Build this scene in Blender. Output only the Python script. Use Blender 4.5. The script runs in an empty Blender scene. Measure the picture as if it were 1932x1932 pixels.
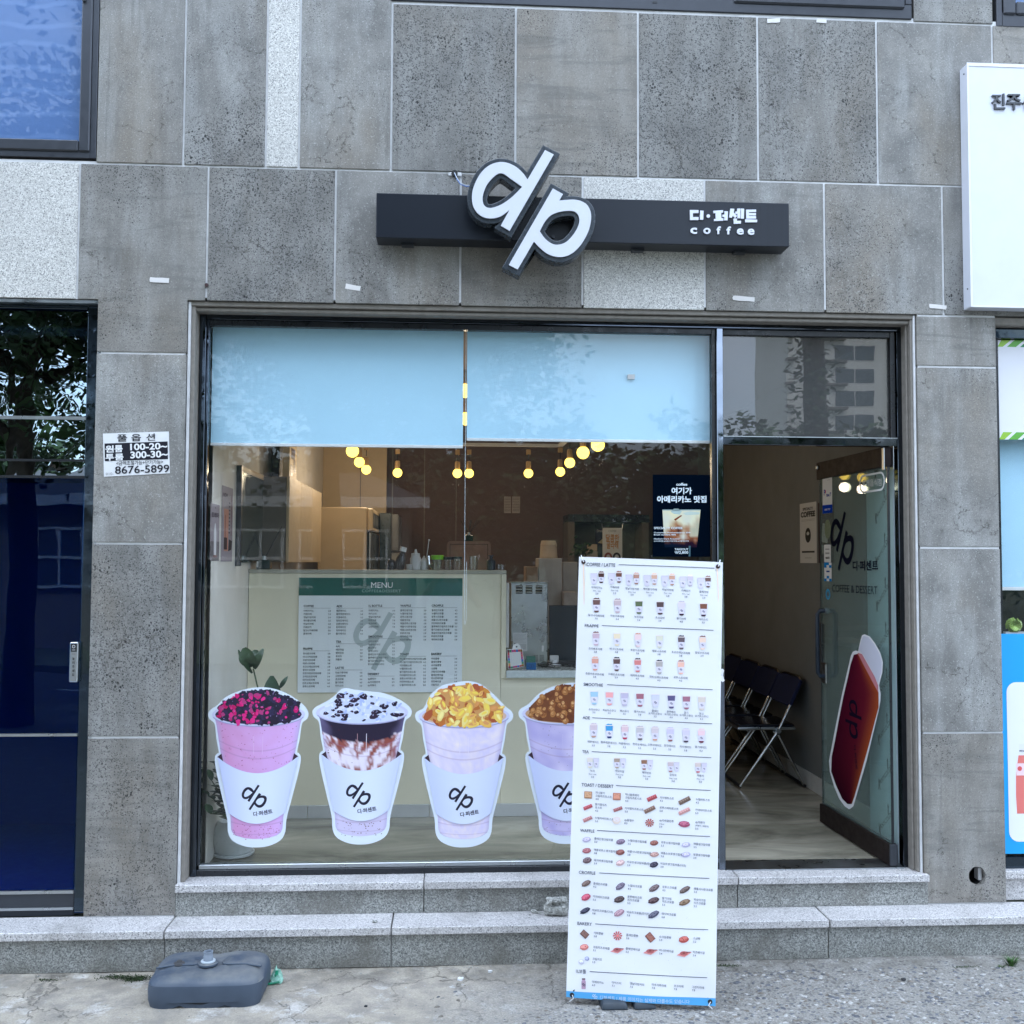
import bpy, bmesh, math, random
from mathutils import Vector, Matrix, noise as mnoise
R = math.radians
sc = bpy.context.scene
COL = sc.collection

# ------------------------------------------------------------------ camera
CAM = Vector((0, -5.0, 1.865))
YAW, PIT, ROL, FPX = R(3.41), R(2.745), R(.252), 1934.6
_f = Vector((math.sin(YAW)*math.cos(PIT), math.cos(YAW)*math.cos(PIT), math.sin(PIT)))
_r0 = Vector((math.cos(YAW), -math.sin(YAW), 0)); _u0 = _r0.cross(_f)
AR = math.cos(ROL)*_r0 + math.sin(ROL)*_u0
AU = -math.sin(ROL)*_r0 + math.cos(ROL)*_u0
cd = bpy.data.cameras.new('camera'); cam = bpy.data.objects.new('camera', cd); COL.objects.link(cam)
cam.matrix_world = Matrix(((AR.x, AU.x, -_f.x, CAM.x), (AR.y, AU.y, -_f.y, CAM.y), (AR.z, AU.z, -_f.z, CAM.z), (0, 0, 0, 1)))
cd.lens = 36*FPX/1932; cd.sensor_width = 36; cd.clip_start = .05; cd.clip_end = 1500
sc.camera = cam

# ------------------------------------------------------------------ world, sun, exposure
SUN_EL, SUN_AZ = R(52), R(12)          # high behind the building: the front stands in open shade
w = bpy.data.worlds.new('World'); sc.world = w; w.use_nodes = True
nt = w.node_tree; nt.nodes.clear()
def wn(t, **k):
    n = nt.nodes.new(t)
    for a, b in k.items(): setattr(n, a, b)
    return n
sky = wn('ShaderNodeTexSky', sky_type='NISHITA', sun_disc=False, sun_elevation=SUN_EL, sun_rotation=SUN_AZ,
         altitude=60, air_density=1.0, dust_density=.9, ozone_density=1.3)
tc = wn('ShaderNodeTexCoord'); mp = wn('ShaderNodeMapping'); mp.inputs['Scale'].default_value = (1.2, 1.2, 4.5)
ns = wn('ShaderNodeTexNoise'); ns.inputs['Scale'].default_value = 1.7; ns.inputs['Detail'].default_value = 6
ns.inputs['Roughness'].default_value = .55
cr = wn('ShaderNodeMapRange'); cr.inputs[1].default_value = .28; cr.inputs[2].default_value = .56
mx = wn('ShaderNodeMix', data_type='RGBA'); bg = wn('ShaderNodeBackground'); wo = wn('ShaderNodeOutputWorld')
L = nt.links.new
L(tc.outputs['Generated'], mp.inputs[0]); L(mp.outputs[0], ns.inputs['Vector']); L(ns.outputs['Fac'], cr.inputs[0])
mu = wn('ShaderNodeMath', operation='MULTIPLY'); mu.inputs[1].default_value = .92
L(cr.outputs[0], mu.inputs[0]); L(mu.outputs[0], mx.inputs[0]); L(sky.outputs[0], mx.inputs[6])
sx = wn('ShaderNodeSeparateXYZ'); L(tc.outputs['Generated'], sx.inputs[0])
el = wn('ShaderNodeMapRange'); el.inputs[1].default_value = 0; el.inputs[2].default_value = 1; el.inputs[3].default_value = .42; el.inputs[4].default_value = 1.45
L(sx.outputs[2], el.inputs[0]); vm = wn('ShaderNodeVectorMath', operation='SCALE'); vm.inputs[0].default_value = (7.4, 8.7, 10.7)
L(el.outputs[0], vm.inputs['Scale']); L(vm.outputs[0], mx.inputs[7])       # cloud cover, brighter overhead as on any overcast day
L(mx.outputs[2], bg.inputs[0]); bg.inputs[1].default_value = .15; L(bg.outputs[0], wo.inputs[0])
sd = bpy.data.lights.new('sun', 'SUN'); sd.energy = 1.0; sd.angle = R(10); sd.color = (1, .95, .88)
so = bpy.data.objects.new('sun', sd); COL.objects.link(so)
_sd = Vector((math.sin(SUN_AZ)*math.cos(SUN_EL), math.cos(SUN_AZ)*math.cos(SUN_EL), math.sin(SUN_EL)))
so.rotation_euler = (-_sd).to_track_quat('-Z', 'Y').to_euler(); so.location = _sd*60
vs = sc.view_settings; vs.view_transform = 'Standard'; vs.look = 'None'; vs.gamma = 1; vs.use_curve_mapping = False
vs.exposure = 1.85
sc.render.engine = 'CYCLES'
cy = sc.cycles; cy.max_bounces = 12; cy.transparent_max_bounces = 24; cy.glossy_bounces = 4; cy.diffuse_bounces = 5
cy.sample_clamp_indirect = 6; cy.caustics_reflective = False; cy.caustics_refractive = False; cy.use_denoising = True

# ------------------------------------------------------------------ survey helpers: photo sight lines met with real planes
def ray(u, v): return (u-966)*AR - (v-966)*AU + FPX*_f
def onY(u, v, Y=0.0):
    d = ray(u, v); return CAM + d*((Y+5)/d.y)
def onX(u, v, X):
    d = ray(u, v); return CAM + d*(X/d.x)
def onZ(u, v, Z=0.0):
    d = ray(u, v); return CAM + d*((Z-CAM.z)/d.z)
class Plane:
    """A flat surface in the place: origin, unit across, unit up, unit facing."""
    def __init__(s, o, ex, ey, en): s.o, s.ex, s.ey, s.en = Vector(o), Vector(ex).normalized(), Vector(ey).normalized(), Vector(en).normalized()
    def uv(s, u, v):
        d = ray(u, v); n = s.ex.cross(s.ey); t = (s.o-CAM).dot(n)/d.dot(n); p = CAM+d*t-s.o
        return (p.dot(s.ex), p.dot(s.ey))
    def at(s, a, b, h=0.0): return s.o + s.ex*a + s.ey*b + s.en*h
def wallplane(Y): return Plane((0, Y, 0), (1, 0, 0), (0, 0, 1), (0, -1, 0))

# ------------------------------------------------------------------ node helpers and materials
def lin(c): c /= 255; return c/12.92 if c <= .04045 else ((c+.055)/1.055)**2.4
def rgb(r, g, b, k=1.0): return (lin(r)*k, lin(g)*k, lin(b)*k, 1)
def ink(r, g, b):
    """a printed colour, given as it shows next to the white of the same print"""
    return (min(.9, lin(r)/lin(224)*.80), min(.9, lin(g)/lin(234)*.80), min(.9, lin(b)/lin(254)*.80), 1)
class NT:
    def __init__(s, name):
        s.m = bpy.data.materials.new(name); s.m.use_nodes = True; s.t = s.m.node_tree; s.t.nodes.clear()
        s.out = s.t.nodes.new('ShaderNodeOutputMaterial'); s._tc = None
    def n(s, ty, ins=None, **k):
        q = s.t.nodes.new(ty)
        for a, b in k.items(): setattr(q, a, b)
        for a, b in (ins or {}).items(): s.put(q.inputs[a], b)
        return q
    def put(s, sock, v):
        if isinstance(v, bpy.types.NodeSocket): s.t.links.new(v, sock)
        else:
            try: sock.default_value = v
            except Exception: sock.default_value = (v[0], v[1], v[2]) if hasattr(v, '__len__') else v
    def coord(s, kind='Object'):
        if not s._tc: s._tc = s.n('ShaderNodeTexCoord')
        return s._tc.outputs[kind]
    def rnd(s):
        oi = s.n('ShaderNodeObjectInfo'); return oi.outputs['Random']
    def offset(s):
        cx = s.n('ShaderNodeCombineXYZ', {0: s.math('MULTIPLY', s.rnd(), 37.0), 1: s.math('MULTIPLY', s.rnd(), 91.0), 2: s.math('MULTIPLY', s.rnd(), 53.0)})
        return s.n('ShaderNodeVectorMath', {0: s.coord(), 1: cx.outputs[0]}, operation='ADD').outputs[0]
    def scale(s, v, sx, sy, sz): return s.n('ShaderNodeMapping', {0: v, 'Scale': (sx, sy, sz)}).outputs[0]
    def math(s, op, a, b=0.0, clamp=False):
        return s.n('ShaderNodeMath', {0: a, 1: b}, operation=op, use_clamp=clamp).outputs[0]
    def noise(s, v, sc_, det=3, ro=.5, dist=0): return s.n('ShaderNodeTexNoise', {'Vector': v, 'Scale': sc_, 'Detail': det, 'Roughness': ro, 'Distortion': dist}).outputs['Fac']
    def vor(s, v, sc_, feat='F1', out='Distance', rn=1.0): return s.n('ShaderNodeTexVoronoi', {'Vector': v, 'Scale': sc_, 'Randomness': rn}, feature=feat).outputs[out]
    def mapr(s, v, a, b, c=0.0, d=1.0): return s.n('ShaderNodeMapRange', {0: v, 1: a, 2: b, 3: c, 4: d}).outputs[0]
    def mix(s, f, a, b, bt='MIX'):
        q = s.n('ShaderNodeMix', {0: f, 6: a, 7: b}, data_type='RGBA', blend_type=bt); return q.outputs[2]
    def bump(s, h, st=.5, d=.002): return s.n('ShaderNodeBump', {'Strength': st, 'Distance': d, 'Height': h}).outputs[0]
    def pbr(s, col, ro=.6, metal=0, bump=None, **k):
        p = s.n('ShaderNodeBsdfPrincipled', {'Base Color': col, 'Roughness': ro, 'Metallic': metal})
        if bump is not None: s.put(p.inputs['Normal'], bump)
        for a, b in k.items(): s.put(p.inputs[a.replace('_', ' ')], b)
        s.t.links.new(p.outputs[0], s.out.inputs[0]); return s.m
def g(v, a=None, b=None): return (v, v if a is None else a, v if b is None else b, 1)

def basalt():
    s = NT('basalt_stone'); v = s.offset(); r = s.rnd()
    low = s.noise(v, 1.7, 4, .6); mid = s.noise(v, 5, 5, .6)
    dv = s.n('ShaderNodeVectorMath', {0: v, 1: s.n('ShaderNodeVectorMath', {0: s.n('ShaderNodeTexNoise', {'Vector': v, 'Scale': 28.0, 'Detail': 3}).outputs['Color'], 1: (.012, .012, .012)}, operation='MULTIPLY').outputs[0]}, operation='ADD').outputs[0]
    clus = s.mapr(s.math('ADD', low, s.math('MULTIPLY', s.math('SUBTRACT', r, .4), .26)), .40, .68, .07, .46)
    pit = s.mapr(s.math('SUBTRACT', s.vor(dv, 128.0), clus), -.07, .02, 1, 0)
    keep = s.mapr(s.noise(v, 64, 2), .42, .52)
    pit = s.math('MULTIPLY', pit, keep)
    pit2 = s.mapr(s.math('SUBTRACT', s.vor(s.scale(dv, 1, 1, .8), 52.0), s.math('MULTIPLY', clus, .62)), -.05, .0, 1, 0)
    pit2 = s.math('MULTIPLY', pit2, s.mapr(s.noise(v, 9, 2), .52, .62))
    dw = s.n('ShaderNodeVectorMath', {0: v, 1: s.n('ShaderNodeVectorMath', {0: s.n('ShaderNodeTexNoise', {'Vector': v, 'Scale': 7.0, 'Detail': 6, 'Roughness': .7}).outputs['Color'], 1: (.22, .22, .22)}, operation='MULTIPLY').outputs[0]}, operation='ADD').outputs[0]
    vein = s.mapr(s.vor(dw, 2.7, 'DISTANCE_TO_EDGE'), .0, .014, 1, 0)
    vein = s.math('MULTIPLY', vein, s.math('MULTIPLY', s.mapr(s.noise(v, 1.9, 3), .46, .56), s.mapr(s.noise(v, 60, 2), .42, .55)))
    streak = s.noise(s.scale(v, 3.0, 3.0, .55), 3.2, 6, .6)
    col = s.mix(s.mapr(mid, .3, .7), rgb(116, 114, 110), rgb(164, 161, 155))
    col = s.mix(s.mapr(streak, .46, .68, 0, .45), col, rgb(196, 197, 194))
    col = s.mix(s.mapr(s.noise(s.scale(v, 1, 1, .5), 2.6, 5), .50, .72, 0, .50), col, rgb(142, 128, 108))
    col = s.mix(s.mapr(s.noise(v, 190, 2, .7), .30, .72, 0, .55), col, rgb(92, 91, 88))
    col = s.mix(s.mapr(s.noise(v, 120, 3, .7), .58, .70, 0, .42), col, rgb(216, 216, 212))
    col = s.mix(s.math('MULTIPLY', s.mapr(r, .35, 1.0), .36), col, rgb(98, 97, 93)); r2_ = s.math('FRACT', s.math('MULTIPLY', r, 7.31)); col = s.mix(s.math('MULTIPLY', s.mapr(r2_, .5, 1.0), .30), col, rgb(136, 126, 112))
    gp_ = s.n('ShaderNodeNewGeometry').outputs['Position']; run = s.math('MULTIPLY', s.mapr(s.noise(s.scale(gp_, 26, 26, .7), 1.0, 3), .56, .70), s.mapr(s.noise(s.scale(gp_, .9, .9, .9), 1.0, 2), .45, .62)); col = s.mix(s.math('MULTIPLY', run, .34), col, rgb(72, 70, 66))
    lay_ = s.noise(s.scale(v, 1.2, 1, 9.0), 2.0, 4, .6, 1.2); col = s.mix(s.math('MULTIPLY', s.mapr(lay_, .50, .64), s.math('MULTIPLY', s.mapr(r2_, .3, .8), .35)), col, rgb(88, 88, 86))
    col = s.mix(s.math('MULTIPLY', pit, .74), col, g(.030, .030, .032))
    col = s.mix(s.math('MULTIPLY', pit2, .86), col, g(.012))
    col = s.mix(s.math('MULTIPLY', vein, .80), col, rgb(58, 52, 46))
    h = s.math('SUBTRACT', s.math('MULTIPLY', s.noise(v, 220, 3), .35), s.math('ADD', s.math('ADD', pit, pit2), s.math('MULTIPLY', vein, .6)))
    return s.pbr(col, s.mapr(mid, .3, .7, .55, .78), bump=s.bump(h, .7, .0022), Specular_IOR_Level=.35)
def granite(name, base, dark, lite, amt=.5, ro=.55, dirt=0.0, sc_=210.0):
    s = NT(name); v = s.offset()
    n1 = s.noise(v, sc_, 2, .7); c1 = s.vor(v, sc_*1.15, 'F1', 'Color')
    sep = s.n('ShaderNodeSeparateColor', {0: c1}).outputs[0]
    col = s.mix(s.mapr(n1, .38, .56, amt, 0), base, dark)
    col = s.mix(s.math('MULTIPLY', s.mapr(sep, .62, .75), .75), col, lite)
    col = s.mix(s.math('MULTIPLY', s.mapr(sep, .16, .06), amt), col, rgb(70, 72, 74))
    col = s.mix(s.mapr(s.noise(v, 2.2, 4, .6), .35, .7, 0, .32), col, dark)
    if dirt:
        st = s.math('MULTIPLY', s.mapr(s.noise(s.scale(v, 1, 1, 1), 5, 6, .65), .5, .66), dirt)
        col = s.mix(st, col, rgb(104, 100, 92))
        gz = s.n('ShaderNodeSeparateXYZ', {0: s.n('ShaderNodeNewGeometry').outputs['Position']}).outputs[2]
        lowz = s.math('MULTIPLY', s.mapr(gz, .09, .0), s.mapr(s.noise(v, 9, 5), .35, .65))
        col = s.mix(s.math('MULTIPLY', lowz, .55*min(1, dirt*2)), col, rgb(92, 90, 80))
    return s.pbr(col, ro, bump=s.bump(s.noise(v, 260, 3), .35, .001))
def plain(name, col, ro=.5, metal=0, var=.12, sc_=12.0, bumpst=0, bsc=300.0, **k):
    s = NT(name); v = s.coord()
    d = (col[0]*(1-var*2.2), col[1]*(1-var*2.2), col[2]*(1-var*2.2), 1)
    c = s.mix(s.mapr(s.noise(v, sc_, 5, .6), .35, .75), col, d) if var else col
    b = s.bump(s.noise(v, bsc, 2), bumpst, .001) if bumpst else None
    rr = s.mapr(s.noise(v, sc_*2.3, 3), .3, .7, max(0, ro-.06), min(1, ro+.08))
    return s.pbr(c, rr, metal, bump=b, **k)
def glassmat(name, tint, f0=.05, ro=0.0, wav=0.0, wsc=2.0, glosscol=(1, 1, 1, 1), haze=0.0, hazecol=(.6, .7, .68, 1)):
    """window glass: passes light with a tint and mirrors by the angle it is seen at"""
    s = NT(name)
    lw = s.n('ShaderNodeLayerWeight', {'Blend': .5}).outputs['Facing']
    fr = s.math('ADD', s.math('MULTIPLY', s.math('POWER', lw, 5.0), 1-f0), f0)
    tr = s.n('ShaderNodeBsdfTransparent', {0: tint}); gl = s.n('ShaderNodeBsdfGlossy', {'Color': glosscol, 'Roughness': ro})
    if wav:
        q = s.noise(s.scale(s.coord(), 1, 1, .7), wsc, 2, .5, 1.5)
        s.put(gl.inputs['Normal'], s.bump(q, wav, .05))
    base_ = tr.outputs[0]
    if haze: base_ = s.n('ShaderNodeMixShader', {0: haze, 1: tr.outputs[0], 2: s.n('ShaderNodeBsdfDiffuse', {0: hazecol}).outputs[0]}).outputs[0]
    m = s.n('ShaderNodeMixShader', {0: fr, 1: base_, 2: gl.outputs[0]})
    s.t.links.new(m.outputs[0], s.out.inputs[0]); return s.m
def printmat(name='printed_film', ro=.35, att=True, spec=.5):
    s = NT(name); c = s.n('ShaderNodeVertexColor', layer_name='ink').outputs[0]
    return s.pbr(c, ro, Specular_IOR_Level=spec)
def emit(name, col, st):
    s = NT(name); e = s.n('ShaderNodeEmission', {0: col, 1: st}); s.t.links.new(e.outputs[0], s.out.inputs[0]); return s.m

MB = {}
MB['basalt'] = basalt()
MB['white_granite'] = granite('white_granite', rgb(204, 201, 194), rgb(156, 154, 150), rgb(236, 234, 228), .7)
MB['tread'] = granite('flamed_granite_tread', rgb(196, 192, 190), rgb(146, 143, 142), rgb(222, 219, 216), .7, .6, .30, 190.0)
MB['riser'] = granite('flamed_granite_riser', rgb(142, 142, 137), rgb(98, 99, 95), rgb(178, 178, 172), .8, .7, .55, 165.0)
MB['caulk'] = plain('joint_caulk', rgb(226, 226, 226), .7, var=.12)
MB['trim'] = plain('stone_trim', rgb(140, 134, 126), .75, var=.12, sc_=30, bumpst=.4)
MB['frame'] = plain('polished_dark_steel', (.075, .088, .108, 1), .05, 1, var=.10, sc_=6)
MB['mullion'] = plain('dark_steel_sky_tone', (.22, .25, .30, 1), .06, 1, var=.10, sc_=6)  # same steel as the frame, lightened to paint in the sky it mirrors
MB['blackmetal'] = plain('black_powder_coat', (.012, .014, .018, 1), .3, 0, var=.1)
MB['alu'] = plain('charcoal_aluminium', (.045, .050, .060, 1), .35, .3, var=.06)
MB['signbar'] = NT('dark_sign_metal'); s = MB['signbar']; v = s.coord()
stk = s.mapr(s.noise(s.scale(v, 60, 60, .8), 1.0, 3), .52, .60)
xx = s.n('ShaderNodeSeparateXYZ', {0: v}).outputs[0]
stk = s.math('MULTIPLY', stk, s.mapr(xx, .5, .9, .1, 1))
MB['signbar'] = s.pbr(s.mix(s.math('MULTIPLY', stk, .35), (.010, .0135, .021, 1), (.006, .008, .013, 1)), .34, 0, Specular_IOR_Level=.40)
MB['chrome'] = plain('chrome_tube', (.62, .64, .66, 1), .12, 1, var=.05)
MB['steel'] = plain('brushed_steel', (.50, .53, .55, 1), .30, 1, var=.06, sc_=4)
MB['white'] = plain('white_paint', (.80, .80, .80, 1), .4, var=.03)
MB['acrylic'] = plain('white_acrylic', (.70, .72, .79, 1), .12, var=.02)
MB['casing'] = plain('dark_letter_casing', (.050, .060, .072, 1), .25, .1, var=.1)
MB['glass'] = glassmat('clear_window_glass', (.975, .985, .985, 1), .020, haze=.006)
MB['doorglass'] = glassmat('green_door_glass', (.80, .90, .88, 1), .022, haze=.17, hazecol=(.36, .46, .45, 1))
MB['darkglass'] = glassmat('dark_mirror_glass', (.05, .07, .09, 1), .46, 0, .035, 2.6, (.62, .74, .82, 1))
MB['blueglass'] = glassmat('blue_tinted_glass', (.22, .52, .84, 1), .022, 0, .02, 1.3, (.55, .75, 1, 1))
MB['upglass'] = glassmat('upper_window_glass', (.88, .92, .96, 1), .018, 0, .003, 2.0)
MB['print'] = printmat()
MB['printmatt'] = printmat('printed_paper', .7, spec=.25)
MB['blind'] = plain('roller_blind_fabric', (.52, .81, .98, 1), .8, var=.03, sc_=1.4, bumpst=.25, bsc=420.0)
MB['cream'] = plain('cream_panel', rgb(234, 226, 200), .55, var=.03, sc_=3)
MB['rightwall'] = plain('greige_wall', rgb(112, 115, 116), .75, var=.05, sc_=3)
MB['wallcream'] = plain('pale_wall_paper', rgb(232, 228, 220), .7, var=.05, sc_=4)
MB['walltaupe'] = plain('taupe_wall', rgb(106, 84, 78), .8, var=.05, sc_=3)
MB['walldark'] = plain('dim_grey_wall', rgb(120, 112, 104), .8, var=.06, sc_=3)
MB['ceil'] = plain('ceiling_paint', rgb(150, 134, 122), .8, var=.03)
s = NT('polished_interior_floor'); v = s.coord()
n1 = s.noise(s.scale(v, .8, 2.2, 1), 1.6, 6, .6, .8)
MB['floor'] = s.pbr(s.mix(s.mapr(n1, .35, .68), rgb(112, 108, 94), rgb(184, 178, 160)), s.mapr(s.noise(v, 7, 3), .3, .7, .10, .22))
MB['rubber'] = plain('black_rubber', (.015, .015, .017, 1), .6, var=.1)
MB['navy'] = plain('navy_fabric', (.008, .016, .075, 1), .9, var=.15, sc_=60)
MB['blacksheen'] = plain('black_vinyl', (.010, .014, .028, 1), .20, var=.1)
MB['brown'] = plain('dark_brown_steel', (.022, .015, .014, 1), .55, 0, var=.2, Specular_IOR_Level=.15)
MB['vinyl'] = printmat('matt_vinyl_film', .9, spec=0.0)
MB['leaf'] = plain('plant_leaf', (.030, .075, .028, 1), .35, var=.25, sc_=20)
MB['stem'] = plain('plant_stem', (.07, .10, .04, 1), .6, var=.2)
MB['pot'] = plain('white_glazed_pot', (.70, .73, .72, 1), .3, var=.04)
MB['soil'] = plain('potting_soil', (.03, .02, .015, 1), .95, var=.4, sc_=80)
MB['cloth'] = plain('banner_vinyl', ink(222, 232, 253), .45, var=.02, sc_=3)
s = NT('blue_grey_plastic'); v = s.coord('Object')
zz = s.n('ShaderNodeSeparateXYZ', {0: s.n('ShaderNodeNewGeometry').outputs['Normal']}).outputs[2]
du = s.math('MULTIPLY', s.mapr(zz, .5, .98), s.mapr(s.noise(v, 6, 6, .65), .36, .64))
cc = s.mix(s.mapr(s.noise(v, 9, 4), .3, .7), (.044, .062, .090, 1), (.058, .080, .114, 1))
cc = s.mix(s.math('MULTIPLY', du, .45), cc, rgb(150, 148, 138))
MB['baseplastic'] = s.pbr(cc, .55, bump=s.bump(s.noise(v, 160, 2), .15, .001))
MB['darkbase'] = plain('dark_slate_plastic', (.030, .042, .055, 1), .5, var=.15)
MB['bulb'] = emit('glowing_bulb', (1, .66, .10, 1), 1.25)
MB['socket'] = plain('brass_socket', rgb(176, 142, 96), .5, var=.05)
MB['bluefloor'] = plain('blue_lobby_panel', (.001, .055, .20, 1), .5, var=.05)
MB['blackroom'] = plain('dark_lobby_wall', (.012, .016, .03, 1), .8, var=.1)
MB['chain'] = plain('blind_chain', (.75, .80, .84, 1), .3, var=0)
MB['reed'] = plain('black_reed', (.01, .01, .01, 1), .6, var=0)
MB['jar'] = glassmat('jar_glass', (.78, .80, .80, 1), .12)
MB['whiteplastic'] = plain('white_plastic', (.62, .61, .60, 1), .4, var=.04)
MB['concrete_lump'] = granite('broken_granite', rgb(168, 168, 162), rgb(118, 118, 112), rgb(206, 206, 200), .7, .85, .3, 110.0)

# ------------------------------------------------------------------ mesh builder
class B:
    def __init__(s): s.v, s.f = [], []
    def add(s, vs, fs):
        o = len(s.v); s.v += [tuple(p) for p in vs]; s.f += [tuple(i+o for i in f) for f in fs]; return s
    def box(s, x0, x1, y0, y1, z0, z1):
        return s.add([(x0, y0, z0), (x1, y0, z0), (x1, y1, z0), (x0, y1, z0), (x0, y0, z1), (x1, y0, z1), (x1, y1, z1), (x0, y1, z1)],
                     [(0, 1, 5, 4), (1, 2, 6, 5), (2, 3, 7, 6), (3, 0, 4, 7), (4, 5, 6, 7), (3, 2, 1, 0)])
    def obox(s, c, ax, ay, az):
        c, ax, ay, az = map(Vector, (c, ax, ay, az))
        vs = [c+ax*i+ay*j+az*k for k in (-1, 1) for (i, j) in ((-1, -1), (1, -1), (1, 1), (-1, 1))]
        return s.add(vs, [(0, 1, 5, 4), (1, 2, 6, 5), (2, 3, 7, 6), (3, 0, 4, 7), (4, 5, 6, 7), (3, 2, 1, 0)])
    def tube(s, pts, r, n=8, cap=True, r2=None):
        pts = [Vector(p) for p in pts]; m = len(pts); rings = []; up = None
        for i, p in enumerate(pts):
            t = (pts[min(i+1, m-1)]-pts[max(i-1, 0)]).normalized()
            if up is None: up = t.orthogonal().normalized()
            a = (up - t*up.dot(t)).normalized(); b = t.cross(a); up = a
            rr = r[i] if isinstance(r, (list, tuple)) else (r if r2 is None else r+(r2-r)*i/(m-1))
            rings.append([p + a*math.cos(2*math.pi*k/n)*rr + b*math.sin(2*math.pi*k/n)*rr for k in range(n)])
        fs = [(i*n+k, i*n+(k+1) % n, (i+1)*n+(k+1) % n, (i+1)*n+k) for i in range(m-1) for k in range(n)]
        if cap: fs += [tuple(range(n))[::-1], tuple((m-1)*n+k for k in range(n))]
        return s.add([q for r_ in rings for q in r_], fs)
    def lathe(s, c, prof, n=20, sx=1, sy=1):
        vs = [(c[0]+r*math.cos(2*math.pi*k/n)*sx, c[1]+r*math.sin(2*math.pi*k/n)*sy, c[2]+z) for r, z in prof for k in range(n)]
        m = len(prof)
        fs = [(i*n+k, i*n+(k+1) % n, (i+1)*n+(k+1) % n, (i+1)*n+k) for i in range(m-1) for k in range(n)]
        fs += [tuple(range(n))[::-1], tuple((m-1)*n+k for k in range(n))]
        return s.add(vs, fs)
    def prism(s, poly, y0, y1):
        """poly of (x,z) extruded along y"""
        n = len(poly); vs = [(x, y0, z) for x, z in poly]+[(x, y1, z) for x, z in poly]
        return s.add(vs, [tuple(range(n)), tuple(range(2*n-1, n-1, -1))]+[(i+n, (i+1) % n+n, (i+1) % n, i) for i in range(n)])
    def obj(s, name, mat, parent=None, bevel=0, smooth=False, seg=1, centre=True):
        me = bpy.data.meshes.new(name); c = Vector((0, 0, 0))
        if centre and s.v:
            lo = [min(p[i] for p in s.v) for i in range(3)]; hi = [max(p[i] for p in s.v) for i in range(3)]
            c = Vector([(lo[i]+hi[i])/2 for i in range(3)])
        me.from_pydata([(p[0]-c.x, p[1]-c.y, p[2]-c.z) for p in s.v], [], s.f); me.materials.append(mat)
        bm = bmesh.new(); bm.from_mesh(me); bmesh.ops.recalc_face_normals(bm, faces=bm.faces)
        if bevel: bmesh.ops.bevel(bm, geom=[e for e in bm.edges if e.is_manifold and e.calc_face_angle(0) > .6], offset=bevel, segments=seg, affect='EDGES', profile=.6)
        bm.to_mesh(me); bm.free()
        if smooth: me.polygons.foreach_set('use_smooth', [True]*len(me.polygons)); me.set_sharp_from_angle(angle=R(40))
        o = bpy.data.objects.new(name, me); COL.objects.link(o); o.location = c
        if parent: par(o, parent)
        return o
def wloc(p):
    v = Vector(p.location)
    while p.parent: p = p.parent; v += Vector(p.location)
    return v
def par(o, p): o.parent = p; o.location = Vector(o.location) - wloc(p)
def tag(o, label, cat, group=None, kind=None):
    o['label'] = label
    if cat: o['category'] = cat
    if group: o['group'] = group
    if kind: o['kind'] = kind
    return o
def thing(name, loc, label=None, cat=None, group=None, kind=None):
    o = bpy.data.objects.new(name, None); COL.objects.link(o); o.location = loc; o.empty_display_size = .1
    if label: tag(o, label, cat, group, kind)
    elif kind: o['kind'] = kind
    return o
def struct(o): o['kind'] = 'structure'; return o
def box(x0, x1, y0, y1, z0, z1): return B().box(x0, x1, y0, y1, z0, z1)

# filled outlines (with holes) and lettering as arrays of (x,y) and faces
def _fill(cu):
    o = bpy.data.objects.new('tmp_outline', cu)
    me = bpy.data.meshes.new_from_object(o)
    vs = [tuple(v.co) for v in me.vertices]; fs = [tuple(p.vertices) for p in me.polygons]
    bpy.data.objects.remove(o); bpy.data.curves.remove(cu); bpy.data.meshes.remove(me)
    return vs, fs
def fill(loops, offset=0.0, extrude=0.0, bevel=0.0):
    cu = bpy.data.curves.new('tmp', 'CURVE'); cu.dimensions = '2D'; cu.fill_mode = 'BOTH'; cu.offset = offset; cu.extrude = extrude
    cu.bevel_depth = bevel; cu.bevel_resolution = 1
    for lp in loops:
        sp = cu.splines.new('POLY'); sp.points.add(len(lp)-1)
        for i, (x, y) in enumerate(lp): sp.points[i].co = (x, y, 0, 1)
        sp.use_cyclic_u = True
    return _fill(cu)
_tx = {}
def lettering(t, bold=0.0, gap=1.0, extrude=0.0, res=3):
    k = (t, bold, gap, extrude, res)
    if k not in _tx:
        cu = bpy.data.curves.new('tmp', 'FONT'); cu.body = t; cu.size = 1; cu.offset = bold; cu.space_character = gap
        cu.resolution_u = res; cu.extrude = extrude; cu.fill_mode = 'BOTH' if not extrude else 'BOTH'
        _tx[k] = _fill(cu)
    return _tx[k]
def smooth_loop(pts, n=5):
    """closed loop; points given as (x,y) are rounded, (x,y,1) stay sharp"""
    m = len(pts); out = []
    for i in range(m):
        p1, p2 = pts[i], pts[(i+1) % m]; p0, p3 = pts[i-1], pts[(i+2) % m]
        s1, s2 = len(p1) > 2, len(p2) > 2
        if s1 and s2: out.append(p1[:2]); continue
        a = p1 if s1 else p0; d = p2 if s2 else p3
        for k in range(n):
            t = k/n
            out.append(tuple(.5*((2*p1[j])+(-a[j]+p2[j])*t+(2*a[j]-5*p1[j]+4*p2[j]-d[j])*t*t+(-a[j]+3*p1[j]-3*p2[j]+d[j])*t**3) for j in (0, 1)))
    return out
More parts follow.
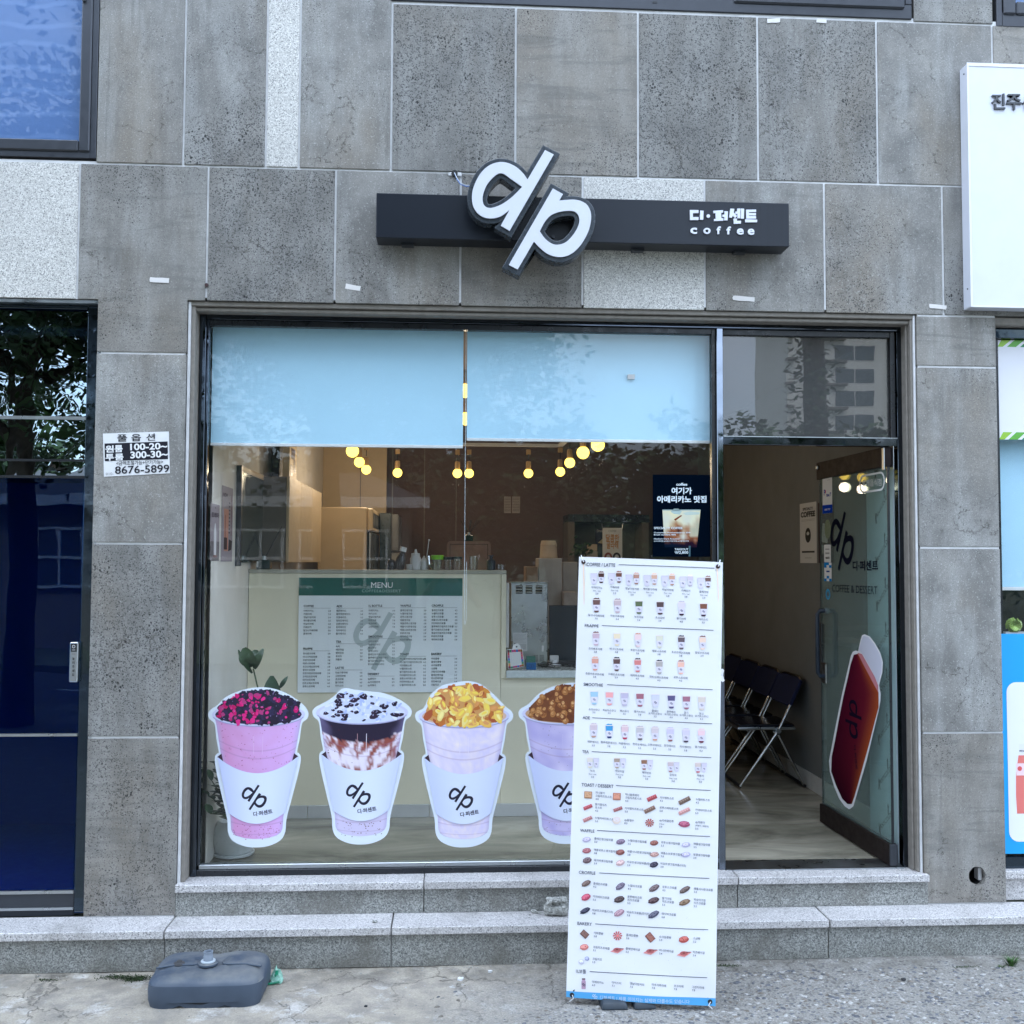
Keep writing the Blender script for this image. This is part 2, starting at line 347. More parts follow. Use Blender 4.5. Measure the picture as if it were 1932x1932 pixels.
class Print:
    """flat print on a plane: inks laid as thin layers, all one mesh with an ink colour per corner"""
    def __init__(s, pl, lay=.0004, base=.0006): s.pl, s.lay, s.base, s.v, s.f, s.c = pl, lay, base, [], [], []
    def poly(s, pts, col, layer=0, px=False):
        if px: pts = [s.pl.uv(*p[:2]) for p in pts]
        o = len(s.v); h = s.base+layer*s.lay
        s.v += [s.pl.at(p[0], p[1], h) for p in pts]; s.f.append(tuple(range(o, o+len(pts))))
        s.c.append(col if isinstance(col, list) else [col]*len(pts)); return s
    def arr(s, vs, fs, fn, col, layer):
        o = len(s.v); h = s.base+layer*s.lay
        for p in vs:
            a, b = fn(p[0], p[1]); s.v.append(s.pl.at(a, b, h))
        for f in fs: s.f.append(tuple(i+o for i in f)); s.c.append([col]*len(f))
    def rect(s, a0, b0, a1, b1, col, layer=0): return s.poly([(a0, b0), (a1, b0), (a1, b1), (a0, b1)], col, layer)
    def rpx(s, u0, v0, u1, v1, col, layer=0):
        (a, b), (c, d) = s.pl.uv(u0, v0), s.pl.uv(u1, v1); return s.rect(min(a, c), min(b, d), max(a, c), max(b, d), col, layer)
    def text(s, t, x, y, h, col, layer=2, align='L', bold=0.0, gap=1.0, wid=None, ang=0.0):
        """h = cap height; wid = fit to this width"""
        vs, fs = lettering(t, bold, gap)
        if not vs: return
        x0 = min(p[0] for p in vs); x1 = max(p[0] for p in vs)
        k = h/.72; kx = k if wid is None else wid/(x1-x0); w = (x1-x0)*kx
        ox = x - (0 if align == 'L' else w/2 if align == 'C' else w)
        ca, sa = math.cos(ang), math.sin(ang)
        def fn(a, b):
            a = ox+(a-x0)*kx - x; b = b*k; return x+a*ca-b*sa, y+a*sa+b*ca
        s.arr(vs, fs, fn, col, layer)
    def tbox(s, t, u0, v0, u1, v1, col, layer=2, bold=0.0, gap=1.0, v0b=None, v1b=None):
        """lettering fitted into a surveyed box; v0b / v1b = top and bottom at the right end"""
        vs, fs = lettering(t, bold, gap)
        x0 = min(p[0] for p in vs); x1 = max(p[0] for p in vs); y0 = min(p[1] for p in vs); y1 = max(p[1] for p in vs)
        bl = s.pl.uv(u0, v1); br = s.pl.uv(u1, v1 if v1b is None else v1b); tl = s.pl.uv(u0, v0)
        def fn(a, b):
            i = (a-x0)/(x1-x0); j = (b-y0)/(y1-y0)
            return bl[0]+(br[0]-bl[0])*i, bl[1]+(br[1]-bl[1])*i+(tl[1]-bl[1])*j
        s.arr(vs, fs, fn, col, layer)
    def obj(s, name, parent=None, mat=None):
        me = bpy.data.meshes.new(name); c = sum((Vector(p) for p in s.v), Vector())/len(s.v)
        me.from_pydata([tuple(p-c) for p in s.v], [], s.f); me.materials.append(mat or MB['print'])
        ca = me.color_attributes.new('ink', 'FLOAT_COLOR', 'CORNER')
        flat = [x for f in s.c for q in f for x in q]; ca.data.foreach_set('color', flat)
        o = bpy.data.objects.new(name, me); COL.objects.link(o); o.location = c
        if parent: par(o, parent)
        return o

# the shop's mark: two slanted letters, traced once on the big sign (units: metres on the sign plane)
_D = [(1176, 846, 1), (1230, 872, 1), (975, 1328, 1), (921, 1298, 1), (967, 1212, 1), (925, 1243), (880, 1257), (830, 1254), (788, 1228), (762, 1185), (755, 1130), (766, 1070), (800, 1000), (848, 950), (905, 926), (960, 928), (1010, 950), (1050, 985), (1076, 1020, 1)]
_DH = [(1043, 1068, 1), (985, 1028), (948, 1002), (922, 993), (892, 1006), (850, 1052), (826, 1105), (820, 1150), (832, 1184), (866, 1194), (925, 1172), (985, 1128)]
_Pp = [(1222, 1070, 1), (1284, 1103, 1), (1263, 1140, 1), (1300, 1136), (1345, 1133), (1385, 1140), (1422, 1162), (1444, 1205), (1445, 1262), (1428, 1325), (1392, 1392), (1344, 1444), (1292, 1470), (1240, 1472), (1190, 1455), (1150, 1424), (1115, 1388, 1), (1022, 1552, 1), (968, 1525, 1)]
_PH = [(1150, 1325, 1), (1178, 1270), (1212, 1232), (1255, 1212), (1305, 1203), (1348, 1206), (1372, 1232), (1372, 1276), (1346, 1330), (1302, 1380), (1258, 1398), (1220, 1394), (1180, 1366)]
def _lg(p): return [((q[0]-1090)/1000, -(q[1]-1200)/1000)+tuple(q[2:]) for q in p]
LOGO = [smooth_loop(_lg(p)) for p in (_D, _DH, _Pp, _PH)]
LOGOFILL = None
def logo_print(pr, cx, cy, h, col, layer=3, ang=0.0, sx=1.0):
    global LOGOFILL
    if LOGOFILL is None: LOGOFILL = fill(LOGO)
    k = h/.706; ca, sa = math.cos(ang), math.sin(ang)
    pr.arr(LOGOFILL[0], LOGOFILL[1], lambda a, b: (cx+(a*ca-b*sa)*k*sx, cy+(a*sa+b*ca)*k), col, layer)
# ================================================================== THE SETTING
def X(u, v, Y=0): return onY(u, v, Y).x
def Z(u, v, Y=0): return onY(u, v, Y).z
ZT, ZS = .187, .338        # tread of the lower step, sill of the shop front (interior floor)
bld = thing('shop_building', (0, 0, ZT), 'grey basalt clad building with ground floor cafe front and upper windows', 'building')

xL0, xL1, xR0, xR1 = X(181, 640), X(347, 1000), X(1733, 1000), X(1882, 700)
J1 = Z(1278, 25)                        # joint under the upper windows
JA = Z(870, 326)                        # joint between the two courses over the shop
JB = (Z(600, 572)+Z(1500, 591))/2       # underside of the stone over the opening
JE, JD, JF = Z(260, 666), Z(260, 1025), Z(260, 1391)
JER = Z(1805, 692)
GAP = .0055
def panel(x0, x1, z0, z1, mat='basalt', y=0.0, lab=None):
    b = box(x0+GAP, x1-GAP, y, y+.028, z0+GAP, z1-GAP)
    o = b.obj('stone_panel', MB[mat], bld, bevel=.0015); o.rotation_euler = (0, 0, 0)
    if lab: o['label'] = lab
    return o
jt = random.Random(4)
def jog(): return jt.uniform(-.0015, .0015)
c1 = [X(u, 170) for u in (183, 348, 503, 565.5, 739, 973, 1204, 1430, 1655, 1874, 2080, 2300)]
for i in range(len(c1)-1):
    m = 'white_granite' if i == 2 else 'basalt'
    x1 = c1[i+1]
    panel(c1[i], x1, JA, J1 if i > 3 else 4.95, m, jog(), 'narrow white granite strip' if i == 2 else None)
panel(X(1722, 10), X(1874, 10), J1, J1+.62, y=jog())
c2 = [X(u, 440) for u in (147.5, 391, 632.5, 869, 1099.5, 1330, 1556, 1779, 2010, 2240)]
# left-most white panel and the notched panel above the left pillar
panel(X(-160, 430), c2[0], Z(100, 565), JA, 'white_granite', jog(), 'white granite panel at the left edge')
def notched(poly, y=0):
    b = B().prism(poly, y, y+.028); return b.obj('stone_panel', MB['basalt'], bld, bevel=.0015)
notched([(c2[0]+GAP, JA-GAP), (c2[0]+GAP, Z(100, 565)+GAP), (xL0+GAP, Z(100, 565)+GAP), (xL0+GAP, JE+GAP), (xL1-GAP, JE+GAP), (xL1-GAP, JB+GAP), (c2[1]-GAP, JB+GAP), (c2[1]-GAP, JA-GAP)], .0008)
for i in range(1, 7):
    panel(c2[i], c2[i+1], JB, JA, 'white_granite' if i == 4 else 'basalt', jog(), 'white granite panel behind the sign bar' if i == 4 else None)
panel(c2[7], c2[8], JB, JA, y=jog())
for a, b in ((JE, JD), (JD, JF), (JF, ZT)): panel(xL0, xL1, b, a if a != ZT else ZT, y=jog())
panel(xR0, xR1, JER, JB, y=jog()); panel(xR0, xR1, JD, JER, y=jog()); panel(xR0, xR1, JF, JD, y=jog())
# lowest right panel has a round hole cut through it
hc = onY(1844, 1652.5); hr = .043
_h = random.Random(3)
hole = [(hc.x+hr*(1+_h.uniform(-.1, .1))*math.cos(a*math.pi/9), hc.z+hr*1.08*(1+_h.uniform(-.1, .1))*math.sin(a*math.pi/9)) for a in range(18)]
def plate(loops, y0, y1, name, mat, parent=None, mid=None):
    cx = sum(p[0] for p in loops[0])/len(loops[0]); cz = sum(p[1] for p in loops[0])/len(loops[0])
    vs, fs = fill([[(p[0]-cx, p[1]-cz) for p in l] for l in loops], 0, (y1-y0)/2)
    b = B().add([(x+cx, (y0+y1)/2-z, y+cz) for x, y, z in vs], fs)
    return b.obj(name, mat, parent)
plate([[(xR0+GAP, ZT+GAP), (xR1-GAP, ZT+GAP), (xR1-GAP, JF-GAP), (xR0+GAP, JF-GAP)], hole], 0, .028, 'stone_panel', MB['basalt'], bld)['label'] = 'lowest panel of the right pillar with a round hole'
bt = B(); n = 18
prof = [(hc.x+.046*math.cos(2*math.pi*k/n), hc.z+.050*math.sin(2*math.pi*k/n)) for k in range(n)]
bt.add([(x, .029, z) for x, z in prof]+[(x, .16, z) for x, z in prof], [(k, (k+1) % n, (k+1) % n+n, k+n) for k in range(n)]+[tuple(range(n, 2*n))])
bt.obj('hole_lining', MB['rubber'], bld)
box(hc.x+.02, hc.x+.038, .03, .07, hc.z-.03, hc.z+.03).obj('pipe_stub', MB['whiteplastic'], bld)

# backing wall (seen only as the pale joints) with the openings left free
def backing(x0, x1, z0, z1): box(x0, x1, .006, .25, z0, z1).obj('joint_backing', MB['caulk'], bld)
zTop = Z(700, 1)
backing(xL0+.006, xL1-.012, ZT, JB+.02)
plate([[(xR0+.012, ZT), (xR1-.006, ZT), (xR1-.006, JB+.02), (xR0+.012, JB+.02)], [(hc.x+.047*math.cos(2*math.pi*k/n), hc.z+.051*math.sin(2*math.pi*k/n)) for k in range(n)]], .006, .25, 'joint_backing', MB['caulk'], bld)
backing(X(-160, 430), c2[8], JB+.02, JA+.01); backing(X(183, 200)+.004, c2[8], JA+.01, J1+.02)
box(X(-160, 430), X(180, 500), .006, .25, Z(100, 563), JB+.02).obj('joint_backing', MB['caulk'], bld)
backing(X(1724, 10), X(1872, 10), J1+.02, J1+.66); backing(X(183,10)+.02, X(735, 10), J1+.02, 4.95)
# building mass above, beside and behind: keeps the sun off the pavement
box(-14, 14, .26, 9, 4.98, 12.5).obj('upper_storeys', MB['trim'], bld)
box(-14, 14, .02, .26, 4.98, 12.5).obj('upper_wall', MB['basalt'], bld)
box(-14, -3.35, .0, .3, 0, 4.98).obj('side_wall', MB['basalt'], bld); box(4.25, 14, .0, .3, 0, 4.98).obj('side_wall', MB['basalt'], bld)

# stone lining of the cafe opening
zt0 = JB
box(xL1-.002, xL1+.010, .012, .16, ZS, JB).obj('caulk_line', MB['caulk'], bld)
box(xL1+.010, xL1+.030, .022, .16, ZS, JB).obj('stone_trim', MB['trim'], bld, .003)
box(xR0-.008, xR0+.002, .012, .16, ZS, JB).obj('caulk_line', MB['caulk'], bld)
box(xR0-.020, xR0-.0085, .020, .16, ZS, JB).obj('stone_trim', MB['trim'], bld, .003)
box(xR0-.031, xR0-.0205, .050, .16, ZS, JB).obj('stone_trim', MB['trim'], bld, .003)
box(xL1, xR0, .014, .10, JB-.018, JB+.004).obj('stone_trim', MB['trim'], bld, .003)
box(xL1, xR0, .030, .10, JB-.040, JB-.021).obj('stone_trim', MB['trim'], bld, .004)

# ------------------------------------------------------------------ shop window frame (polished dark steel)
YF = .10; YG = .135
fx0 = X(368, 1100, YF); fx1 = X(1707, 1100, YF); mx0 = X(1346, 1100, YF); mx1 = X(1366, 1100, YF)
gx0 = X(388, 1100, YG)
hz1 = JB-.005; hz0 = Z(900, 611, YF); gz1 = Z(900, 626, YG)
sw = thing('shop_window', (0, YF, ZS)); par(sw, bld)
F = MB['frame']
box(fx0, fx0+.030, YF, YF+.05, ZS, hz1).obj('window_frame', F, sw, .002)
box(fx0+.030, gx0, YF+.015, YF+.055, ZS+.02, hz0).obj('window_frame', F, sw, .002)
box(fx0+.030, fx1, YF, YF+.05, hz0, hz1).obj('window_frame', F, sw, .002)
box(gx0, mx0, YF+.016, YF+.055, hz0-.028, hz0-.0005).obj('window_frame', MB['blackmetal'], sw, .002)
box(mx0, mx0+.022, YF+.016, YF+.06, ZS+.02, hz0-.001).obj('window_frame', MB['blackmetal'], sw, .002)
box(mx0+.022, mx1, YF-.004, YF+.06, ZS, hz0-.001).obj('window_mullion', MB['mullion'], sw, .002)
box(fx0+.030, mx0+.022, YF+.005, YF+.055, ZS, ZS+.030).obj('window_frame', MB['blackmetal'], sw, .002)
box(fx0+.030, mx0+.022, YF+.015, YF+.055, ZS+.030, ZS+.052).obj('window_bead', MB['steel'], sw, .002)
box(gx0, mx0, YG, YG+.008, ZS+.052, hz0-.028).obj('window_glass', MB['glass'], sw)
# transom over the door
tz0 = Z(1500, 840, YF); tz1 = Z(1500, 824, YF); tgz1 = Z(1500, 630, YF)
jx = X(1686, 1000, YF)
box(mx1, fx1-.03, YF, YF+.05, tz0, tz1-.004).obj('transom_bar', F, sw, .002)
box(mx1, fx1-.03, YF-.004, YF+.05, tz1-.004, tz1).obj('transom_bead', MB['steel'], sw)
box(mx1, jx, YF+.016, YF+.055, hz0-.030, hz0-.001).obj('window_frame', MB['blackmetal'], sw, .002)
box(jx, fx1-.03, YF+.012, YF+.055, tz1, hz0-.001).obj('window_frame', MB['blackmetal'], sw, .002)
box(mx1, jx, YG, YG+.008, tz1, hz0-.030).obj('transom_glass', glassmat('transom_glass', (.60, .62, .63, 1), .060, 0, .01, 1.0, haze=.16, hazecol=(.30, .31, .31, 1)), sw)
box(fx1-.026, fx1, YF, YF+.05, ZS, hz0-.001).obj('window_frame', F, sw, .002)
box(mx1, fx1-.03, YF-.02, YF+.14, ZS-.004, ZS+.006).obj('door_threshold', MB['steel'], sw)

# ------------------------------------------------------------------ steps
def step(name, y0, zt, zb, xs, y_back, nose, xa, xb, lab):
    st = thing(name, ((xa+xb)/2, y0, zb), kind='structure')
    xs = [xa]+xs+[xb]
    for i in range(len(xs)-1):
        e = .003
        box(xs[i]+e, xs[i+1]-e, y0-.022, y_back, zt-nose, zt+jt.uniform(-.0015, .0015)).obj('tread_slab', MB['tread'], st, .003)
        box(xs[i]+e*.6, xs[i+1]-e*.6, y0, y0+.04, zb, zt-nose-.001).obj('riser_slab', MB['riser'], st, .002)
    box(xa, xb, y0+.012, y_back, zb-.2, zt-nose-.002).obj('step_core', MB['caulk'], st)
    return st
jx2 = [onZ(u, v, ZT).x for u, v in ((304, 1763), (738, 1750), (1562, 1732))]
YL = onZ(1000, 1745, ZT).y+.022
step('lower_step', YL, ZT, 0, [-2.9]+jx2+[3.4], .02, .037, -9, 9, '')
ux0 = X(331, 1690); ux1 = X(1751, 1680)
# upper step
us = thing('upper_step', ((ux0+ux1)/2, 0, ZT), kind='structure')
xs = [ux0, X(800, 1668), X(1391, 1665), ux1]
for i in range(3):
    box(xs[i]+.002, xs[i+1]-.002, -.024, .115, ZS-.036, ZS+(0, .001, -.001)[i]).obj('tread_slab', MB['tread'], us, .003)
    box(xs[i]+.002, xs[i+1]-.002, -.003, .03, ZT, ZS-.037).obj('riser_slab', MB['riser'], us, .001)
# step and ledge in front of the right-hand neighbour
rs = thing('neighbour_step', (3.3, .05, ZT), kind='structure')
rz = Z(1915, 1640, .05)
box(xR1+.004, 4.2, .02, .3, rz-.04, rz).obj('tread_slab', MB['tread'], rs, .003)
box(xR1+.004, 4.2, .045, .3, ZT, rz-.041).obj('riser_slab', MB['tread'], rs, .002)

# ------------------------------------------------------------------ ground
s = NT('worn_concrete_pavement'); v = s.n('ShaderNodeNewGeometry').outputs['Position']
sep = s.n('ShaderNodeSeparateXYZ', {0: v})
n1 = s.noise(v, 1.3, 5, .6); n2 = s.noise(v, 9, 5, .65); n3 = s.noise(v, 120, 3, .7)
coarse = s.mapr(s.math('ADD', s.math('ADD', sep.outputs[0], s.math('MULTIPLY', sep.outputs[1], -.9)), s.math('MULTIPLY', n1, 1.6)), 1.25, 1.9)
dd = s.n('ShaderNodeVectorMath', {0: v, 1: s.n('ShaderNodeVectorMath', {0: s.n('ShaderNodeTexNoise', {'Vector': v, 'Scale': 30.0}).outputs['Color'], 1: (.02, .02, .0)}, operation='MULTIPLY').outputs[0]}, operation='ADD').outputs[0]
st1 = s.n('ShaderNodeTexVoronoi', {'Vector': s.scale(dd, .8, 1.25, 1), 'Scale': 52.0}, feature='F1')
stc = s.n('ShaderNodeSeparateColor', {0: st1.outputs['Color']}).outputs[0]
stone = s.mapr(st1.outputs['Distance'], .30, .42, 1, 0)
stone = s.math('MULTIPLY', stone, s.mapr(stc, .35, .36))
stcol = s.n('ShaderNodeValToRGB', {0: stc}); cr_ = stcol.color_ramp
cr_.elements[0].position = .35; cr_.elements[0].color = rgb(70, 72, 76); cr_.elements[1].position = 1; cr_.elements[1].color = rgb(186, 184, 180)
e = cr_.elements.new(.6); e.color = rgb(120, 116, 112); e = cr_.elements.new(.8); e.color = rgb(92, 98, 104)
base = s.mix(s.mapr(n1, .35, .65), rgb(168, 158, 142), rgb(188, 178, 162))
base = s.mix(s.mapr(n2, .42, .62, 0, .85), base, rgb(142, 136, 127))
base = s.mix(s.mapr(s.noise(v, 4.2, 6, .7), .54, .64, 0, .75), base, rgb(216, 212, 206))
base = s.mix(s.mapr(n3, .36, .64, .45, 0), base, rgb(122, 118, 110))
cbase = s.mix(s.mapr(n3, .3, .7), rgb(104, 102, 97), rgb(166, 162, 155))
cbase = s.mix(s.math('MULTIPLY', stone, .9), cbase, stcol.outputs[0])
col = s.mix(coarse, base, cbase)
dw = s.n('ShaderNodeVectorMath', {0: v, 1: s.n('ShaderNodeVectorMath', {0: s.n('ShaderNodeTexNoise', {'Vector': v, 'Scale': 5.0, 'Detail': 6, 'Roughness': .7}).outputs['Color'], 1: (.3, .3, 0)}, operation='MULTIPLY').outputs[0]}, operation='ADD').outputs[0]
crk = s.math('MULTIPLY', s.mapr(s.vor(dw, 2.6, 'DISTANCE_TO_EDGE'), 0, .009, 1, 0), s.mapr(s.noise(v, 2, 2), .36, .48))
col = s.mix(s.math('MULTIPLY', crk, .6), col, rgb(84, 80, 74))
edge = s.math('MULTIPLY', s.mapr(sep.outputs[1], -.42, -.24), s.mapr(s.noise(v, 8, 5, .6), .38, .6))
col = s.mix(s.math('MULTIPLY', edge, .6), col, rgb(92, 86, 76))
hgt = s.math('ADD', s.math('MULTIPLY', s.math('MULTIPLY', stone, coarse), .8), s.math('ADD', s.math('MULTIPLY', n3, .6), s.math('MULTIPLY', s.noise(v, 35, 4), .9)))
MB['ground'] = s.pbr(col, .85, bump=s.bump(s.math('SUBTRACT', hgt, s.math('MULTIPLY', crk, 1.0)), .8, .006))
gb = B(); NX, NY = 90, 40
def gz(x, y):
    if y < -3.6: return 0
    return .006*(mnoise.noise(Vector((x*1.6, y*1.6, 0))) + .6*mnoise.noise(Vector((x*6, y*6, 3))))
for j in range(NY+1):
    for i in range(NX+1):
        x = -6+12*i/NX; y = -4+4*j/NY; gb.v.append((x, y, gz(x, y)))
gb.f = [(j*(NX+1)+i, j*(NX+1)+i+1, (j+1)*(NX+1)+i+1, (j+1)*(NX+1)+i) for j in range(NY) for i in range(NX)]
struct(gb.obj('pavement', MB['ground'], smooth=True, centre=False))
B().add([(-6, -4, 0), (-6, 0, 0), (-30, 0, 0), (-30, -8.5, 0), (30, -8.5, 0), (30, 0, 0), (6, 0, 0), (6, -4, 0)], [(0, 1, 2, 3), (0, 3, 4, 7), (7, 4, 5, 6)]).obj('pavement', MB['ground'], centre=False)['kind'] = 'structure'
asph = granite('asphalt_road', rgb(84, 85, 88), rgb(58, 58, 60), rgb(120, 120, 122), .5, .9, 0, 60)
struct(box(-150, 150, -13.5, -8.5, -.25, -.12).obj('road', asph))
struct(box(-150, 150, -8.62, -8.5, -.2, .004).obj('kerb', MB['riser']))
mk = plain('road_paint', (.75, .75, .72, 1), .6)
for k in range(-5, 6): struct(box(k*6, k*6+3, -11.1, -10.98, -.12, -.116).obj('road_marking', mk))
earth = plain('bare_verge', rgb(112, 118, 92), .9, var=.3, sc_=2)
struct(box(-300, 300, -420, -13.5, -.3, 0).obj('far_ground', earth)); struct(box(-300, 300, .3, 60, -.3, 0).obj('rear_ground', earth))
struct(box(-300, -30, -8.5, .3, -.3, -.002).obj('side_ground', earth)); struct(box(30, 300, -8.5, .3, -.3, -.002).obj('side_ground', earth))

# ------------------------------------------------------------------ interior shell
XW, XE = -1.205, 2.44
YC = 1.22          # face of the serving counter
fl = struct(B().add([(XW, .15, ZS), (XE, .15, ZS), (XE, 5.0, ZS), (XW, 5.0, ZS)], [(0, 1, 2, 3)]).obj('interior_floor', MB['floor'])); ZC = 3.16
struct(box(XW-.12, XW, .15, 5.1, ZS-.05, ZC).obj('interior_wall_left', MB['wallcream']))
struct(box(XE, XE+.12, .15, 5.1, ZS-.05, ZC).obj('interior_wall_right', MB['rightwall']))
struct(box(XW, XE, 5.0, 5.12, ZS-.05, ZC).obj('interior_wall_back', MB['walltaupe']))
struct(box(XW-.12, XE+.12, .15, 5.12, ZC, ZC+.1).obj('interior_ceiling', MB['ceil']))
struct(box(XW, fx0+.03, .15, .25, ZS, ZC).obj('interior_wall_front', MB['wallcream']))
struct(box(XW, XE, .16, .19, hz0+.002, ZC).obj('interior_wall_front', MB['wallcream']))
# skirting tiles along the right wall and the counter
sk = plain('skirting_tile', rgb(196, 196, 194), .35, var=.04)
for k in range(9):
    o = box(XE-.012, XE-.0005, .32+k*.5, .32+k*.5+.497, ZS, ZS+.11).obj('skirting_tile', sk, None, .002); struct(o)
for k in range(6):
    struct(box(XW+.01+k*.36, XW+.01+k*.36+.357, YC-.010, YC-.0005, ZS, Z(800, 1517, YC)).obj('skirting_tile', sk, None, .002))
# ================================================================== NEIGHBOURS AND UPPER WINDOWS (parts of the building)
def xr(u, v, Y): return onY(u, v, Y).x
# upper left window
wl = thing('upper_window', (-2.6, 0, 3.5)); par(wl, bld)
A = MB['alu']
x1 = X(181, 290); zb = Z(90, 297); zt = 4.98; x0 = -3.35
box(x1-.028, x1, -.004, .06, zb, zt).obj('window_frame', A, wl, .002); box(x0, x1-.029, -.004, .06, zb, zb+.045).obj('window_frame', A, wl, .002)
sx = X(170, 290); szb = Z(90, 284)
box(sx-.052, sx-.001, -.014, .05, szb-.004, zt).obj('window_sash', A, wl, .006); box(x0, sx-.053, -.014, .05, szb-.004, szb+.052).obj('window_sash', A, wl, .006)
box(x0, sx-.053, .012, .018, szb+.053, zt).obj('window_glass', MB['upglass'], wl)
s = NT('pale_blue_window_film'); v = s.coord()
wv = s.n('ShaderNodeTexWave', {0: s.scale(v, 1, 1, .55), 'Scale': 5.0, 'Distortion': 3.0, 'Detail': 2.0, 'Detail Scale': .6}, wave_type='RINGS').outputs['Fac']
film = s.pbr(s.mix(s.mapr(wv, .80, .99, 0, .34), rgb(112, 140, 184), rgb(152, 176, 214)), .5)
box(x0, sx-.053, .05, .06, szb+.053, zt).obj('window_film', film, wl)
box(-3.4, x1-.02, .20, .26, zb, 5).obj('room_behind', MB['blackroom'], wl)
# hinge bracket at the top
box(X(157, 5), X(164, 5), -.03, -.015, Z(160, 6), Z(160, 6)+.10).obj('hinge', MB['steel'], wl, .002)
# long upper window over the shop
ws = thing('upper_window', (1.3, 0, 4.4)); par(ws, bld)
wx0 = X(735, 5)+.0; wx1 = X(1720, 20)
zf = J1+.012
box(wx0, wx1, -.004, .06, zf, zf+.075).obj('window_frame', A, ws, .003); box(wx1-.035, wx1, -.004, .06, zf+.076, 4.98).obj('window_frame', A, ws, .003)
sx0 = X(1384, 8); box(sx0, wx1-.04, -.016, .05, zf+.048, zf+.125).obj('window_sash', A, ws, .008)
box(wx0, sx0-.02, .006, .05, zf+.076, zf+.12).obj('window_sash', A, ws, .004)
box(wx0, wx1-.04, .02, .026, zf+.126, 4.98).obj('window_glass', MB['upglass'], ws)
box(wx0, wx1-.04, .08, .09, zf+.08, 4.98).obj('window_film', film, ws)
for u in (1235, 651*1.0+0): box(X(u, 15)-.012, X(u, 15)+.012, -.0065, -.003, zf+.034, zf+.042).obj('drain_slot', MB['blackmetal'], ws)
wr = thing('upper_window', (3, 0, 4.4)); par(wr, bld)
a = X(1880, 30)
box(a, a+.03, -.004, .06, zf-.02, 4.98).obj('window_frame', A, wr, .003); box(a+.031, 4.25, -.004, .06, zf-.02, zf+.055).obj('window_frame', A, wr, .003)
box(a+.034, a+.10, -.016, .05, zf+.04, 4.98).obj('window_sash', A, wr, .008); box(a+.101, 4.25, -.016, .05, zf+.04, zf+.11).obj('window_sash', A, wr, .008)
box(a+.1, 4.25, .02, .026, zf+.11, 4.98).obj('window_glass', MB['upglass'], wr); box(a+.1, 4.25, .08, .09, zf+.1, 4.98).obj('window_film', film, wr)

# left neighbour: dark mirror-glass entrance
ed = thing('side_entrance', (-2.2, .05, ZT)); par(ed, bld)
YL2 = .06
ex1 = X(180, 1000); ez1 = Z(100, 566)
box(ex1-.010, ex1+.003, .004, .10, ZT, ez1).obj('entrance_trim', MB['steel'], ed); box(-3.4, ex1-.011, .004, .10, ez1-.012, ez1+.003).obj('entrance_trim', MB['steel'], ed)
jx1 = xr(168, 1000, YL2); jx0 = xr(156, 1000, YL2)
DG, BG = MB['darkglass'], MB['blueglass']
fd = plain('dark_mirror_frame', (.055, .075, .095, 1), .06, .9, var=.05)
box(jx0+.004, ex1-.011, YL2-.01, YL2+.06, ZT+.01, ez1-.013).obj('entrance_frame', fd, ed, .003)
box(-3.4, jx0+.002, YL2-.01, YL2+.06, Z(80, 583, YL2), ez1-.013).obj('entrance_frame', fd, ed, .003)
def ez(v): return Z(80, v, YL2)
for v0, v1, m in ((586, 785, DG), (791, 866, DG), (870, 897, DG)):
    box(-3.4, jx0, YL2+.008, YL2+.016, ez(v1), ez(v0)).obj('entrance_glass', m, ed)
for v0, v1, m in ((785, 791, MB['steel']), (866, 870, MB['blackmetal']), (897, 902, MB['blackmetal'])):
    box(-3.4, jx0, YL2, YL2+.03, ez(v1), ez(v0)).obj('entrance_bar', m, ed)
box(-3.4, jx0, YL2+.008, YL2+.016, ez(1680), ez(902)).obj('entrance_glass', BG, ed)
for v0, v1, m in ((1384, 1389, 'steel'), (1680, 1686, 'steel'), (1686, 1712, 'alu'), (1712, 1717, 'steel'), (1717, 1728, 'alu')):
    box(-3.4, jx0, YL2-(.006 if m == 'steel' else 0), YL2+.007, ez(v1), ez(v0)).obj('entrance_bar', MB[m], ed)
# entrance lobby behind
lb = thing('side_lobby', (-2.5, 1, ZT), kind='structure')
box(-4.2, -1.9, 1.7, 1.75, ZT, 3.3).obj('wall', MB['bluefloor'], lb); box(-4.2, -1.75, .13, 1.7, ZT-.02, ZT+.01).obj('floor', MB['bluefloor'], lb)
box(-4.2, -1.75, .35, 1.7, 2.35, 2.40).obj('ceiling', MB['blackroom'], lb)
box(-1.80, -1.75, .13, 1.75, ZT, 3.3).obj('wall', MB['blackroom'], lb)
# lock handle with upright lettering
lk = thing('lock_handle', (X(142, 1250, .04), .04, ez(1250))); lk.parent = None
tag(lk, 'slim silver electronic lock handle with vertical lettering on the blue glass entrance', 'door lock')
a0 = X(134.5, 1250, .045); a1 = X(150.5, 1250, .045); z0 = Z(142, 1286, .045); z1 = Z(142, 1211, .045)
box(a0, a1, .018, .050, z0, z1).obj('lock_body', MB['steel'], lk, .004)
box(a0+.006, a1-.006, .0165, .0178, z1-.045, z1-.004).obj('lock_reader', MB['blackmetal'], lk)
pr = Print(wallplane(.018)); cxl = (a0+a1)/2
for i, ch in enumerate('눌러주세요'): pr.text(ch, cxl, z1-.083-i*.019, .011, g(.02), 3, 'C', .02, wid=.011)
for k in range(3): pr.rect(cxl-.008, z1-.052-k*.004, cxl+.008, z1-.050-k*.004, g(.3), 2)
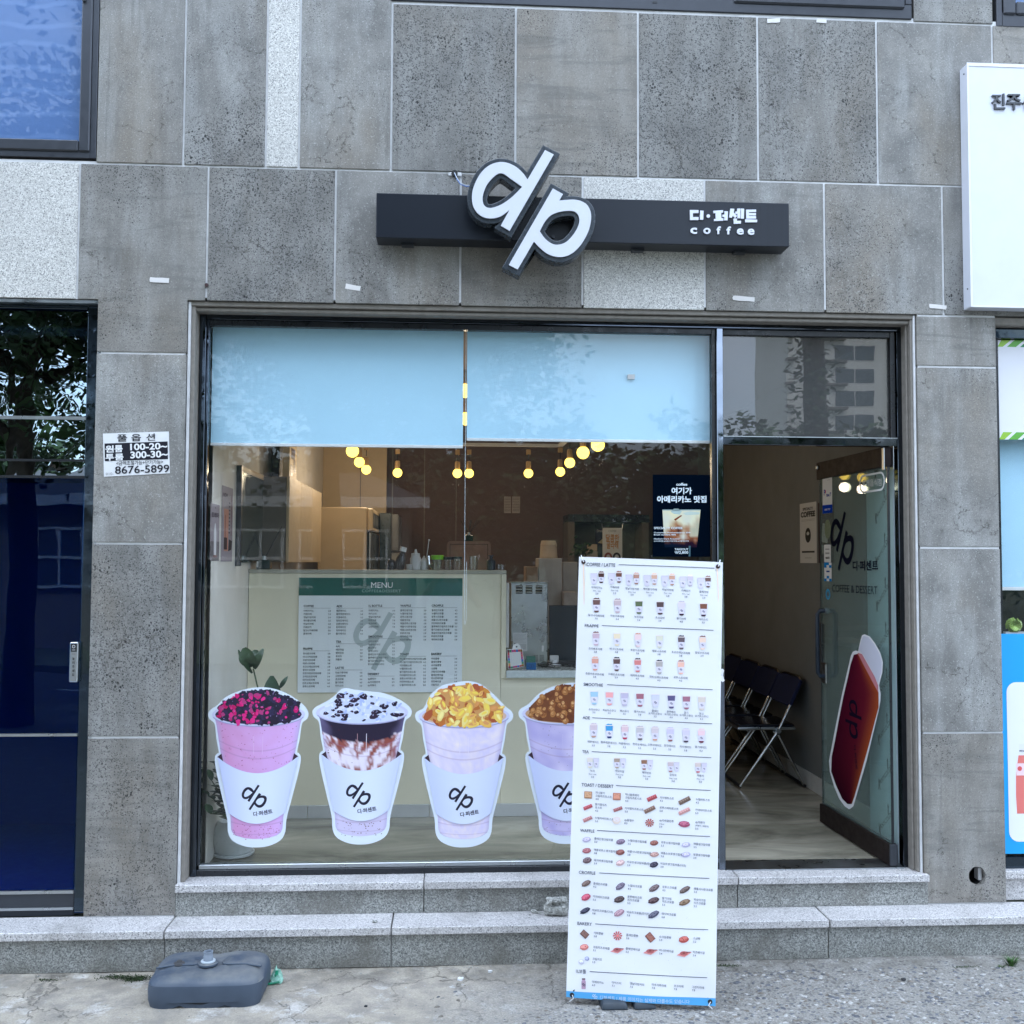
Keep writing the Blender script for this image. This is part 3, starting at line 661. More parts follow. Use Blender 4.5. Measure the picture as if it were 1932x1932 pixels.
pr.pl = wallplane(.0163); pr.arr(*fill([[(cxl+.008*math.cos(t*.4), z1-.02+.008*math.sin(t*.4)) for t in range(16)], [(cxl+.005*math.cos(t*.4), z1-.02+.005*math.sin(t*.4)) for t in range(16)]]), lambda a, b: (a, b), g(.5), 1)
pr.rect(cxl-.008, z1-.038, cxl+.008, z1-.034, g(.35), 1)
pr.obj('lock_lettering', lk)

# right neighbour: window with stripes, roller blind and a blue board
rn = thing('neighbour_window', (3, .08, ZT)); par(rn, bld)
YR = .08
rx0 = xr(1882, 1000, YR); rxa = xR1-.004
def rz_(v): return Z(1910, v, YR)
box(rxa, 4.25, .012, .12, rz_(620)+.0, JB).obj('stone_trim', MB['trim'], rn, .004)
box(rxa, 4.25, YR-.02, YR+.04, rz_(640), rz_(621)).obj('window_frame', fd, rn, .003)
box(rxa, rx0+.02, YR, YR+.04, rz_(1620), rz_(641)).obj('window_frame', MB['blackmetal'], rn)
box(rx0+.02, 4.25, YR+.01, YR+.016, rz_(1615), rz_(641)).obj('window_glass', MB['glass'], rn)
box(rxa, 4.25, YR-.02, YR+.04, rz_(1640), rz_(1614)).obj('window_frame', fd, rn, .003)
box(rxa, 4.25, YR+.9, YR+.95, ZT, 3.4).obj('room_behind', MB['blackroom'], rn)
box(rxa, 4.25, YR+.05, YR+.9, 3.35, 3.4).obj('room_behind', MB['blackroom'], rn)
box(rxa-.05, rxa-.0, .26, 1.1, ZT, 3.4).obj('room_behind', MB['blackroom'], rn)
bl2 = thing('roller_blind', (3, YR+.1, rz_(830)), 'pale roller blind hanging in the window at the right edge', 'roller blind')
box(rx0+.01, 4.2, YR+.10, YR+.104, rz_(1108), rz_(700)).obj('blind_fabric', MB['blind'], bl2)
box(rx0+.01, 4.2, YR+.095, YR+.109, rz_(1115), rz_(1108)-.0006).obj('bottom_bar', MB['white'], bl2, .002)
pr = Print(wallplane(YR+.009)); sg = thing('window_banner', (3, YR, rz_(720)), 'white window sticker with green diagonal stripes above and below', 'window sticker')
b0, b1 = rx0+.022, 4.2
pr.rect(b0, rz_(829), b1, rz_(641), g(.80, .80, .84), 0)
gr = [rgb(150, 196, 60), rgb(96, 172, 60), rgb(40, 140, 84), rgb(30, 130, 96)]
for (va, vb) in ((654, 641), (829, 815)):
    za, zb_ = rz_(va), rz_(vb); w_ = .070
    for k in range(14):
        xx = b0+k*w_*1.0
        pr.poly([(max(b0, xx-.02), za), (xx+.048-.02+.0, za), (xx+.072, zb_), (xx+.022, zb_)], gr[min(3, k)], 1)
pr.obj('sticker_print', sg)
# blue board with a drink bottle
bb = thing('blue_menu_board', (3.2, YR-.02, rz_(1600)), 'bright blue board with white inner panel and pink drink bottle', 'display board')
Yb = YR-.035; q0 = xr(1887, 1500, Yb); zt_, zb_ = Z(1910, 1196, Yb), Z(1910, 1611, Yb)
xb0 = (xr(1886, 1200, Yb)+xr(1895, 1611, Yb))/2
box(xb0, 4.2, Yb, Yb+.012, zb_, zt_).obj('board_panel', plain('blue_board', rgb(20, 158, 224), .45, var=0), bb, .001)
pr = Print(wallplane(Yb)); ia = xb0+.028; zi0, zi1 = Z(1915, 1588, Yb), Z(1915, 1287, Yb)
rr = .05; pts = []
for cx_, cz_, a0_ in ((ia+rr, zi0+rr, 180), (4.15, zi0+rr, 270), (4.15, zi1-rr, 0), (ia+rr, zi1-rr, 90)):
    for k in range(7): pts.append((cx_+rr*math.cos(R(a0_+k*15)), cz_+rr*math.sin(R(a0_+k*15))))
pr.poly(pts, g(.80, .81, .84), 1)
bx = xr(1924, 1470, Yb)+.03; 
def bz(v): return Z(1920, v, Yb)
pr.poly([(bx-.048, bz(1535)), (bx+.05, bz(1535)), (bx+.055, bz(1500)), (bx+.05, bz(1460)), (bx+.04, bz(1425)), (bx-.035, bz(1425)), (bx-.05, bz(1460)), (bx-.052, bz(1500))], rgb(226, 120, 112), 2)
pr.rect(bx-.03, bz(1425), bx+.04, bz(1404), rgb(226, 226, 236), 2); pr.rect(bx-.048, bz(1463), bx+.05, bz(1440), rgb(240, 210, 214), 3)
pr.poly([(bx-.03+.012*math.cos(t), bz(1450)+.012*math.sin(t)) for t in [k*.5 for k in range(12)]], rgb(220, 90, 90), 4)
pr.text('MEGA', bx-.03, bz(1418), .008, rgb(40, 40, 60), 4, 'L', .02)
pr.obj('board_print', bb)
# ribbon bow on the ledge
rb = thing('ribbon_bow', (xr(1912, 1195, YR+.06), YR+.06, rz_(1196)), 'shiny yellow green ribbon bow above the blue board', 'ribbon bow')
rm = plain('green_ribbon', rgb(150, 176, 84), .25, .3, var=.15, sc_=40)
for k in range(11):
    a = k*2.399; cx_ = xr(1912, 1180, YR+.06); cz_ = rz_(1181)
    dx, dz = math.cos(a)*.030, math.sin(a)*.026; q = Vector((-dz, 0, dx)).normalized()*.011
    p0 = Vector((cx_, YR+.06, cz_)); p1 = p0+Vector((dx, -.02, dz)); p2 = p0+Vector((dx*1.5, -.004, dz*1.5)); p3 = p0+Vector((dx*.9, .012, dz*.9))
    b = B(); P_ = [p0, p1, p2, p3]
    b.add([p-q for p in P_]+[p+q for p in P_], [(i, i+1, i+5, i+4) for i in range(3)]+[(3, 0, 4, 7)]); b.obj('ribbon_loop', rm, rb)
box(xr(1895, 1195, YR+.06), 4.2, YR+.05, YR+.10, rz_(1200), rz_(1194)).obj('shelf', MB['whiteplastic'], rb)

# ------------------------------------------------------------------ big white sign at the right edge
ws_ = thing('white_signboard', (3.2, -.04, 3), 'large white box sign with dark Korean lettering at the right edge', 'sign')
Yw = -.08; wx = xr(1827.5, 300, Yw); wz1 = Z(1835, 119, Yw); wz0 = Z(1835, 579, Yw)
box(wx, 4.3, Yw, -.002, wz0, wz1).obj('sign_box', MB['acrylic'], ws_, .004)
box(wx-.002, 4.3, Yw-.003, Yw-.0005, wz1-.016, wz1+.001).obj('sign_edge', MB['white'], ws_); box(wx-.002, wx+.008, Yw-.003, Yw-.0005, wz0, wz1-.0165).obj('sign_edge', MB['white'], ws_)
box(wx+.009, 4.3, Yw-.003, Yw-.0005, wz0-.001, wz0+.008).obj('sign_edge', MB['white'], ws_)
def raised(t, pl, u0, v0, u1, v1, mat, name, parent, depth=.012, bold=.02, gap=1.0, v1b=None, smooth=False):
    vs, fs = lettering(t, bold, gap, depth/2/.3)
    x0 = min(p[0] for p in vs); x1 = max(p[0] for p in vs); y0 = min(p[1] for p in vs); y1 = max(p[1] for p in vs)
    z0_ = min(p[2] for p in vs); z1_ = max(p[2] for p in vs)
    bl = pl.uv(u0, v1); br = pl.uv(u1, v1 if v1b is None else v1b); tl = pl.uv(u0, v0)
    b = B(); out = []
    for p in vs:
        i = (p[0]-x0)/(x1-x0); j = (p[1]-y0)/(y1-y0); h = (p[2]-z0_)/(z1_-z0_)*depth
        out.append(pl.at(bl[0]+(br[0]-bl[0])*i, bl[1]+(br[1]-bl[1])*i+(tl[1]-bl[1])*j, h))
    return b.add(out, fs).obj(name, mat, parent)
dk = plain('dark_letters', (.06, .065, .075, 1), .4)
pl = wallplane(Yw)
for ch, u0, v0, u1, v1 in (('진', 1870, 178, 1895, 207), ('주', 1898, 179, 1926, 208), ('신', 1927.5, 180, 1954, 209)):
    raised(ch, pl, u0, v0, u1, v1, dk, 'sign_letter', ws_, .010, .012)
for v_ in (140, 545): B().tube([(wx-.003, -.05, Z(1820, v_, -.05)), (wx+.002, -.05, Z(1820, v_, -.05))], .004).obj('screw', MB['alu'], ws_)

# ------------------------------------------------------------------ shop sign: dark bar, slanted letters
ss = thing('shop_sign', (.85, -.08, 2.9), 'long dark bar sign with big white dp letters over the cafe window', 'shop sign')
Ys = -.135; s0, s1 = X(709.5, 410, Ys), X(1489, 430, Ys)
sz1 = (Z(709, 361.5, Ys)+Z(1489, 386, Ys))/2; sz0 = (Z(709, 452, Ys)+Z(1489, 462, Ys))/2
box(s0, s1, Ys, -.012, sz0, sz1).obj('sign_bar', MB['signbar'], ss, .003)
box(s0+.02, s1-.02, -.012, -.0005, sz0+.05, sz1-.05).obj('mounting_rail', MB['blackmetal'], ss)
for u in (770, 1000, 1200, 1390): box(X(u, 460)-.03, X(u, 460)+.03, -.06, -.02, sz0-.012, sz0-.0005).obj('bracket', MB['alu'], ss)
pl = wallplane(Ys)
wl_ = emit('lit_letter_white', (.86, .93, 1, 1), 1.0) if 0 else MB['acrylic']
def q2(x, y): return ((2000+x*.20704)/1.56522, (600+y*.20704)/1.56522)
def pieces(polys, name):
    b = B()
    for p in polys:
        pts = [pl.uv(*q2(*c)) for c in p]; n = len(pts)
        b.add([pl.at(a, c, .0005) for a, c in pts]+[pl.at(a, c, .008) for a, c in pts], [tuple(range(n)), tuple(range(n, 2*n))]+[(i, (i+1) % n, (i+1) % n+n, i+n) for i in range(n)])
    b.obj(name, MB['acrylic'], ss)
pieces([[(175, 105), (298, 105), (298, 147), (218, 147), (220, 205), (300, 205), (298, 247), (178, 247)], [(322, 112), (371, 115), (365, 244), (318, 242)]], 'sign_letter')
pieces([[(438+26*math.cos(k*.63), 190+26*math.sin(k*.63)) for k in range(10)]], 'sign_dot')
pieces([[(510, 116), (648, 107), (650, 140), (622, 142), (625, 222), (652, 222), (654, 256), (522, 262), (518, 232), (545, 230), (540, 150), (512, 150)], [(668, 122), (717, 124), (712, 251), (664, 252), (666, 205), (640, 203), (640, 170), (668, 170)]], 'sign_letter')
pieces([[(752, 84), (808, 88), (800, 140), (848, 190), (822, 220), (786, 186), (772, 216), (735, 210)], [(850, 84), (896, 84), (892, 220), (852, 222), (852, 160), (822, 158), (824, 126), (850, 126)], [(903, 84), (948, 86), (945, 228), (900, 226)], [(797, 226), (846, 226), (846, 258), (905, 258), (903, 297), (802, 302)]], 'sign_letter')
pieces([[(977, 100), (1118, 98), (1118, 132), (1018, 134), (1018, 148), (1116, 148), (1116, 180), (1018, 180), (1018, 190), (1118, 190), (1118, 226), (980, 228)], [(963, 236), (1134, 242), (1132, 278), (963, 280)]], 'sign_letter')
for ch, a, b_, c, d in (('c', 183, 356, 278, 444), ('o', 368, 358, 470, 446), ('f', 556, 337, 618, 447), ('f', 698, 339, 762, 451), ('e', 845, 366, 942, 455), ('e', 1000, 370, 1095, 459)):
    u0, v0 = q2(a, b_); u1, v1 = q2(c, d); raised(ch, pl, u0, v0, u1, v1, MB['acrylic'], 'sign_letter', ss, .008, .028)
# the two slanted letters
Yl = -.215; pl2 = wallplane(Yl)
oc = onY((1000+1090*.5176)/1.56522, 1200*.5176/1.56522, Yl); kx = .5176/1.56522*(5+Yl)/FPX*1000*1.008
for nm, loops in (('letter_d', LOGO[:2]), ('letter_p', LOGO[2:])):
    lp = [[(a*kx, b*kx) for a, b in l] for l in loops]
    vs, fs = fill(lp, -.0015, .004); B().add([(oc.x+a, Yl-.006-c, oc.z+b) for a, b, c in vs], fs).obj(nm, MB['acrylic'], ss)
    vs, fs = fill(lp, .0175, .034, .003); B().add([(oc.x+a, Yl+.0375-c, oc.z+b) for a, b, c in vs], fs).obj(nm+'_casing', MB['casing'], ss)
for dx, dz in ((-.09, .05), (.12, -.10), (-.12, -.06), (.02, -.16)): B().tube([(oc.x+dx, Yl+.07, oc.z+dz), (oc.x+dx, Ys+.001, oc.z+dz)], .008).obj('spacer', MB['alu'], ss)
# cable hole and wires above the bar
wr_ = thing('sign_wires', (X(858, 330), -.01, Z(858, 330)), 'thin blue and white wires coming out of a black grommet above the sign', 'cables')
h0 = onY(857.5, 328); B().tube([(h0.x, .004, h0.z), (h0.x, -.012, h0.z)], .016, 12).obj('grommet', MB['rubber'], wr_)
box(h0.x-.03, h0.x+.035, -.004, -.0005, h0.z-.012, h0.z+.006).obj('sealant_patch', MB['caulk'], wr_, .002)
for k, (c, dz) in enumerate(((g(.1, .2, .5), 0), (g(.6, .65, .7), .006))):
    pts = [h0+Vector((0, -.014, 0))]+[onY(u, v, -.03)+Vector((0, 0, dz)) for u, v in ((862, 338), (869, 348), (880, 352), (892, 352))]+[onY(905, 355, -.06)]
    B().tube(pts, .0022, 5).obj('wire', plain('wire_%d' % k, c, .5, var=0), wr_, smooth=True)

# ------------------------------------------------------------------ tape left on the stone
tp = plain('masking_tape', rgb(224, 220, 216), .7, var=.05, sc_=30)
TL = [(283, 523.5, 318, 533.5, -1.5, 'blank white tape strip on the panel above the left pillar'), (652, 537, 680, 547.5, -8, 'torn white tape scrap left of the sign letters'),
      (1382, 558.5, 1424, 568.5, -3, 'widest cream tape strip under the right end of the sign bar'), (1447, 34, 1472.5, 43.5, 5, 'white tape scrap just under the upper window, left one of two'),
      (1540, 34.5, 1559.5, 43.5, -3, 'white tape scrap just under the upper window, right one of two'), (1753, 574, 1786, 583.5, -4, 'white tape strip across a joint beside the white signboard')]
for i, (a, b_, c, d, an, lab) in enumerate(TL):
    p = onY((a+c)/2, (b_+d)/2, -.0015); w2 = (c-a)/2*5/FPX; h2 = (d-b_)/2*5/FPX; ca, sa = math.cos(R(an)), math.sin(R(an))
    rj = random.Random(i); pts = []
    for (m, n_) in ((-1, -1), (-.3, -1), (.4, -1), (1, -1), (1.03, 0), (1, 1), (.3, 1), (-.4, 1), (-1, 1), (-1.05, .1)):
        xx, zz = m*w2+rj.uniform(-.002, .002), n_*h2*.9+rj.uniform(-.0012, .0012); pts.append((p.x+xx*ca-zz*sa, p.z+xx*sa+zz*ca))
    o = B().prism(pts, -.0022, -.0015+.0005).obj('tape_strip', tp); tag(o, lab, 'tape strip', 'tape remnants on the stone wall')
kb = onY(390, 538); o = B().tube([(kb.x, .002, kb.z), (kb.x, -.006, kb.z)], .009, 10).obj('anchor_plug', plain('dark_red_plug', (.05, .02, .02, 1), .6)); tag(o, 'small dark red plug in the joint above the window', 'wall plug')

# ------------------------------------------------------------------ room-to-let notice on the left pillar
no = thing('rental_notice', onY(258, 858), 'white paper notice with black Korean text and a phone number on the left pillar', 'notice')
A_ = onY(195.5, 818, -.003); Bn = onY(319, 814, -.003); Cn = onY(196, 899.5, -.003)
ex = (Bn-A_).normalized(); ez_ = (A_-Cn); ez_ = (ez_-ex*ez_.dot(ex)).normalized(); pln = Plane(Cn, ex, ez_, (0, -1, 0))
W_, H_ = (onY(320.5, 893, -.003)-Cn).length, (A_-Cn).length
B().add([pln.at(a, b_, h) for h in (-.0022, 0) for a, b_ in ((0, 0), (W_, .006), (W_, H_), (0, H_))], [(0, 1, 2, 3), (4, 5, 6, 7), (0, 1, 5, 4), (1, 2, 6, 5), (2, 3, 7, 6), (3, 0, 4, 7)]).obj('paper', MB['white'], no)
pr = Print(pln); K = g(.012, .012, .02); Wt = g(.8)
def nx(x): return (x-592)/372*W_
def nz(y): return H_*(1-(y-541)/254)
def nb(t, a, b_, c, d, col, bold=.0, gap=1.0, lay=3):
    vs, fs = lettering(t, bold, gap); x0 = min(p[0] for p in vs); x1 = max(p[0] for p in vs); y0 = min(p[1] for p in vs); y1 = max(p[1] for p in vs)
    pr.arr(vs, fs, lambda p, q: (nx(a)+(p-x0)/(x1-x0)*(nx(c)-nx(a)), nz(d)+(q-y0)/(y1-y0)*(nz(b_)-nz(d))), col, lay)
pr.rect(nx(600), nz(704), nx(956), nz(600), K, 1)
for t, a, c in (('풀', 672, 728), ('옵', 752, 806), ('션', 836, 886)): nb(t, a, 550, c, 592, K, .012)
for t, a, c, b_, d in (('원', 604, 652, 612, 654), ('룸', 656, 702, 612, 654), ('투', 604, 652, 662, 702), ('룸', 656, 706, 662, 702)): nb(t, a, b_, c, d, Wt, .03)
nb('100-20~', 744, 606, 954, 646, Wt, .03); nb('300-30~', 744, 652, 956, 694, Wt, .03)
nb('<금액조절가능+단기가능>', 664, 706, 928, 732, K, .006); nb('010-', 604, 772, 648, 786, g(.25), .0); nb('8676-5899', 656, 736, 962, 782, K, .012)
pr.obj('notice_print', no, MB['printmatt'])
# ================================================================== GLASS DOOR, swung inward
dh = Vector((2.232, .105, 0)); df = Vector((2.198, .985, 0)); dd_ = (dh-df).normalized(); dn = Vector((-dd_.y, dd_.x, 0))
if dn.x > 0: dn = -dn
dl = (dh-df).length; dz0, dz1 = ZS+.008, 2.458
dpl = Plane(Vector((df.x, df.y, 0)), dd_, (0, 0, 1), dn)
gd = thing('glass_door', (dh.x, dh.y, ZS)); par(gd, bld)
def dbox(a0, a1, z0, z1, t0, t1, name, mat, bev=0, parent=None):
    c = dpl.at((a0+a1)/2, (z0+z1)/2, (t0+t1)/2)
    return B().obox(c, dd_*(a1-a0)/2, dn*(t1-t0)/2, Vector((0, 0, (z1-z0)/2))).obj(name, mat, parent or gd, bev)
dbox(0, dl-.005, dz1-.100, dz1, -.022, .022, 'top_rail', MB['brown'], .002)
dbox(0, dl-.005, dz0, dz0+.105, -.022, .022, 'bottom_rail', MB['brown'], .002)
dbox(dl-.004, dl+.006, dz0, dz0+.105, -.02, .02, 'pivot_plate', MB['alu'], .002); dbox(dl-.03, dl+.012, dz1-.115, dz1+.005, -.024, -.0225, 'pivot_plate', MB['steel'], .002)
dbox(dl-.016, dl+.012, dz1-.120, dz1-.004, .0225, .028, 'hinge_bracket', MB['steel'], .003)
dbox(.012, .040, dz1-.042, dz1-.018, .0225, .034, 'top_stop', MB['steel'], .004)
dbox(.004, dl-.008, dz0+.106, dz1-.101, -.005, .005, 'door_glass', MB['doorglass'], 0)
dbox(0, .0035, dz0+.106, dz1-.101, -.006, .006, 'glass_edge', plain('black_gasket', (.008, .012, .014, 1), .3), 0)
dbox(dl-.008, dl-.002, dz0+.106, dz1-.101, -.006, .006, 'glass_edge', MB['blackmetal'], 0)
def ps(u, v): return dpl.uv(u, v)
def q5(x, y): return (2100+.31056*x)/1.56522, (1800+.31056*y)/1.56522
# long loop handles both sides of the glass
hb = thing('door_handle', dpl.at(.07, 1.5)); par(hb, gd)
zt_h, zb_h = 1.865+(ray(1560, 1152).z/ray(1560, 1152).y)*5.92, 1.865+(ray(1560, 1275).z/ray(1560, 1275).y)*5.92
for side in (1, -1):
    hh = (.022 if side > 0 else .022)
    pts = []
    ca = .075
    rr = .035
    for (cx_, cz_, a0_) in ((.075-0, zt_h-rr, 0),): pass
    loop = [dpl.at(.075, zt_h, side*.004), dpl.at(.075, zt_h, side*.042), dpl.at(.075, zt_h-.02, side*.056), dpl.at(.075, zb_h+.02, side*.056), dpl.at(.075, zb_h, side*.042), dpl.at(.075, zb_h, side*.004)]
    B().tube(loop, .0135, 10).obj('handle_bar', plain('dark_blue_handle_%d' % (side > 0), (.018, .030, .050, 1), .35), hb, smooth=True)
for z_ in (zt_h, zb_h): B().tube([dpl.at(.075, z_, -.012), dpl.at(.075, z_, .012)], .018, 12).obj('handle_washer', MB['steel'], hb)
dbox(.02, .10, zb_h-.045, zb_h+.075, -.018, .018, 'lock_case', MB['chrome'], .006)
dbox(0, .022, zb_h-.03, zb_h+.30, -.010, .010, 'lock_strip', MB['blackmetal'], .003)
# film covered panel behind the hinge side
fp = Plane((fx1-.012, YF, 0), (0, 1, 0), (0, 0, 1), (-1, 0, 0))
jp = box(fx1-.0290, fx1+.02, YF+.052, YF+.40, ZS, tz0).obj('film_covered_jamb', plain('white_film_panel', rgb(206, 216, 222), .35, var=.04), sw)
pr = Print(Plane((fx1-.0290, YF+.052, ZS), (0, -1, 0), (0, 0, 1), (-1, 0, 0)), base=.0012)
K = g(.05)
for k in range(9):
    zz_ = .12+k*.235
    pr.text('ANYCOLOR', -.205, zz_, .024, K, 1, 'L', .012, 1.05, wid=.19, ang=R(38))
    pr.poly([(-.235, zz_-.03), (-.228, zz_-.03), (-.222, zz_-.005), (-.214, zz_-.03), (-.206, zz_-.03), (-.214, zz_+.005), (-.206, zz_+.03), (-.214, zz_+.03), (-.222, zz_+.012), (-.228, zz_+.03), (-.235, zz_+.03), (-.228, zz_)], K, 1)
    pr.poly([(-.118, zz_+.10), (-.108, zz_+.10), (-.108, zz_+.14), (-.103, zz_+.14), (-.113, zz_+.16), (-.123, zz_+.14), (-.118, zz_+.14)], K, 1)
pr.obj('film_print', sw)

# prints on the door glass
def dthing(name, u, v, lab, cat, grp=None):
    a, b = ps(u, v); return thing(name, dpl.at(a, b, .006), lab, cat, grp)
pd = Plane(dpl.at(0, 0, .0055), dd_, (0, 0, 1), dn)
def q6(x, y): return (2420+.21739*x)/1.56522, (1380+.21739*y)/1.56522
INKB = g(.008, .009, .020)
o = dthing('door_lettering', 1580, 700, 'black slanted dp letters with shop name and COFFEE & DESSERT on the glass door', 'door lettering')
pr = Print(pd)
lt, rt_, tp_, bt_ = pd.uv(*q6(150, 900))[0], pd.uv(*q6(470, 1000))[0], pd.uv(*q6(345, 595))[1], pd.uv(*q6(268, 1412))[1]
vs, fs = fill(LOGO); a0 = min(p[0] for p in vs); a1 = max(p[0] for p in vs); b0 = min(p[1] for p in vs); b1 = max(p[1] for p in vs)
pr.arr(vs, fs, lambda a, b: (lt+(a-a0)/(a1-a0)*(rt_-lt), bt_+(b-b0)/(b1-b0)*(tp_-bt_)), INKB, 2)
pr.tbox('디·퍼센트', *q6(455, 1270), *q6(800, 1405), INKB, 2, .03)
pr.tbox('COFFEE & DESSERT', *q6(176, 1592), *q6(790, 1690), INKB, 2, 0, 1.0, v1b=q6(790, 1726)[1])
pr.obj('door_lettering_print', o, MB['vinyl'])
o = dthing('restaurant_type_sticker', 1640, 600, 'white outlined oval sticker with Korean letters at the top of the glass door', 'door sticker')
pr = Print(pd)
(sa, sb), (sc_, sd_) = pd.uv(*q6(545, 205)), pd.uv(*q6(890, 205)); zt2 = pd.uv(*q6(720, 80))[1]; zb2 = pd.uv(*q6(720, 335))[1]
def rrect(x0, z0, x1, z1, r, n=6):
    return [(cx_+r*math.cos(R(a+90*k/n)), cz_+r*math.sin(R(a+90*k/n))) for cx_, cz_, a in ((x1-r, z0+r, 270), (x1-r, z1-r, 0), (x0+r, z1-r, 90), (x0+r, z0+r, 180)) for k in range(n+1)]
ring = fill([rrect(sa, zb2, sc_, zt2, .048), rrect(sa+.010, zb2+.010, sc_-.010, zt2-.010, .040)])
pr.arr(ring[0], ring[1], lambda a, b: (a, b), g(.75), 2)
pr.tbox('휴게음식점', *q6(583, 172), *q6(846, 268), g(.6), 2, .012, v0b=0, v1b=q6(846, 250)[1])
pr.obj('sticker_print', o, MB['vinyl'])
# stickers at the free edge, one under the other
def stick(name, lab, x0, y0, x1, y1, col, draw, rad=.008):
    o = dthing(name, *q6((x0+x1)/2, (y0+y1)/2), lab, 'door sticker'); pr = Print(pd)
    a0, z1 = pd.uv(*q6(x0, y0)); a1, z0 = pd.uv(*q6(x1, y1)); a0 = max(a0, .006); pr.poly(rrect(a0, z0, a1, z1, rad, 4), col, 1); draw(pr, a0, z0, a1, z1); pr.obj('sticker_print', o, MB['vinyl'])
def dr1(p, a0, z0, a1, z1):
    w_, h_ = a1-a0, z1-z0
    p.text('P', a0+w_*.15, z0+h_*.52, h_*.16, rgb(30, 60, 150), 3, 'L', .03); p.text('tec7', a0+w_*.40, z0+h_*.47, h_*.10, rgb(40, 50, 140), 3, 'L', .03, wid=w_*.5)
    p.rect(a0+w_*.3, z0+h_*.56, a0+w_*.36, z0+h_*.66, rgb(190, 30, 90), 4); p.poly([(a0, z0), (a1, z0), (a1, z0+h_*.23), (a0, z0+h_*.24)], rgb(22, 60, 170), 2)
    p.text('1588-7757', a0+w_*.2, z0+h_*.08, h_*.05, g(.7), 3, 'L', .02, wid=w_*.6); p.text('CATCH ME', a0+w_*.5, z0+h_*.92, h_*.02, g(.3), 3, 'L', 0, wid=w_*.35)
stick('payment_sticker', 'tall white and blue sticker at the top of the door glass edge', 42, 155, 178, 615, g(.74), dr1)
def dr2(p, a0, z0, a1, z1):
    w_, h_ = a1-a0, z1-z0
    p.text('eats', a0+w_*.22, z0+h_*.2, h_*.16, g(.05), 3, 'L', .03, wid=w_*.6); p.rect(a0+w_*.2, z0+h_*.46, a0+w_*.8, z0+h_*.56, g(.35), 3); p.rect(a0+w_*.2, z0+h_*.72, a0+w_*.8, z0+h_*.77, g(.25), 3)
stick('delivery_sticker', 'small rounded white sticker reading eats on the glass door', 64, 1053, 158, 1290, g(.72), dr2)
def dr3(p, a0, z0, a1, z1):
    w_, h_ = a1-a0, z1-z0
    for (i, j) in ((0, 0), (2, 0), (1, 1), (0, 5), (1, 6), (2, 5), (0, 6)): p.rect(a0+w_*i/3, z0+h_*j/7, a0+w_*(i+1)/3, z0+h_*(j+1)/7, rgb(30, 120, 190), 2)
    p.rect(a0+w_*.3, z0+h_*.48, a0+w_*.75, z0+h_*.56, rgb(40, 60, 130), 3)
stick('checkered_sticker', 'blue and white checkered sticker below the eats sticker', 66, 1292, 168, 1550, g(.72), dr3, .003)
o = dthing('round_sticker', *q6(117, 1725), 'round light blue sticker below the checkered one on the door', 'door sticker'); pr = Print(pd)
ca_, cz_ = pd.uv(*q6(117, 1725)); ra = .030; el = lambda k: [(ca_+ra*k*math.cos(i*.2618), cz_+ra*1.0*k*math.sin(i*.2618)) for i in range(24)]
f1 = fill([el(1.05), el(.72)]); pr.arr(f1[0], f1[1], lambda a, b: (a, b), rgb(60, 150, 200), 1); f1 = fill([el(.6), el(.48)]); pr.arr(f1[0], f1[1], lambda a, b: (a, b), rgb(60, 150, 200), 1)
pr.obj('sticker_print', o, MB['vinyl'])
# big red drink decal
o = dthing('drink_decal', 1600, 1380, 'large slanted red drink decal with white outline on the lower glass door', 'door decal'); pr = Print(pd)
out = [pd.uv(*q5(*c)) for c in ((1460, 235), (1510, 255), (1560, 320), (1610, 410), (1635, 500), (1630, 600), (1597, 720), (1615, 800), (1612, 870), (1590, 980), (1480, 1440), (1355, 1870), (1315, 1900), (1270, 1870), (1220, 1800), (1170, 1680), (1130, 1540), (1122, 1440), (1150, 1290), (1240, 830), (1330, 440), (1350, 400), (1375, 390), (1400, 396), (1420, 300), (1436, 246))]
pr.poly(out, g(.76, .77, .82), 1)
lid = [pd.uv(*q5(*c)) for c in ((1408, 385), (1430, 300), (1450, 250), (1500, 265), (1552, 330), (1602, 420), (1624, 500), (1620, 600), (1588, 700), (1520, 560), (1450, 430))]; pr.poly(lid, g(.60, .62, .74), 2)
# the liquid, printed as a graded picture
T = [(1360, 430), (1330, 520), (1300, 660), (1260, 830), (1215, 1060), (1180, 1250), (1150, 1400), (1145, 1540), (1190, 1670), (1250, 1800), (1300, 1850)]
U_ = [(1400, 420), (1450, 520), (1520, 650), (1595, 790), (1595, 930), (1560, 1060), (1510, 1260), (1460, 1440), (1410, 1620), (1365, 1780), (1340, 1850)]
def mixc(a, b, t): return tuple(a[i]*(1-t)+b[i]*t for i in range(3))+(1,)
Cd = (rgb(72, 16, 38), rgb(100, 26, 42), rgb(156, 74, 42), rgb(32, 10, 22))
def lq(i, j):
    x = i/8; c = mixc(Cd[0], Cd[1], min(1, x*1.4)) if x < .7 else mixc(Cd[1], Cd[2], (x-.7)/.3)
    return mixc(c, Cd[3], max(0, min(.85, j/10*1.3-.35-.45*x)))
for j in range(10):
    for i in range(8):
        q = []; cs = []
        for (a, b) in ((i, j), (i+1, j), (i+1, j+1), (i, j+1)):
            l_, r_ = pd.uv(*q5(*T[b])), pd.uv(*q5(*U_[b])); q.append((l_[0]+(r_[0]-l_[0])*a/8, l_[1]+(r_[1]-l_[1])*a/8)); cs.append(lq(a, b))
        pr.poly(q, cs, 3)
rim = [pd.uv(*q5(*c)) for c in ((1395, 410), (1440, 425), (1560, 640), (1592, 720), (1594, 790), (1540, 690), (1450, 520))]; pr.poly(rim, rgb(196, 130, 140), 4)
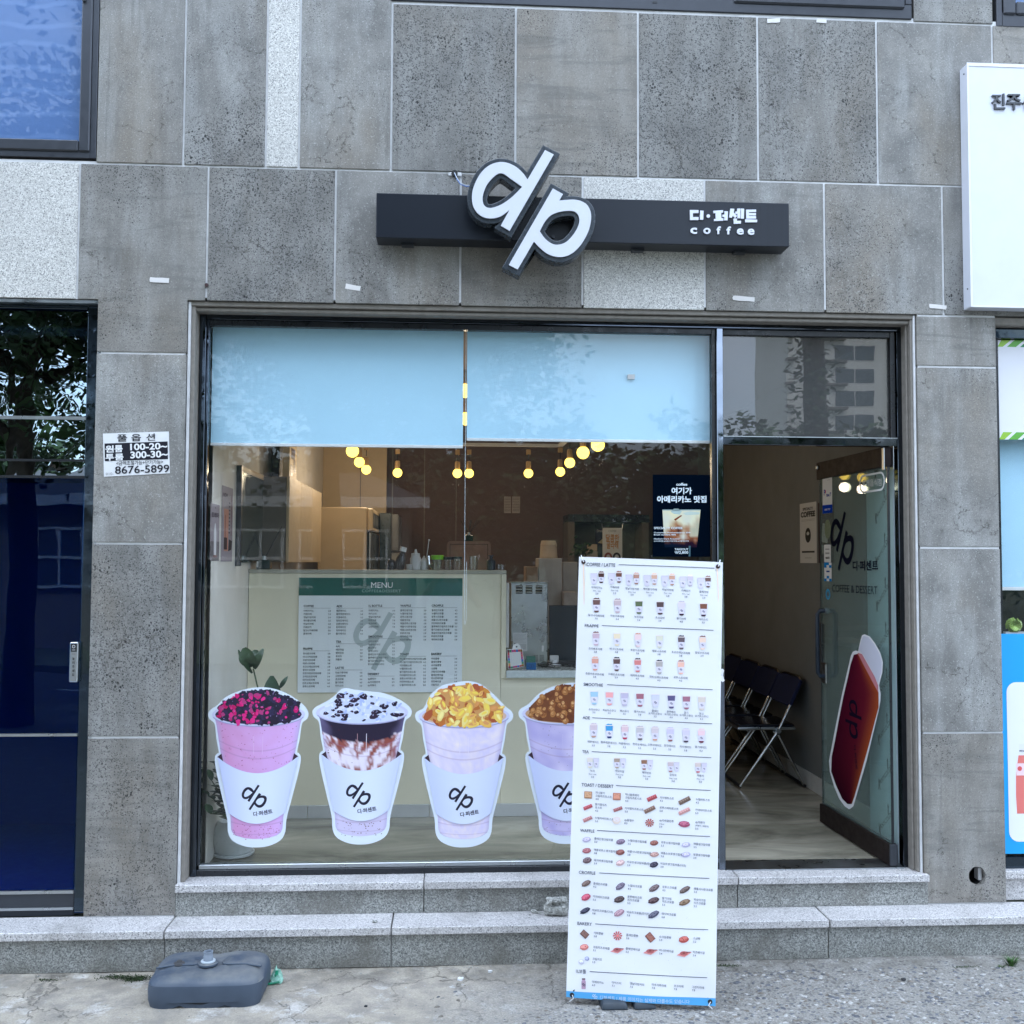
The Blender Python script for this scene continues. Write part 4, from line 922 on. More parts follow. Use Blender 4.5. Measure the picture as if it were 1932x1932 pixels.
c0 = pd.uv(*q5(1355, 1040)); hp = pd.uv(*q5(1355, 850))[1]-pd.uv(*q5(1355, 1235))[1]
logo_print(pr, c0[0], c0[1], hp*.95, g(.012, .006, .018), 5, R(-62), 1.0)
pr.text('디·퍼센트', pd.uv(*q5(1360, 1300))[0], pd.uv(*q5(1360, 1290))[1], .022, g(.012, .006, .018), 5, 'L', .02, wid=.13, ang=R(-80))
pr.obj('decal_print', o, MB['vinyl'])

# ================================================================== WINDOW DECALS: four drink cups
gpl = wallplane(YG); gk = (5+YG)/FPX
cupw = g(.72, .78, .86)
def cupdecal(u0, v0, kind, lab):
    c0 = onY(u0, v0, YG); o = thing('cup_decal', c0, lab, 'window decal', 'drink cup decals on the window'); pr = Print(gpl)
    def L_(x, y): return (c0.x+x*gk, c0.z-y*gk)
    rj = random.Random(kind*7+1)
    # silhouette of cup with its topping
    hump = {0: [(-72, -14), (-58, -28), (-30, -40), (0, -45), (28, -42), (55, -31), (76, -16)], 1: [(-70, -13), (-52, -24), (-34, -40), (-16, -37), (10, -34), (40, -30), (70, -17)],
            2: [(-72, -12), (-62, -34), (-40, -52), (-18, -57), (8, -60), (30, -54), (52, -36), (74, -14)], 3: [(-70, -14), (-52, -32), (-30, -44), (-6, -50), (16, -52), (40, -40), (72, -16)]}[kind]
    sil = hump+[(86, -4), (86, 6), (76, 16), (72, 45), (67, 72), (74, 78), (72, 100), (60, 150), (50, 190), (48, 214), (40, 228), (20, 237), (0, 239), (-20, 237), (-40, 228), (-48, 214), (-50, 190), (-60, 150), (-72, 100), (-74, 78), (-67, 72), (-72, 45), (-76, 16), (-86, 6), (-86, -4)]
    bd = fill([[(x*gk, -y*gk) for x, y in smooth_loop(sil, 3)]], 4.0*gk)
    pr.arr(bd[0], bd[1], lambda a, b: (c0.x+a, c0.z+b), cupw, 0)
    # cup body as a printed grid
    def hwid(y):
        P_ = [(0, 82), (16, 77), (70, 68), (110, 61), (188, 48), (216, 46.5), (226, 42), (232, 34), (238, 20)]
        for (a, wa), (b, wb) in zip(P_, P_[1:]):
            if y <= b: return wa+(wb-wa)*(y-a)/(b-a)
        return 24
    def sag(x, y, amt): return amt*(1-(x*x))
    def body(x, y):
        """x in -1..1, y along the cup: printed colour"""
        n = mnoise.noise(Vector((x*3+kind*9, y*.05, kind))); n2 = mnoise.noise(Vector((x*9+kind*5, y*.13, 4)))
        if kind == 0: c = mixc(rgb(208, 146, 192), rgb(220, 176, 232), .5+.5*x+.2*n+.12*n2)
        elif kind == 1:
            n3 = mnoise.noise(Vector((x*6+y*.05, y*.035, 8)))+.5*mnoise.noise(Vector((x*14, y*.10, 3))); c = mixc(rgb(232, 222, 236), rgb(146, 76, 66), max(0, min(1, n3*3.4+.25)))
            if y < 36+6*n2: c = mixc(rgb(36, 26, 50), rgb(120, 110, 150), max(0, abs(x)*2.6-1.9+n*.5))
            if y > 120: c = rgb(208, 198, 226)
        elif kind == 2: c = mixc(rgb(218, 208, 236), rgb(232, 220, 232), .5+n+n2)
        else: c = mixc(rgb(190, 180, 224), rgb(216, 206, 236), .5+.5*x+n)
        e = abs(x); c = mixc(c, rgb(176, 168, 206), max(0, (e-.86)*5)) if kind != 1 or y > 40 else c
        for yr in (48, 62, 196, 222): c = mixc(c, mixc(c, rgb(150, 110, 150), .5), max(0, 1-abs(y-yr)/1.6)*.7)
        return c
    NXg, ys = 34, [0, 6, 12, 18, 24, 30, 34, 38, 42, 46, 48, 50, 56, 60, 62, 64, 70, 78, 86, 94, 104, 150, 180, 188, 194, 196, 198, 206, 214, 220, 222, 224, 228, 232, 236]
    for j in range(len(ys)-1):
        for i in range(NXg):
            q, cs = [], []
            for (a, b) in ((i, ys[j]), (i+1, ys[j]), (i+1, ys[j+1]), (i, ys[j+1])):
                x = a/NXg*2-1; sg_ = 20 if b < 90 else 20-(b-90)/150*18
                yy = b+sag(x, b, sg_)-(0 if b < 200 else (b-200)*.3)
                q.append(L_(x*hwid(b), min(yy, 237-12*x*x))); cs.append(body(x, b))
            pr.poly(q, cs, 1)
    # speckles in the drink
    if kind in (0, 3, 1):
        for k in range(150 if kind == 0 else 70):
            x = rj.uniform(-.92, .92); y = rj.choice([rj.uniform(8, 84), rj.uniform(196, 224)]); r_ = rj.uniform(.5, 1.3)
            yy = y+sag(x, y, 20 if y < 90 else 6); hx = x*hwid(y)
            pr.poly([L_(hx+r_*math.cos(t), yy+r_*math.sin(t)*.8) for t in (0, 1.3, 2.6, 3.9, 5.2)], rgb(170, 96, 140) if kind == 0 else (rgb(150, 140, 170) if kind == 3 else rgb(90, 30, 30)), 2)
    for xx in (-.12, .12): pr.poly([L_(xx*70-.5, 40), L_(xx*70+.5, 40), L_(xx*66+.5, 74), L_(xx*66-.5, 74)], mixc(body(xx, 60), rgb(240, 232, 246), .22), 2)
    # rim
    rimo = [L_(85*math.cos(t*.19635), 1+22*math.sin(t*.19635)) for t in range(32)]; rimi = [L_(79*math.cos(t*.19635), 1+18*math.sin(t*.19635)) for t in range(32)]
    rm_ = fill([[(a-c0.x, b-c0.z) for a, b in rimo], [(a-c0.x, b-c0.z) for a, b in rimi]]); pr.arr(rm_[0], rm_[1], lambda a, b: (a+c0.x, b+c0.z), rgb(206, 206, 232), 3)
    pr.poly(rimi, {0: rgb(52, 44, 74), 1: rgb(214, 218, 240), 2: rgb(214, 180, 160), 3: rgb(196, 160, 130)}[kind], 2)
    rb_ = [L_(85*math.cos(R(a)), 1+22.5*math.sin(R(a))) for a in range(12, 169, 6)]+[L_(83*math.cos(R(a)), 1+20.5*math.sin(R(a))) for a in range(168, 11, -6)]; pr.poly(rb_, rgb(168, 166, 204), 4)
    # topping pieces
    def inside():
        while 1:
            x, y = rj.uniform(-76, 76), rj.uniform(-58, 17)
            top = 99
            for (a, b), (c, d) in zip(hump, hump[1:]):
                if a <= x <= c: top = b+(d-b)*(x-a)/(c-a)
            lim = 19*math.sqrt(max(0, 1-(x/76)**2))
            if y > top+1.5 and y < lim-1: return x, y
    def blob(x, y, r_, col, lay, n=7, jit=.35, fl=.8, rot=None):
        rot = rj.uniform(0, 6.28) if rot is None else rot
        pts = []
        for k in range(n):
            t = k/n*6.283; rr_ = r_*(1+rj.uniform(-jit, jit)); a, b = rr_*math.cos(t), rr_*math.sin(t)*fl
            pts.append(L_(x+a*math.cos(rot)-b*math.sin(rot), y+a*math.sin(rot)+b*math.cos(rot)))
        pr.poly(pts, col, lay)
    hs = [L_(x*.99, y*.98+1) for x, y in hump]+[L_(72, 4), L_(50, 14), L_(0, 19), L_(-50, 14), L_(-72, 4)]
    if kind in (0, 2, 3): pr.poly(hs, {0: rgb(44, 36, 64), 2: rgb(206, 150, 90), 3: rgb(120, 70, 42)}[kind], 3.95)
    if kind == 0:
        for k in range(420): x, y = inside(); blob(x, y, rj.uniform(3.5, 6.5), rj.choice([rgb(38, 30, 56), rgb(48, 40, 74), rgb(30, 24, 44)]), 4+k*.004)
        for k in range(95): x, y = inside(); x = -abs(x) if rj.random() < .35 else x; blob(x, y, rj.uniform(1.2, 5.6), rj.choice([rgb(206, 20, 110), rgb(220, 40, 130), rgb(176, 60, 120), rgb(190, 14, 96)]), 6+k*.02)
        for k in range(30): x, y = inside(); blob(x, y, rj.uniform(.6, 1.2), rgb(170, 150, 200), 8)
    elif kind == 1:
        pr.poly([L_(x, y+4) for x, y in smooth_loop(hump+[(60, 8), (30, 15), (0, 17), (-30, 15), (-60, 8)], 2)], rgb(206, 214, 242), 4)
        for k in range(60): x, y = inside(); blob(x, y, rj.uniform(3, 7), rj.choice([rgb(226, 230, 250), rgb(176, 190, 232)]), 4.4+k*.005, fl=.45)
        for k in range(46): x, y = inside(); r_ = rj.uniform(2.5, 8.5); blob(x, y, r_, rj.choice([rgb(34, 22, 46), rgb(48, 30, 54)]), 5+k*.03, 8, .3, .55, rj.uniform(-.4, .4)); blob(x-1, y-r_*.2, r_*.22, rgb(190, 190, 226), 6.6, 5, .3, .5)
    elif kind == 2:
        for k in range(60): x, y = inside(); blob(x, y, rj.uniform(6, 12), rj.choice([rgb(206, 140, 60), rgb(170, 84, 50), rgb(190, 110, 50)]), 4+k*.01, 8, .3, .55)
        for k in range(60):
            x, y = inside(); r_ = rj.uniform(6, 13); rt = rj.uniform(0, 3.1); blob(x, y, r_, rj.choice([rgb(236, 186, 92), rgb(242, 206, 100), rgb(220, 150, 84), rgb(240, 220, 140)]), 5+k*.03, 9, .18, .5, rt)
            blob(x+1, y-1, r_*.6, rj.choice([rgb(250, 232, 150), rgb(244, 214, 90), rgb(222, 156, 96)]), 5.015+k*.03, 8, .2, .4, rt)
    else:
        for k in range(40): x, y = inside(); blob(x, y, 7, rgb(110, 60, 36), 4+k*.01)
        for k in range(80):
            x, y = inside(); r_ = rj.uniform(4.5, 7.5); blob(x, y, r_, rj.choice([rgb(150, 92, 52), rgb(174, 116, 66), rgb(128, 74, 44)]), 5+k*.03, 9, .12, .85)
            blob(x-.8, y-1.2, r_*.55, rj.choice([rgb(214, 166, 112), rgb(200, 146, 92)]), 5.015+k*.03, 7, .2, .8)
            for m in range(3): blob(x+rj.uniform(-3, 3), y+rj.uniform(-3, 3), .7, rgb(80, 36, 20), 5.02+k*.03, 5)
    # sleeve
    def se(x, t):                       # x -1..1, t 0 top 1 bottom
        hw = 73-(73-51)*t; y = 78+t*102; sg_ = 30*(1-x*x)-(0)
        sg_ = (30-10*t)*(1-x*x); return L_(x*hw, y+sg_)
    up = [(x/10, 0) for x in range(-10, 11)]; dn_ = [(x/10, 1) for x in range(10, -11, -1)]
    pr.poly([L_(-66, 74), L_(-74, 78), *[se(x, t) for x, t in up[:6]], L_(-60, 92)], rgb(60, 40, 60), 8.4) if 0 else None
    for i in range(16):
        xa, xb = -1+i/8, -1+(i+1)/8; sh = lambda x: mixc(rgb(196, 204, 240), rgb(220, 228, 246), .5+.5*math.cos((x-.1)*2.2))
        pr.poly([se(xa, 1), se(xb, 1), se(xb, 0), se(xa, 0)], [sh(xa), sh(xb), sh(xb), sh(xa)], 9)
    for sx_ in (-1, 1): pr.poly([L_(sx_*74, 78), L_(sx_*66, 72), L_(sx_*62, 92), se(sx_*.86, 0)], rgb(58, 36, 52), 8.8)
    lc = L_(-6, 152); logo_print(pr, lc[0], lc[1], 47*gk, g(.012, .011, .030), 10, R(-3))
    a = L_(-6, 186); pr.text('디·퍼센트', a[0], a[1], 6.4*gk, g(.02, .016, .05), 10, 'L', .03, wid=35*gk, ang=R(9))
    pr.obj('decal_print', o); return o
cupdecal(488, 1347, 0, 'cup decal with pink smoothie and dark crumbs with magenta berries')
cupdecal(683.5, 1343, 1, 'cup decal with tapioca pearls and brown sugar swirls in milk')
cupdecal(876, 1350, 2, 'cup decal with golden cornflakes heaped on a white drink')
cupdecal(1070, 1345, 3, 'cup decal with brown puffed cereal, half hidden by the standing banner')

# dark poster on the window glass beside the mullion
o = thing('coffee_poster', onY(1285, 975, YG-.001), 'navy poster of iced coffee in a glass, taped to the window beside the door', 'poster')
pz = wallplane(YG-.0006); pr = Print(pz)
def q4(x, y): return (1880+.14493*x)/1.56522, (1380+.14493*y)/1.56522
def qp(pts, col, lay): pr.poly([pz.uv(*q4(*c)) for c in pts], col, lay)
qp([(328, 148), (1500, 155), (1505, 1822), (328, 1822)], rgb(3, 12, 24), 0)
W_ = g(.66, .74, .78)
pr.tbox('coffee', *q4(805, 318), *q4(1030, 376), W_, 5, .03)
pr.tbox('여기가', *q4(708, 408), *q4(1125, 552), W_, 5, .035); pr.tbox('아메리카노 맛집', *q4(415, 580), *q4(1422, 724), W_, 5, .035)
NY_ = 16
rj = random.Random(5)
def gcol(x, y):
    n = mnoise.noise(Vector((x*3.2, y*3.4, 1.3))); n2 = mnoise.noise(Vector((x*8, y*8, 7)))
    c = mixc(rgb(206, 206, 186), rgb(226, 216, 170), .5+n)
    d = y*1.15+x*.25-.62+n*.55+n2*.25
    c = mixc(c, rgb(150, 92, 60), max(0, min(1, d*3+.5))); c = mixc(c, rgb(44, 20, 34), max(0, min(1, d*3.2-.5)))
    if x > .78 and y < .75: c = mixc(c, rgb(214, 214, 184), .6)
    if y > .78: c = mixc(c, rgb(12, 24, 40), min(1, (y-.78)*7*(1.2-x)))
    return c
for j in range(NY_):
    for i in range(14):
        q, cs = [], []
        for a, b in ((i, j), (i+1, j), (i+1, j+1), (i, j+1)):
            x, y = a/14, b/NY_; xl = 525+y*45; xr_ = 1302-y*75; q.append(pz.uv(*q4(xl+(xr_-xl)*x, 870+y*760))); cs.append(gcol(x, y))
        pr.poly(q, cs, 1)
qp([(690, 905), (760, 845), (850, 845), (920, 900), (880, 960), (760, 950)], rgb(170, 190, 186), 2); qp([(940, 930), (1100, 900), (1290, 920), (1270, 960), (1000, 975)], rgb(186, 200, 190), 2)
qp([(525, 862), (1302, 862), (1300, 880), (527, 880)], rgb(150, 170, 170), 2); qp([(760, 1060), (900, 975), (930, 985), (790, 1090)], rgb(120, 60, 40), 2)
qp([(1060, 1600), (1100, 1600), (1095, 1815), (1058, 1815)], rgb(70, 96, 104), 2)
for t, a, b_, c, d in (('SPECIALTY COFFEE', 352, 1215, 934, 1260), ('Guatemala Huehuetenango 60%', 350, 1316, 1096, 1352), ('Brazil mogiana 40%', 350, 1360, 800, 1396), ('Medium Dark Roasting', 350, 1445, 874, 1478), ('#고소한맛집 #고급스러운맛집 #고퀄리티커피', 350, 1490, 1058, 1518), ('TAKEOUT', 772, 1650, 1050, 1692), ('₩2,800', 775, 1706, 1050, 1770)):
    pr.tbox(t, *q4(a, b_), *q4(c, d), W_, 5, .02)
pr.obj('poster_print', o, MB['vinyl'])
# ================================================================== STANDING MENU BANNER
def along(u, v, d):
    q = ray(u, v); return CAM + q*(d/q.y)
TLb, TRb, BLb, BRb = along(1092.5, 1050, 4.545), along(1364.5, 1060.5, 4.455), along(1068, 1882, 4.385), along(1350.5, 1900, 4.295)
exb = (BRb-BLb).normalized(); upv = ((TLb-BLb)+(TRb-BRb)).normalized(); nb_ = exb.cross(upv).normalized()
if nb_.y > 0: nb_ = -nb_
bpl = Plane(BLb, exb, (upv-exb*upv.dot(exb)), nb_)
cb = [bpl.uv(*c) for c in ((1068, 1882), (1350.5, 1900), (1364.5, 1060.5), (1092.5, 1050))]
class Bowed(Plane):
    """the hanging vinyl: edges curl back a little and soft ripples run across"""
    def at(s, a, b, h=0.0):
        i = (a-cb[0][0])/(cb[1][0]-cb[0][0])*2-1
        return s.o + s.ex*a + s.ey*b + s.en*(h - .010*i*i*abs(i) + .0028*math.sin(b*4.1+a*3) + .0016*math.sin(b*13+a*9) + .004*math.exp(-((b-.02)/.06)**2)*math.cos(a*17))
bpl = Bowed(bpl.o, bpl.ex, bpl.ey, bpl.en)
bn = thing('menu_banner', (1.0, -.62, 0), 'tall white standing menu banner with drink pictures in front of the steps', 'banner')
# vinyl sheet, a little bowed, with real thickness
def bsurf(i, j, h=0):
    a = (cb[0][0]*(1-i)+cb[1][0]*i)*(1-j)+(cb[3][0]*(1-i)+cb[2][0]*i)*j; b = (cb[0][1]*(1-i)+cb[1][1]*i)*(1-j)+(cb[3][1]*(1-i)+cb[2][1]*i)*j
    return bpl.at(a, b, h)
b = B(); N1, N2 = 26, 70
for h in (0, -.0015):
    for j in range(N2+1):
        for i in range(N1+1): b.v.append(tuple(bsurf(i/N1, j/N2, h)))
m = (N1+1)*(N2+1)
for o_ in (0, m):
    b.f += [(o_+j*(N1+1)+i, o_+j*(N1+1)+i+1, o_+(j+1)*(N1+1)+i+1, o_+(j+1)*(N1+1)+i) for j in range(N2) for i in range(N1)]
b.obj('banner_cloth', MB['cloth'], bn, smooth=True)
pr = Print(bpl, .0003, .0012)
NV = ink(44, 52, 84); GY = ink(70, 78, 110)
def b1(x, y): return 1060.6+.16535*x, 1035+.16535*y
def b2(x, y): return 1060.6+.16535*x, 1341.7+.16535*y
def b3(x, y): return 1060.6+.16535*x, 1635.6+.16535*y
def at(f, x, y): return bpl.uv(*f(x, y))
px = 4.4/FPX                     # metres per survey pixel on the banner
def head(f, t, x0, y0, x1, y1, lx0, ly0, lx1, ly1):
    a = at(f, x0, y1); c = at(f, x1, y1); hh = at(f, x0, y0)[1]-a[1]
    pr.text(t, a[0], a[1], hh*1.0, NV, 3, 'L', .008, 1.0, wid=(c[0]-a[0]), ang=math.atan2(at(f, lx1, ly1)[1]-at(f, lx0, ly0)[1], at(f, lx1, ly1)[0]-at(f, lx0, ly0)[0]))
    p, q = at(f, lx0, ly0), at(f, lx1, ly1); t_ = .0012
    for k in range(16):
        m0, m1 = k/16, (k+1)/16; A0, A1 = (p[0]+(q[0]-p[0])*m0, p[1]+(q[1]-p[1])*m0), (p[0]+(q[0]-p[0])*m1, p[1]+(q[1]-p[1])*m1); pr.poly([(A0[0], A0[1]-t_), (A1[0], A1[1]-t_), (A1[0], A1[1]+t_), (A0[0], A0[1]+t_)], NV, 2)
head(b1, 'COFFEE / LATTE', 278, 158, 606, 198, 645, 184, 1740, 222); head(b1, 'FRAPPE', 258, 860, 416, 893, 452, 878, 1728, 932); head(b1, 'SMOOTHIE', 244, 1530, 466, 1565, 512, 1553, 1718, 1611)
head(b2, 'ADE', 234, 56, 316, 90, 345, 76, 1713, 145); head(b2, 'TEA', 228, 444, 304, 478, 338, 462, 1705, 533); head(b2, 'TOAST / DESSERT', 220, 820, 586, 858, 615, 849, 1698, 908)
head(b2, 'WAFFLE', 204, 1343, 368, 1378, 398, 1362, 1690, 1434); head(b3, 'CROFFLE', 190, 42, 380, 78, 424, 67, 1682, 136); head(b3, 'BAKERY', 174, 626, 340, 662, 376, 650, 1668, 720)
head(b3, '1L보틀', 158, 1170, 272, 1208, 314, 1193, 1656, 1266)
def cupi(f, x, y, top, bot=None, w=42, h=155, sl=None, toptop=None, white=False):
    """small printed cup: x,y = centre of its rim (crop units)"""
    bot = bot or top; k = w/80*165; 
    def c(dx, dy): return at(f, x+dx, y+dy)
    sl = sl or ink(214, 216, 250)
    pr.poly([c(-w, 0), c(w, 0), c(w*.88, h*.45), c(-w*.88, h*.45)], top, 3)
    pr.poly([c(-w*.86, h*.42), c(w*.86, h*.42), c(w*.66, h*.86), c(-w*.66, h*.86)], sl, 4)
    pr.poly([c(-w*.66, h*.80), c(w*.66, h*.80), c(w*.58, h*.95), c(w*.3, h), c(-w*.3, h), c(-w*.58, h*.95)], bot, 3.5)
    pr.poly([c(-w*1.04, -3), c(w*1.04, -3), c(w*1.02, 6), c(-w*1.02, 6)], ink(226, 222, 236) if not white else ink(200, 200, 226), 3.8)
    if toptop: pr.poly([c(-w*.9, 0), c(-w*.7, -14), c(-w*.2, -20), c(w*.2, -14), c(w*.6, -20), c(w*.9, 0)], toptop, 3.6)
    p = c(0, h*.62); logo_print(pr, p[0], p[1], h*.22*.16535*px, NV, 5)
def lab(f, x, y, *lines, al='C', sz=23, dy=34):
    for i, t in enumerate(lines):
        p = at(f, x, y+i*dy+sz*.5); pr.text(t, p[0], p[1], (sz if not t.startswith('(') else sz*.75)*.16535*px*.92, GY, 3, al, .006, ang=R(-2.2))
wt = ink(206, 208, 246)
r1 = [(400, 285, '아메리카노', '2.8', (70, 40, 40)), (602, 282, '카페라떼', '3.3', (110, 70, 64)), (800, 300, '옛날다방커피', '3.4', (176, 136, 130)), (1005, 306, '헤이즐넛라떼', '3.5', (206, 170, 160)), (1208, 312, '바닐라라떼', '3.8', (200, 160, 150)), (1415, 322, '카페모카', '3.8', (200, 196, 226)), (1620, 335, '돌체라떼', '3.9', (110, 84, 84))]
for x, y, t, p, c in r1:
    cupi(b1, x-38, y, wt, wt, 38, 122, white=True); cupi(b1, x+46, y-8, ink(*c), ink(*(min(255, int(q*.9)) for q in c)), 34, 116, toptop=ink(*(min(255, q+40) for q in c)))
    lab(b1, x-4, y+158, t, '(hot / ice)', p)
r2 = [(392, 580, '달고나카페라떼', '3.6', (104, 78, 80), 1), (632, 588, '미숫가루라떼', '3.4', (190, 176, 196), 1), (876, 598, '녹차라떼', '3.4', (92, 108, 84), 0), (1118, 606, '초코라떼', '3.4', (86, 68, 76), 0), (1362, 616, '딸기라떼', '4.0', (214, 212, 244), 1), (1614, 626, '아이스티', '3.0', (120, 74, 60), 0)]
for x, y, t, p, c, tt in r2:
    cupi(b1, x, y, ink(*c), ink(*c) if x not in (1362, 1614) else ink(60, 36, 60), 42, 148, toptop=ink(*(int(q*.9) for q in c)) if tt else None); lab(b1, x-4, y+182, t, p)
r3 = [(386, 965, '죠리퐁프라페', '3.8', (196, 176, 204), (120, 84, 90)), (626, 968, '바나나프라페', '3.8', (226, 216, 200), None), (866, 982, '호랑이프라페', '3.8', (226, 206, 224), (206, 150, 140)), (1112, 992, '메로나프라페', '3.8', (212, 216, 212), None), (1360, 1008, '초코오레오프라페', '3.8', (100, 88, 104), (40, 36, 60)), (1604, 1012, '팥빙수프라페', '3.9', (232, 210, 206), (130, 96, 96))]
for x, y, t, p, c, tt in r3: cupi(b1, x, y, ink(*c), ink(*c), 40, 142, toptop=tt and ink(*tt)); lab(b1, x-8, y+178, t, p)
r4 = [(376, 1250, '호랑이프코프라페', '3.9', (214, 160, 156), (222, 176, 166)), (622, 1256, '오레오초프라페', '3.9', (92, 70, 76), (30, 28, 44)), (862, 1268, '돼지바프라페', '4.0', (206, 130, 140), (50, 40, 44)), (1108, 1288, '민트오레오프라페', '4.0', (170, 168, 178), (40, 36, 60)), (1356, 1292, '로투스프라페', '4.0', (230, 186, 182), (150, 84, 76))]
for x, y, t, p, c, tt in r4: cupi(b1, x, y, ink(*c), ink(*c), 40, 142, toptop=ink(*tt)); lab(b1, x-6, y+180, t, p)
r5 = [(366, 1628, ('소다스무디',), '3.5', (156, 200, 240)), (540, 1636, ('복숭아스무디',), '3.5', (236, 168, 184)), (712, 1644, ('배스무디',), '3.5', (186, 184, 224)), (888, 1652, ('딸기스무디',), '3.8', (160, 104, 130)), (1064, 1662, ('플레인', '요거트스무디'), '3.5', (204, 212, 248)), (1246, 1672, ('블루베리', '요거트스무디'), '4.0', (92, 88, 140)), (1418, 1682, ('딸기', '요거트스무디'), '4.0', (160, 110, 140)), (1594, 1692, ('망고', '요거트스무디'), '4.2', (210, 204, 210))]
for x, y, t, p, c in r5: cupi(b1, x, y, ink(*c), ink(*c), 44, 152); lab(b1, x-4, y+190+(20 if len(t) == 1 else 0), *t, p, sz=22, dy=31)
r6 = [(360, 155, '레몬에이드', '3.5', (200, 190, 214), (186, 154, 150)), (538, 163, '블루레몬에이드', '3.8', (60, 150, 220), (40, 60, 120)), (716, 175, '자몽에이드', '3.5', (212, 190, 212), (180, 50, 90)), (890, 185, '청포도에이드', '3.5', (190, 190, 210), (104, 100, 110)), (1060, 192, '오렌지에이드', '3.5', (206, 200, 222), (206, 160, 150)), (1234, 200, '유자에이드', '3.5', (200, 200, 246), (150, 100, 110)), (1414, 212, '자두에이드', '3.8', (206, 206, 250), (70, 56, 80)), (1590, 216, '딸기에이드', '4.3', (232, 206, 230), (110, 40, 70))]
for x, y, t, p, c, d in r6: cupi(b2, x, y, ink(*c), ink(*d), 42, 146, toptop=ink(*c)); lab(b2, x-6, y+196, t, p, dy=40)
r7 = [(348, 532, '녹차', (214, 214, 220), (222, 218, 206)), (655, 535, '캐모마일', (164, 150, 148), (176, 164, 160)), (966, 553, '페퍼민트', (140, 104, 90), (150, 100, 100)), (1268, 580, '유자차', (196, 186, 206), (170, 130, 140)), (1582, 588, '자몽차', (206, 196, 206), (190, 90, 110))]
for x, y, t, c, d in r7: cupi(b2, x-30, y, ink(*c), ink(*d), 34, 116); cupi(b2, x+40, y+6, wt, wt, 30, 104, white=True); lab(b2, x-2, y+150, t, '(hot / ice)', '3.0')
rb = random.Random(21)
def food(f, x, y, w, h, c, ang=-20, kind='bar', c2=None):
    ca, sa = math.cos(R(ang)), math.sin(R(ang)); c2 = c2 or [min(255, q+46) for q in c]
    def P_(a, b_): return at(f, x+a*w*ca-b_*h*sa, y+a*w*sa+b_*h*ca)
    if kind == 'bar':
        pr.poly([P_(-1, -.8), P_(1, -.8), P_(1, .9), P_(-1, .9)], ink(*c), 3); pr.poly([P_(-1, -.8), P_(1, -.8), P_(.95, .1), P_(-.95, .1)], ink(*c2), 4)
        for k in range(5): pr.poly([P_(-.8+k*.38, -.7), P_(-.68+k*.38, -.7), P_(-.72+k*.38, .2), P_(-.84+k*.38, .2)], ink(*c), 5)
    elif kind == 'slab':
        pr.poly([P_(-1, -1), P_(1, -1), P_(1, 1), P_(-1, 1)], ink(*c), 3); pr.poly([P_(-.82, -.85), P_(.82, -.85), P_(.86, .65), P_(-.86, .65)], ink(*c2), 4)
        for k in range(7): a, b_ = rb.uniform(-.7, .7), rb.uniform(-.7, .5); pr.poly([P_(a, b_), P_(a+.3, b_-.1), P_(a+.2, b_+.12)], ink(*c), 5)
    elif kind == 'oval':
        pts = [P_(math.cos(t*.42)*(1+.1*math.sin(t*3)), math.sin(t*.42)) for t in range(15)]; pr.poly(pts, ink(*c), 3)
        pts = [P_(math.cos(t*.42)*.8, -.2+math.sin(t*.42)*.62) for t in range(15)]; pr.poly(pts, ink(*c2), 4)
        for k in range(6): a, b_ = rb.uniform(-.7, .6), rb.uniform(-.5, .4); pr.poly([P_(a, b_), P_(a+.22, b_-.12), P_(a+.3, b_+.16), P_(a+.05, b_+.22)], ink(*c), 5)
    elif kind == 'star':
        for k in range(10):
            t = k*.628; pr.poly([P_(0, 0), P_(math.cos(t-.18), math.sin(t-.18)), P_(math.cos(t)*1.1, math.sin(t)*1.1), P_(math.cos(t+.18), math.sin(t+.18))], ink(*c), 3)
        pr.poly([P_(.3*math.cos(t*.7), .3*math.sin(t*.7)) for t in range(9)], ink(*c2), 5)
    elif kind == 'ring':
        pr.poly([P_(-1, .5), P_(0, -.6), P_(1.1, -.3), P_(.1, 1)], ink(*c2), 3); pr.poly([P_(.55*math.cos(t*.45), .6*math.sin(t*.45)) for t in range(14)], ink(*c), 4); pr.poly([P_(.2*math.cos(t*.9), -.1+.2*math.sin(t*.9)) for t in range(7)], ink(120, 60, 60), 5)
        pr.poly([P_(.3, -.45), P_(1.0, -.42), P_(.8, -.2), P_(.4, -.2)], ink(90, 60, 70), 5)
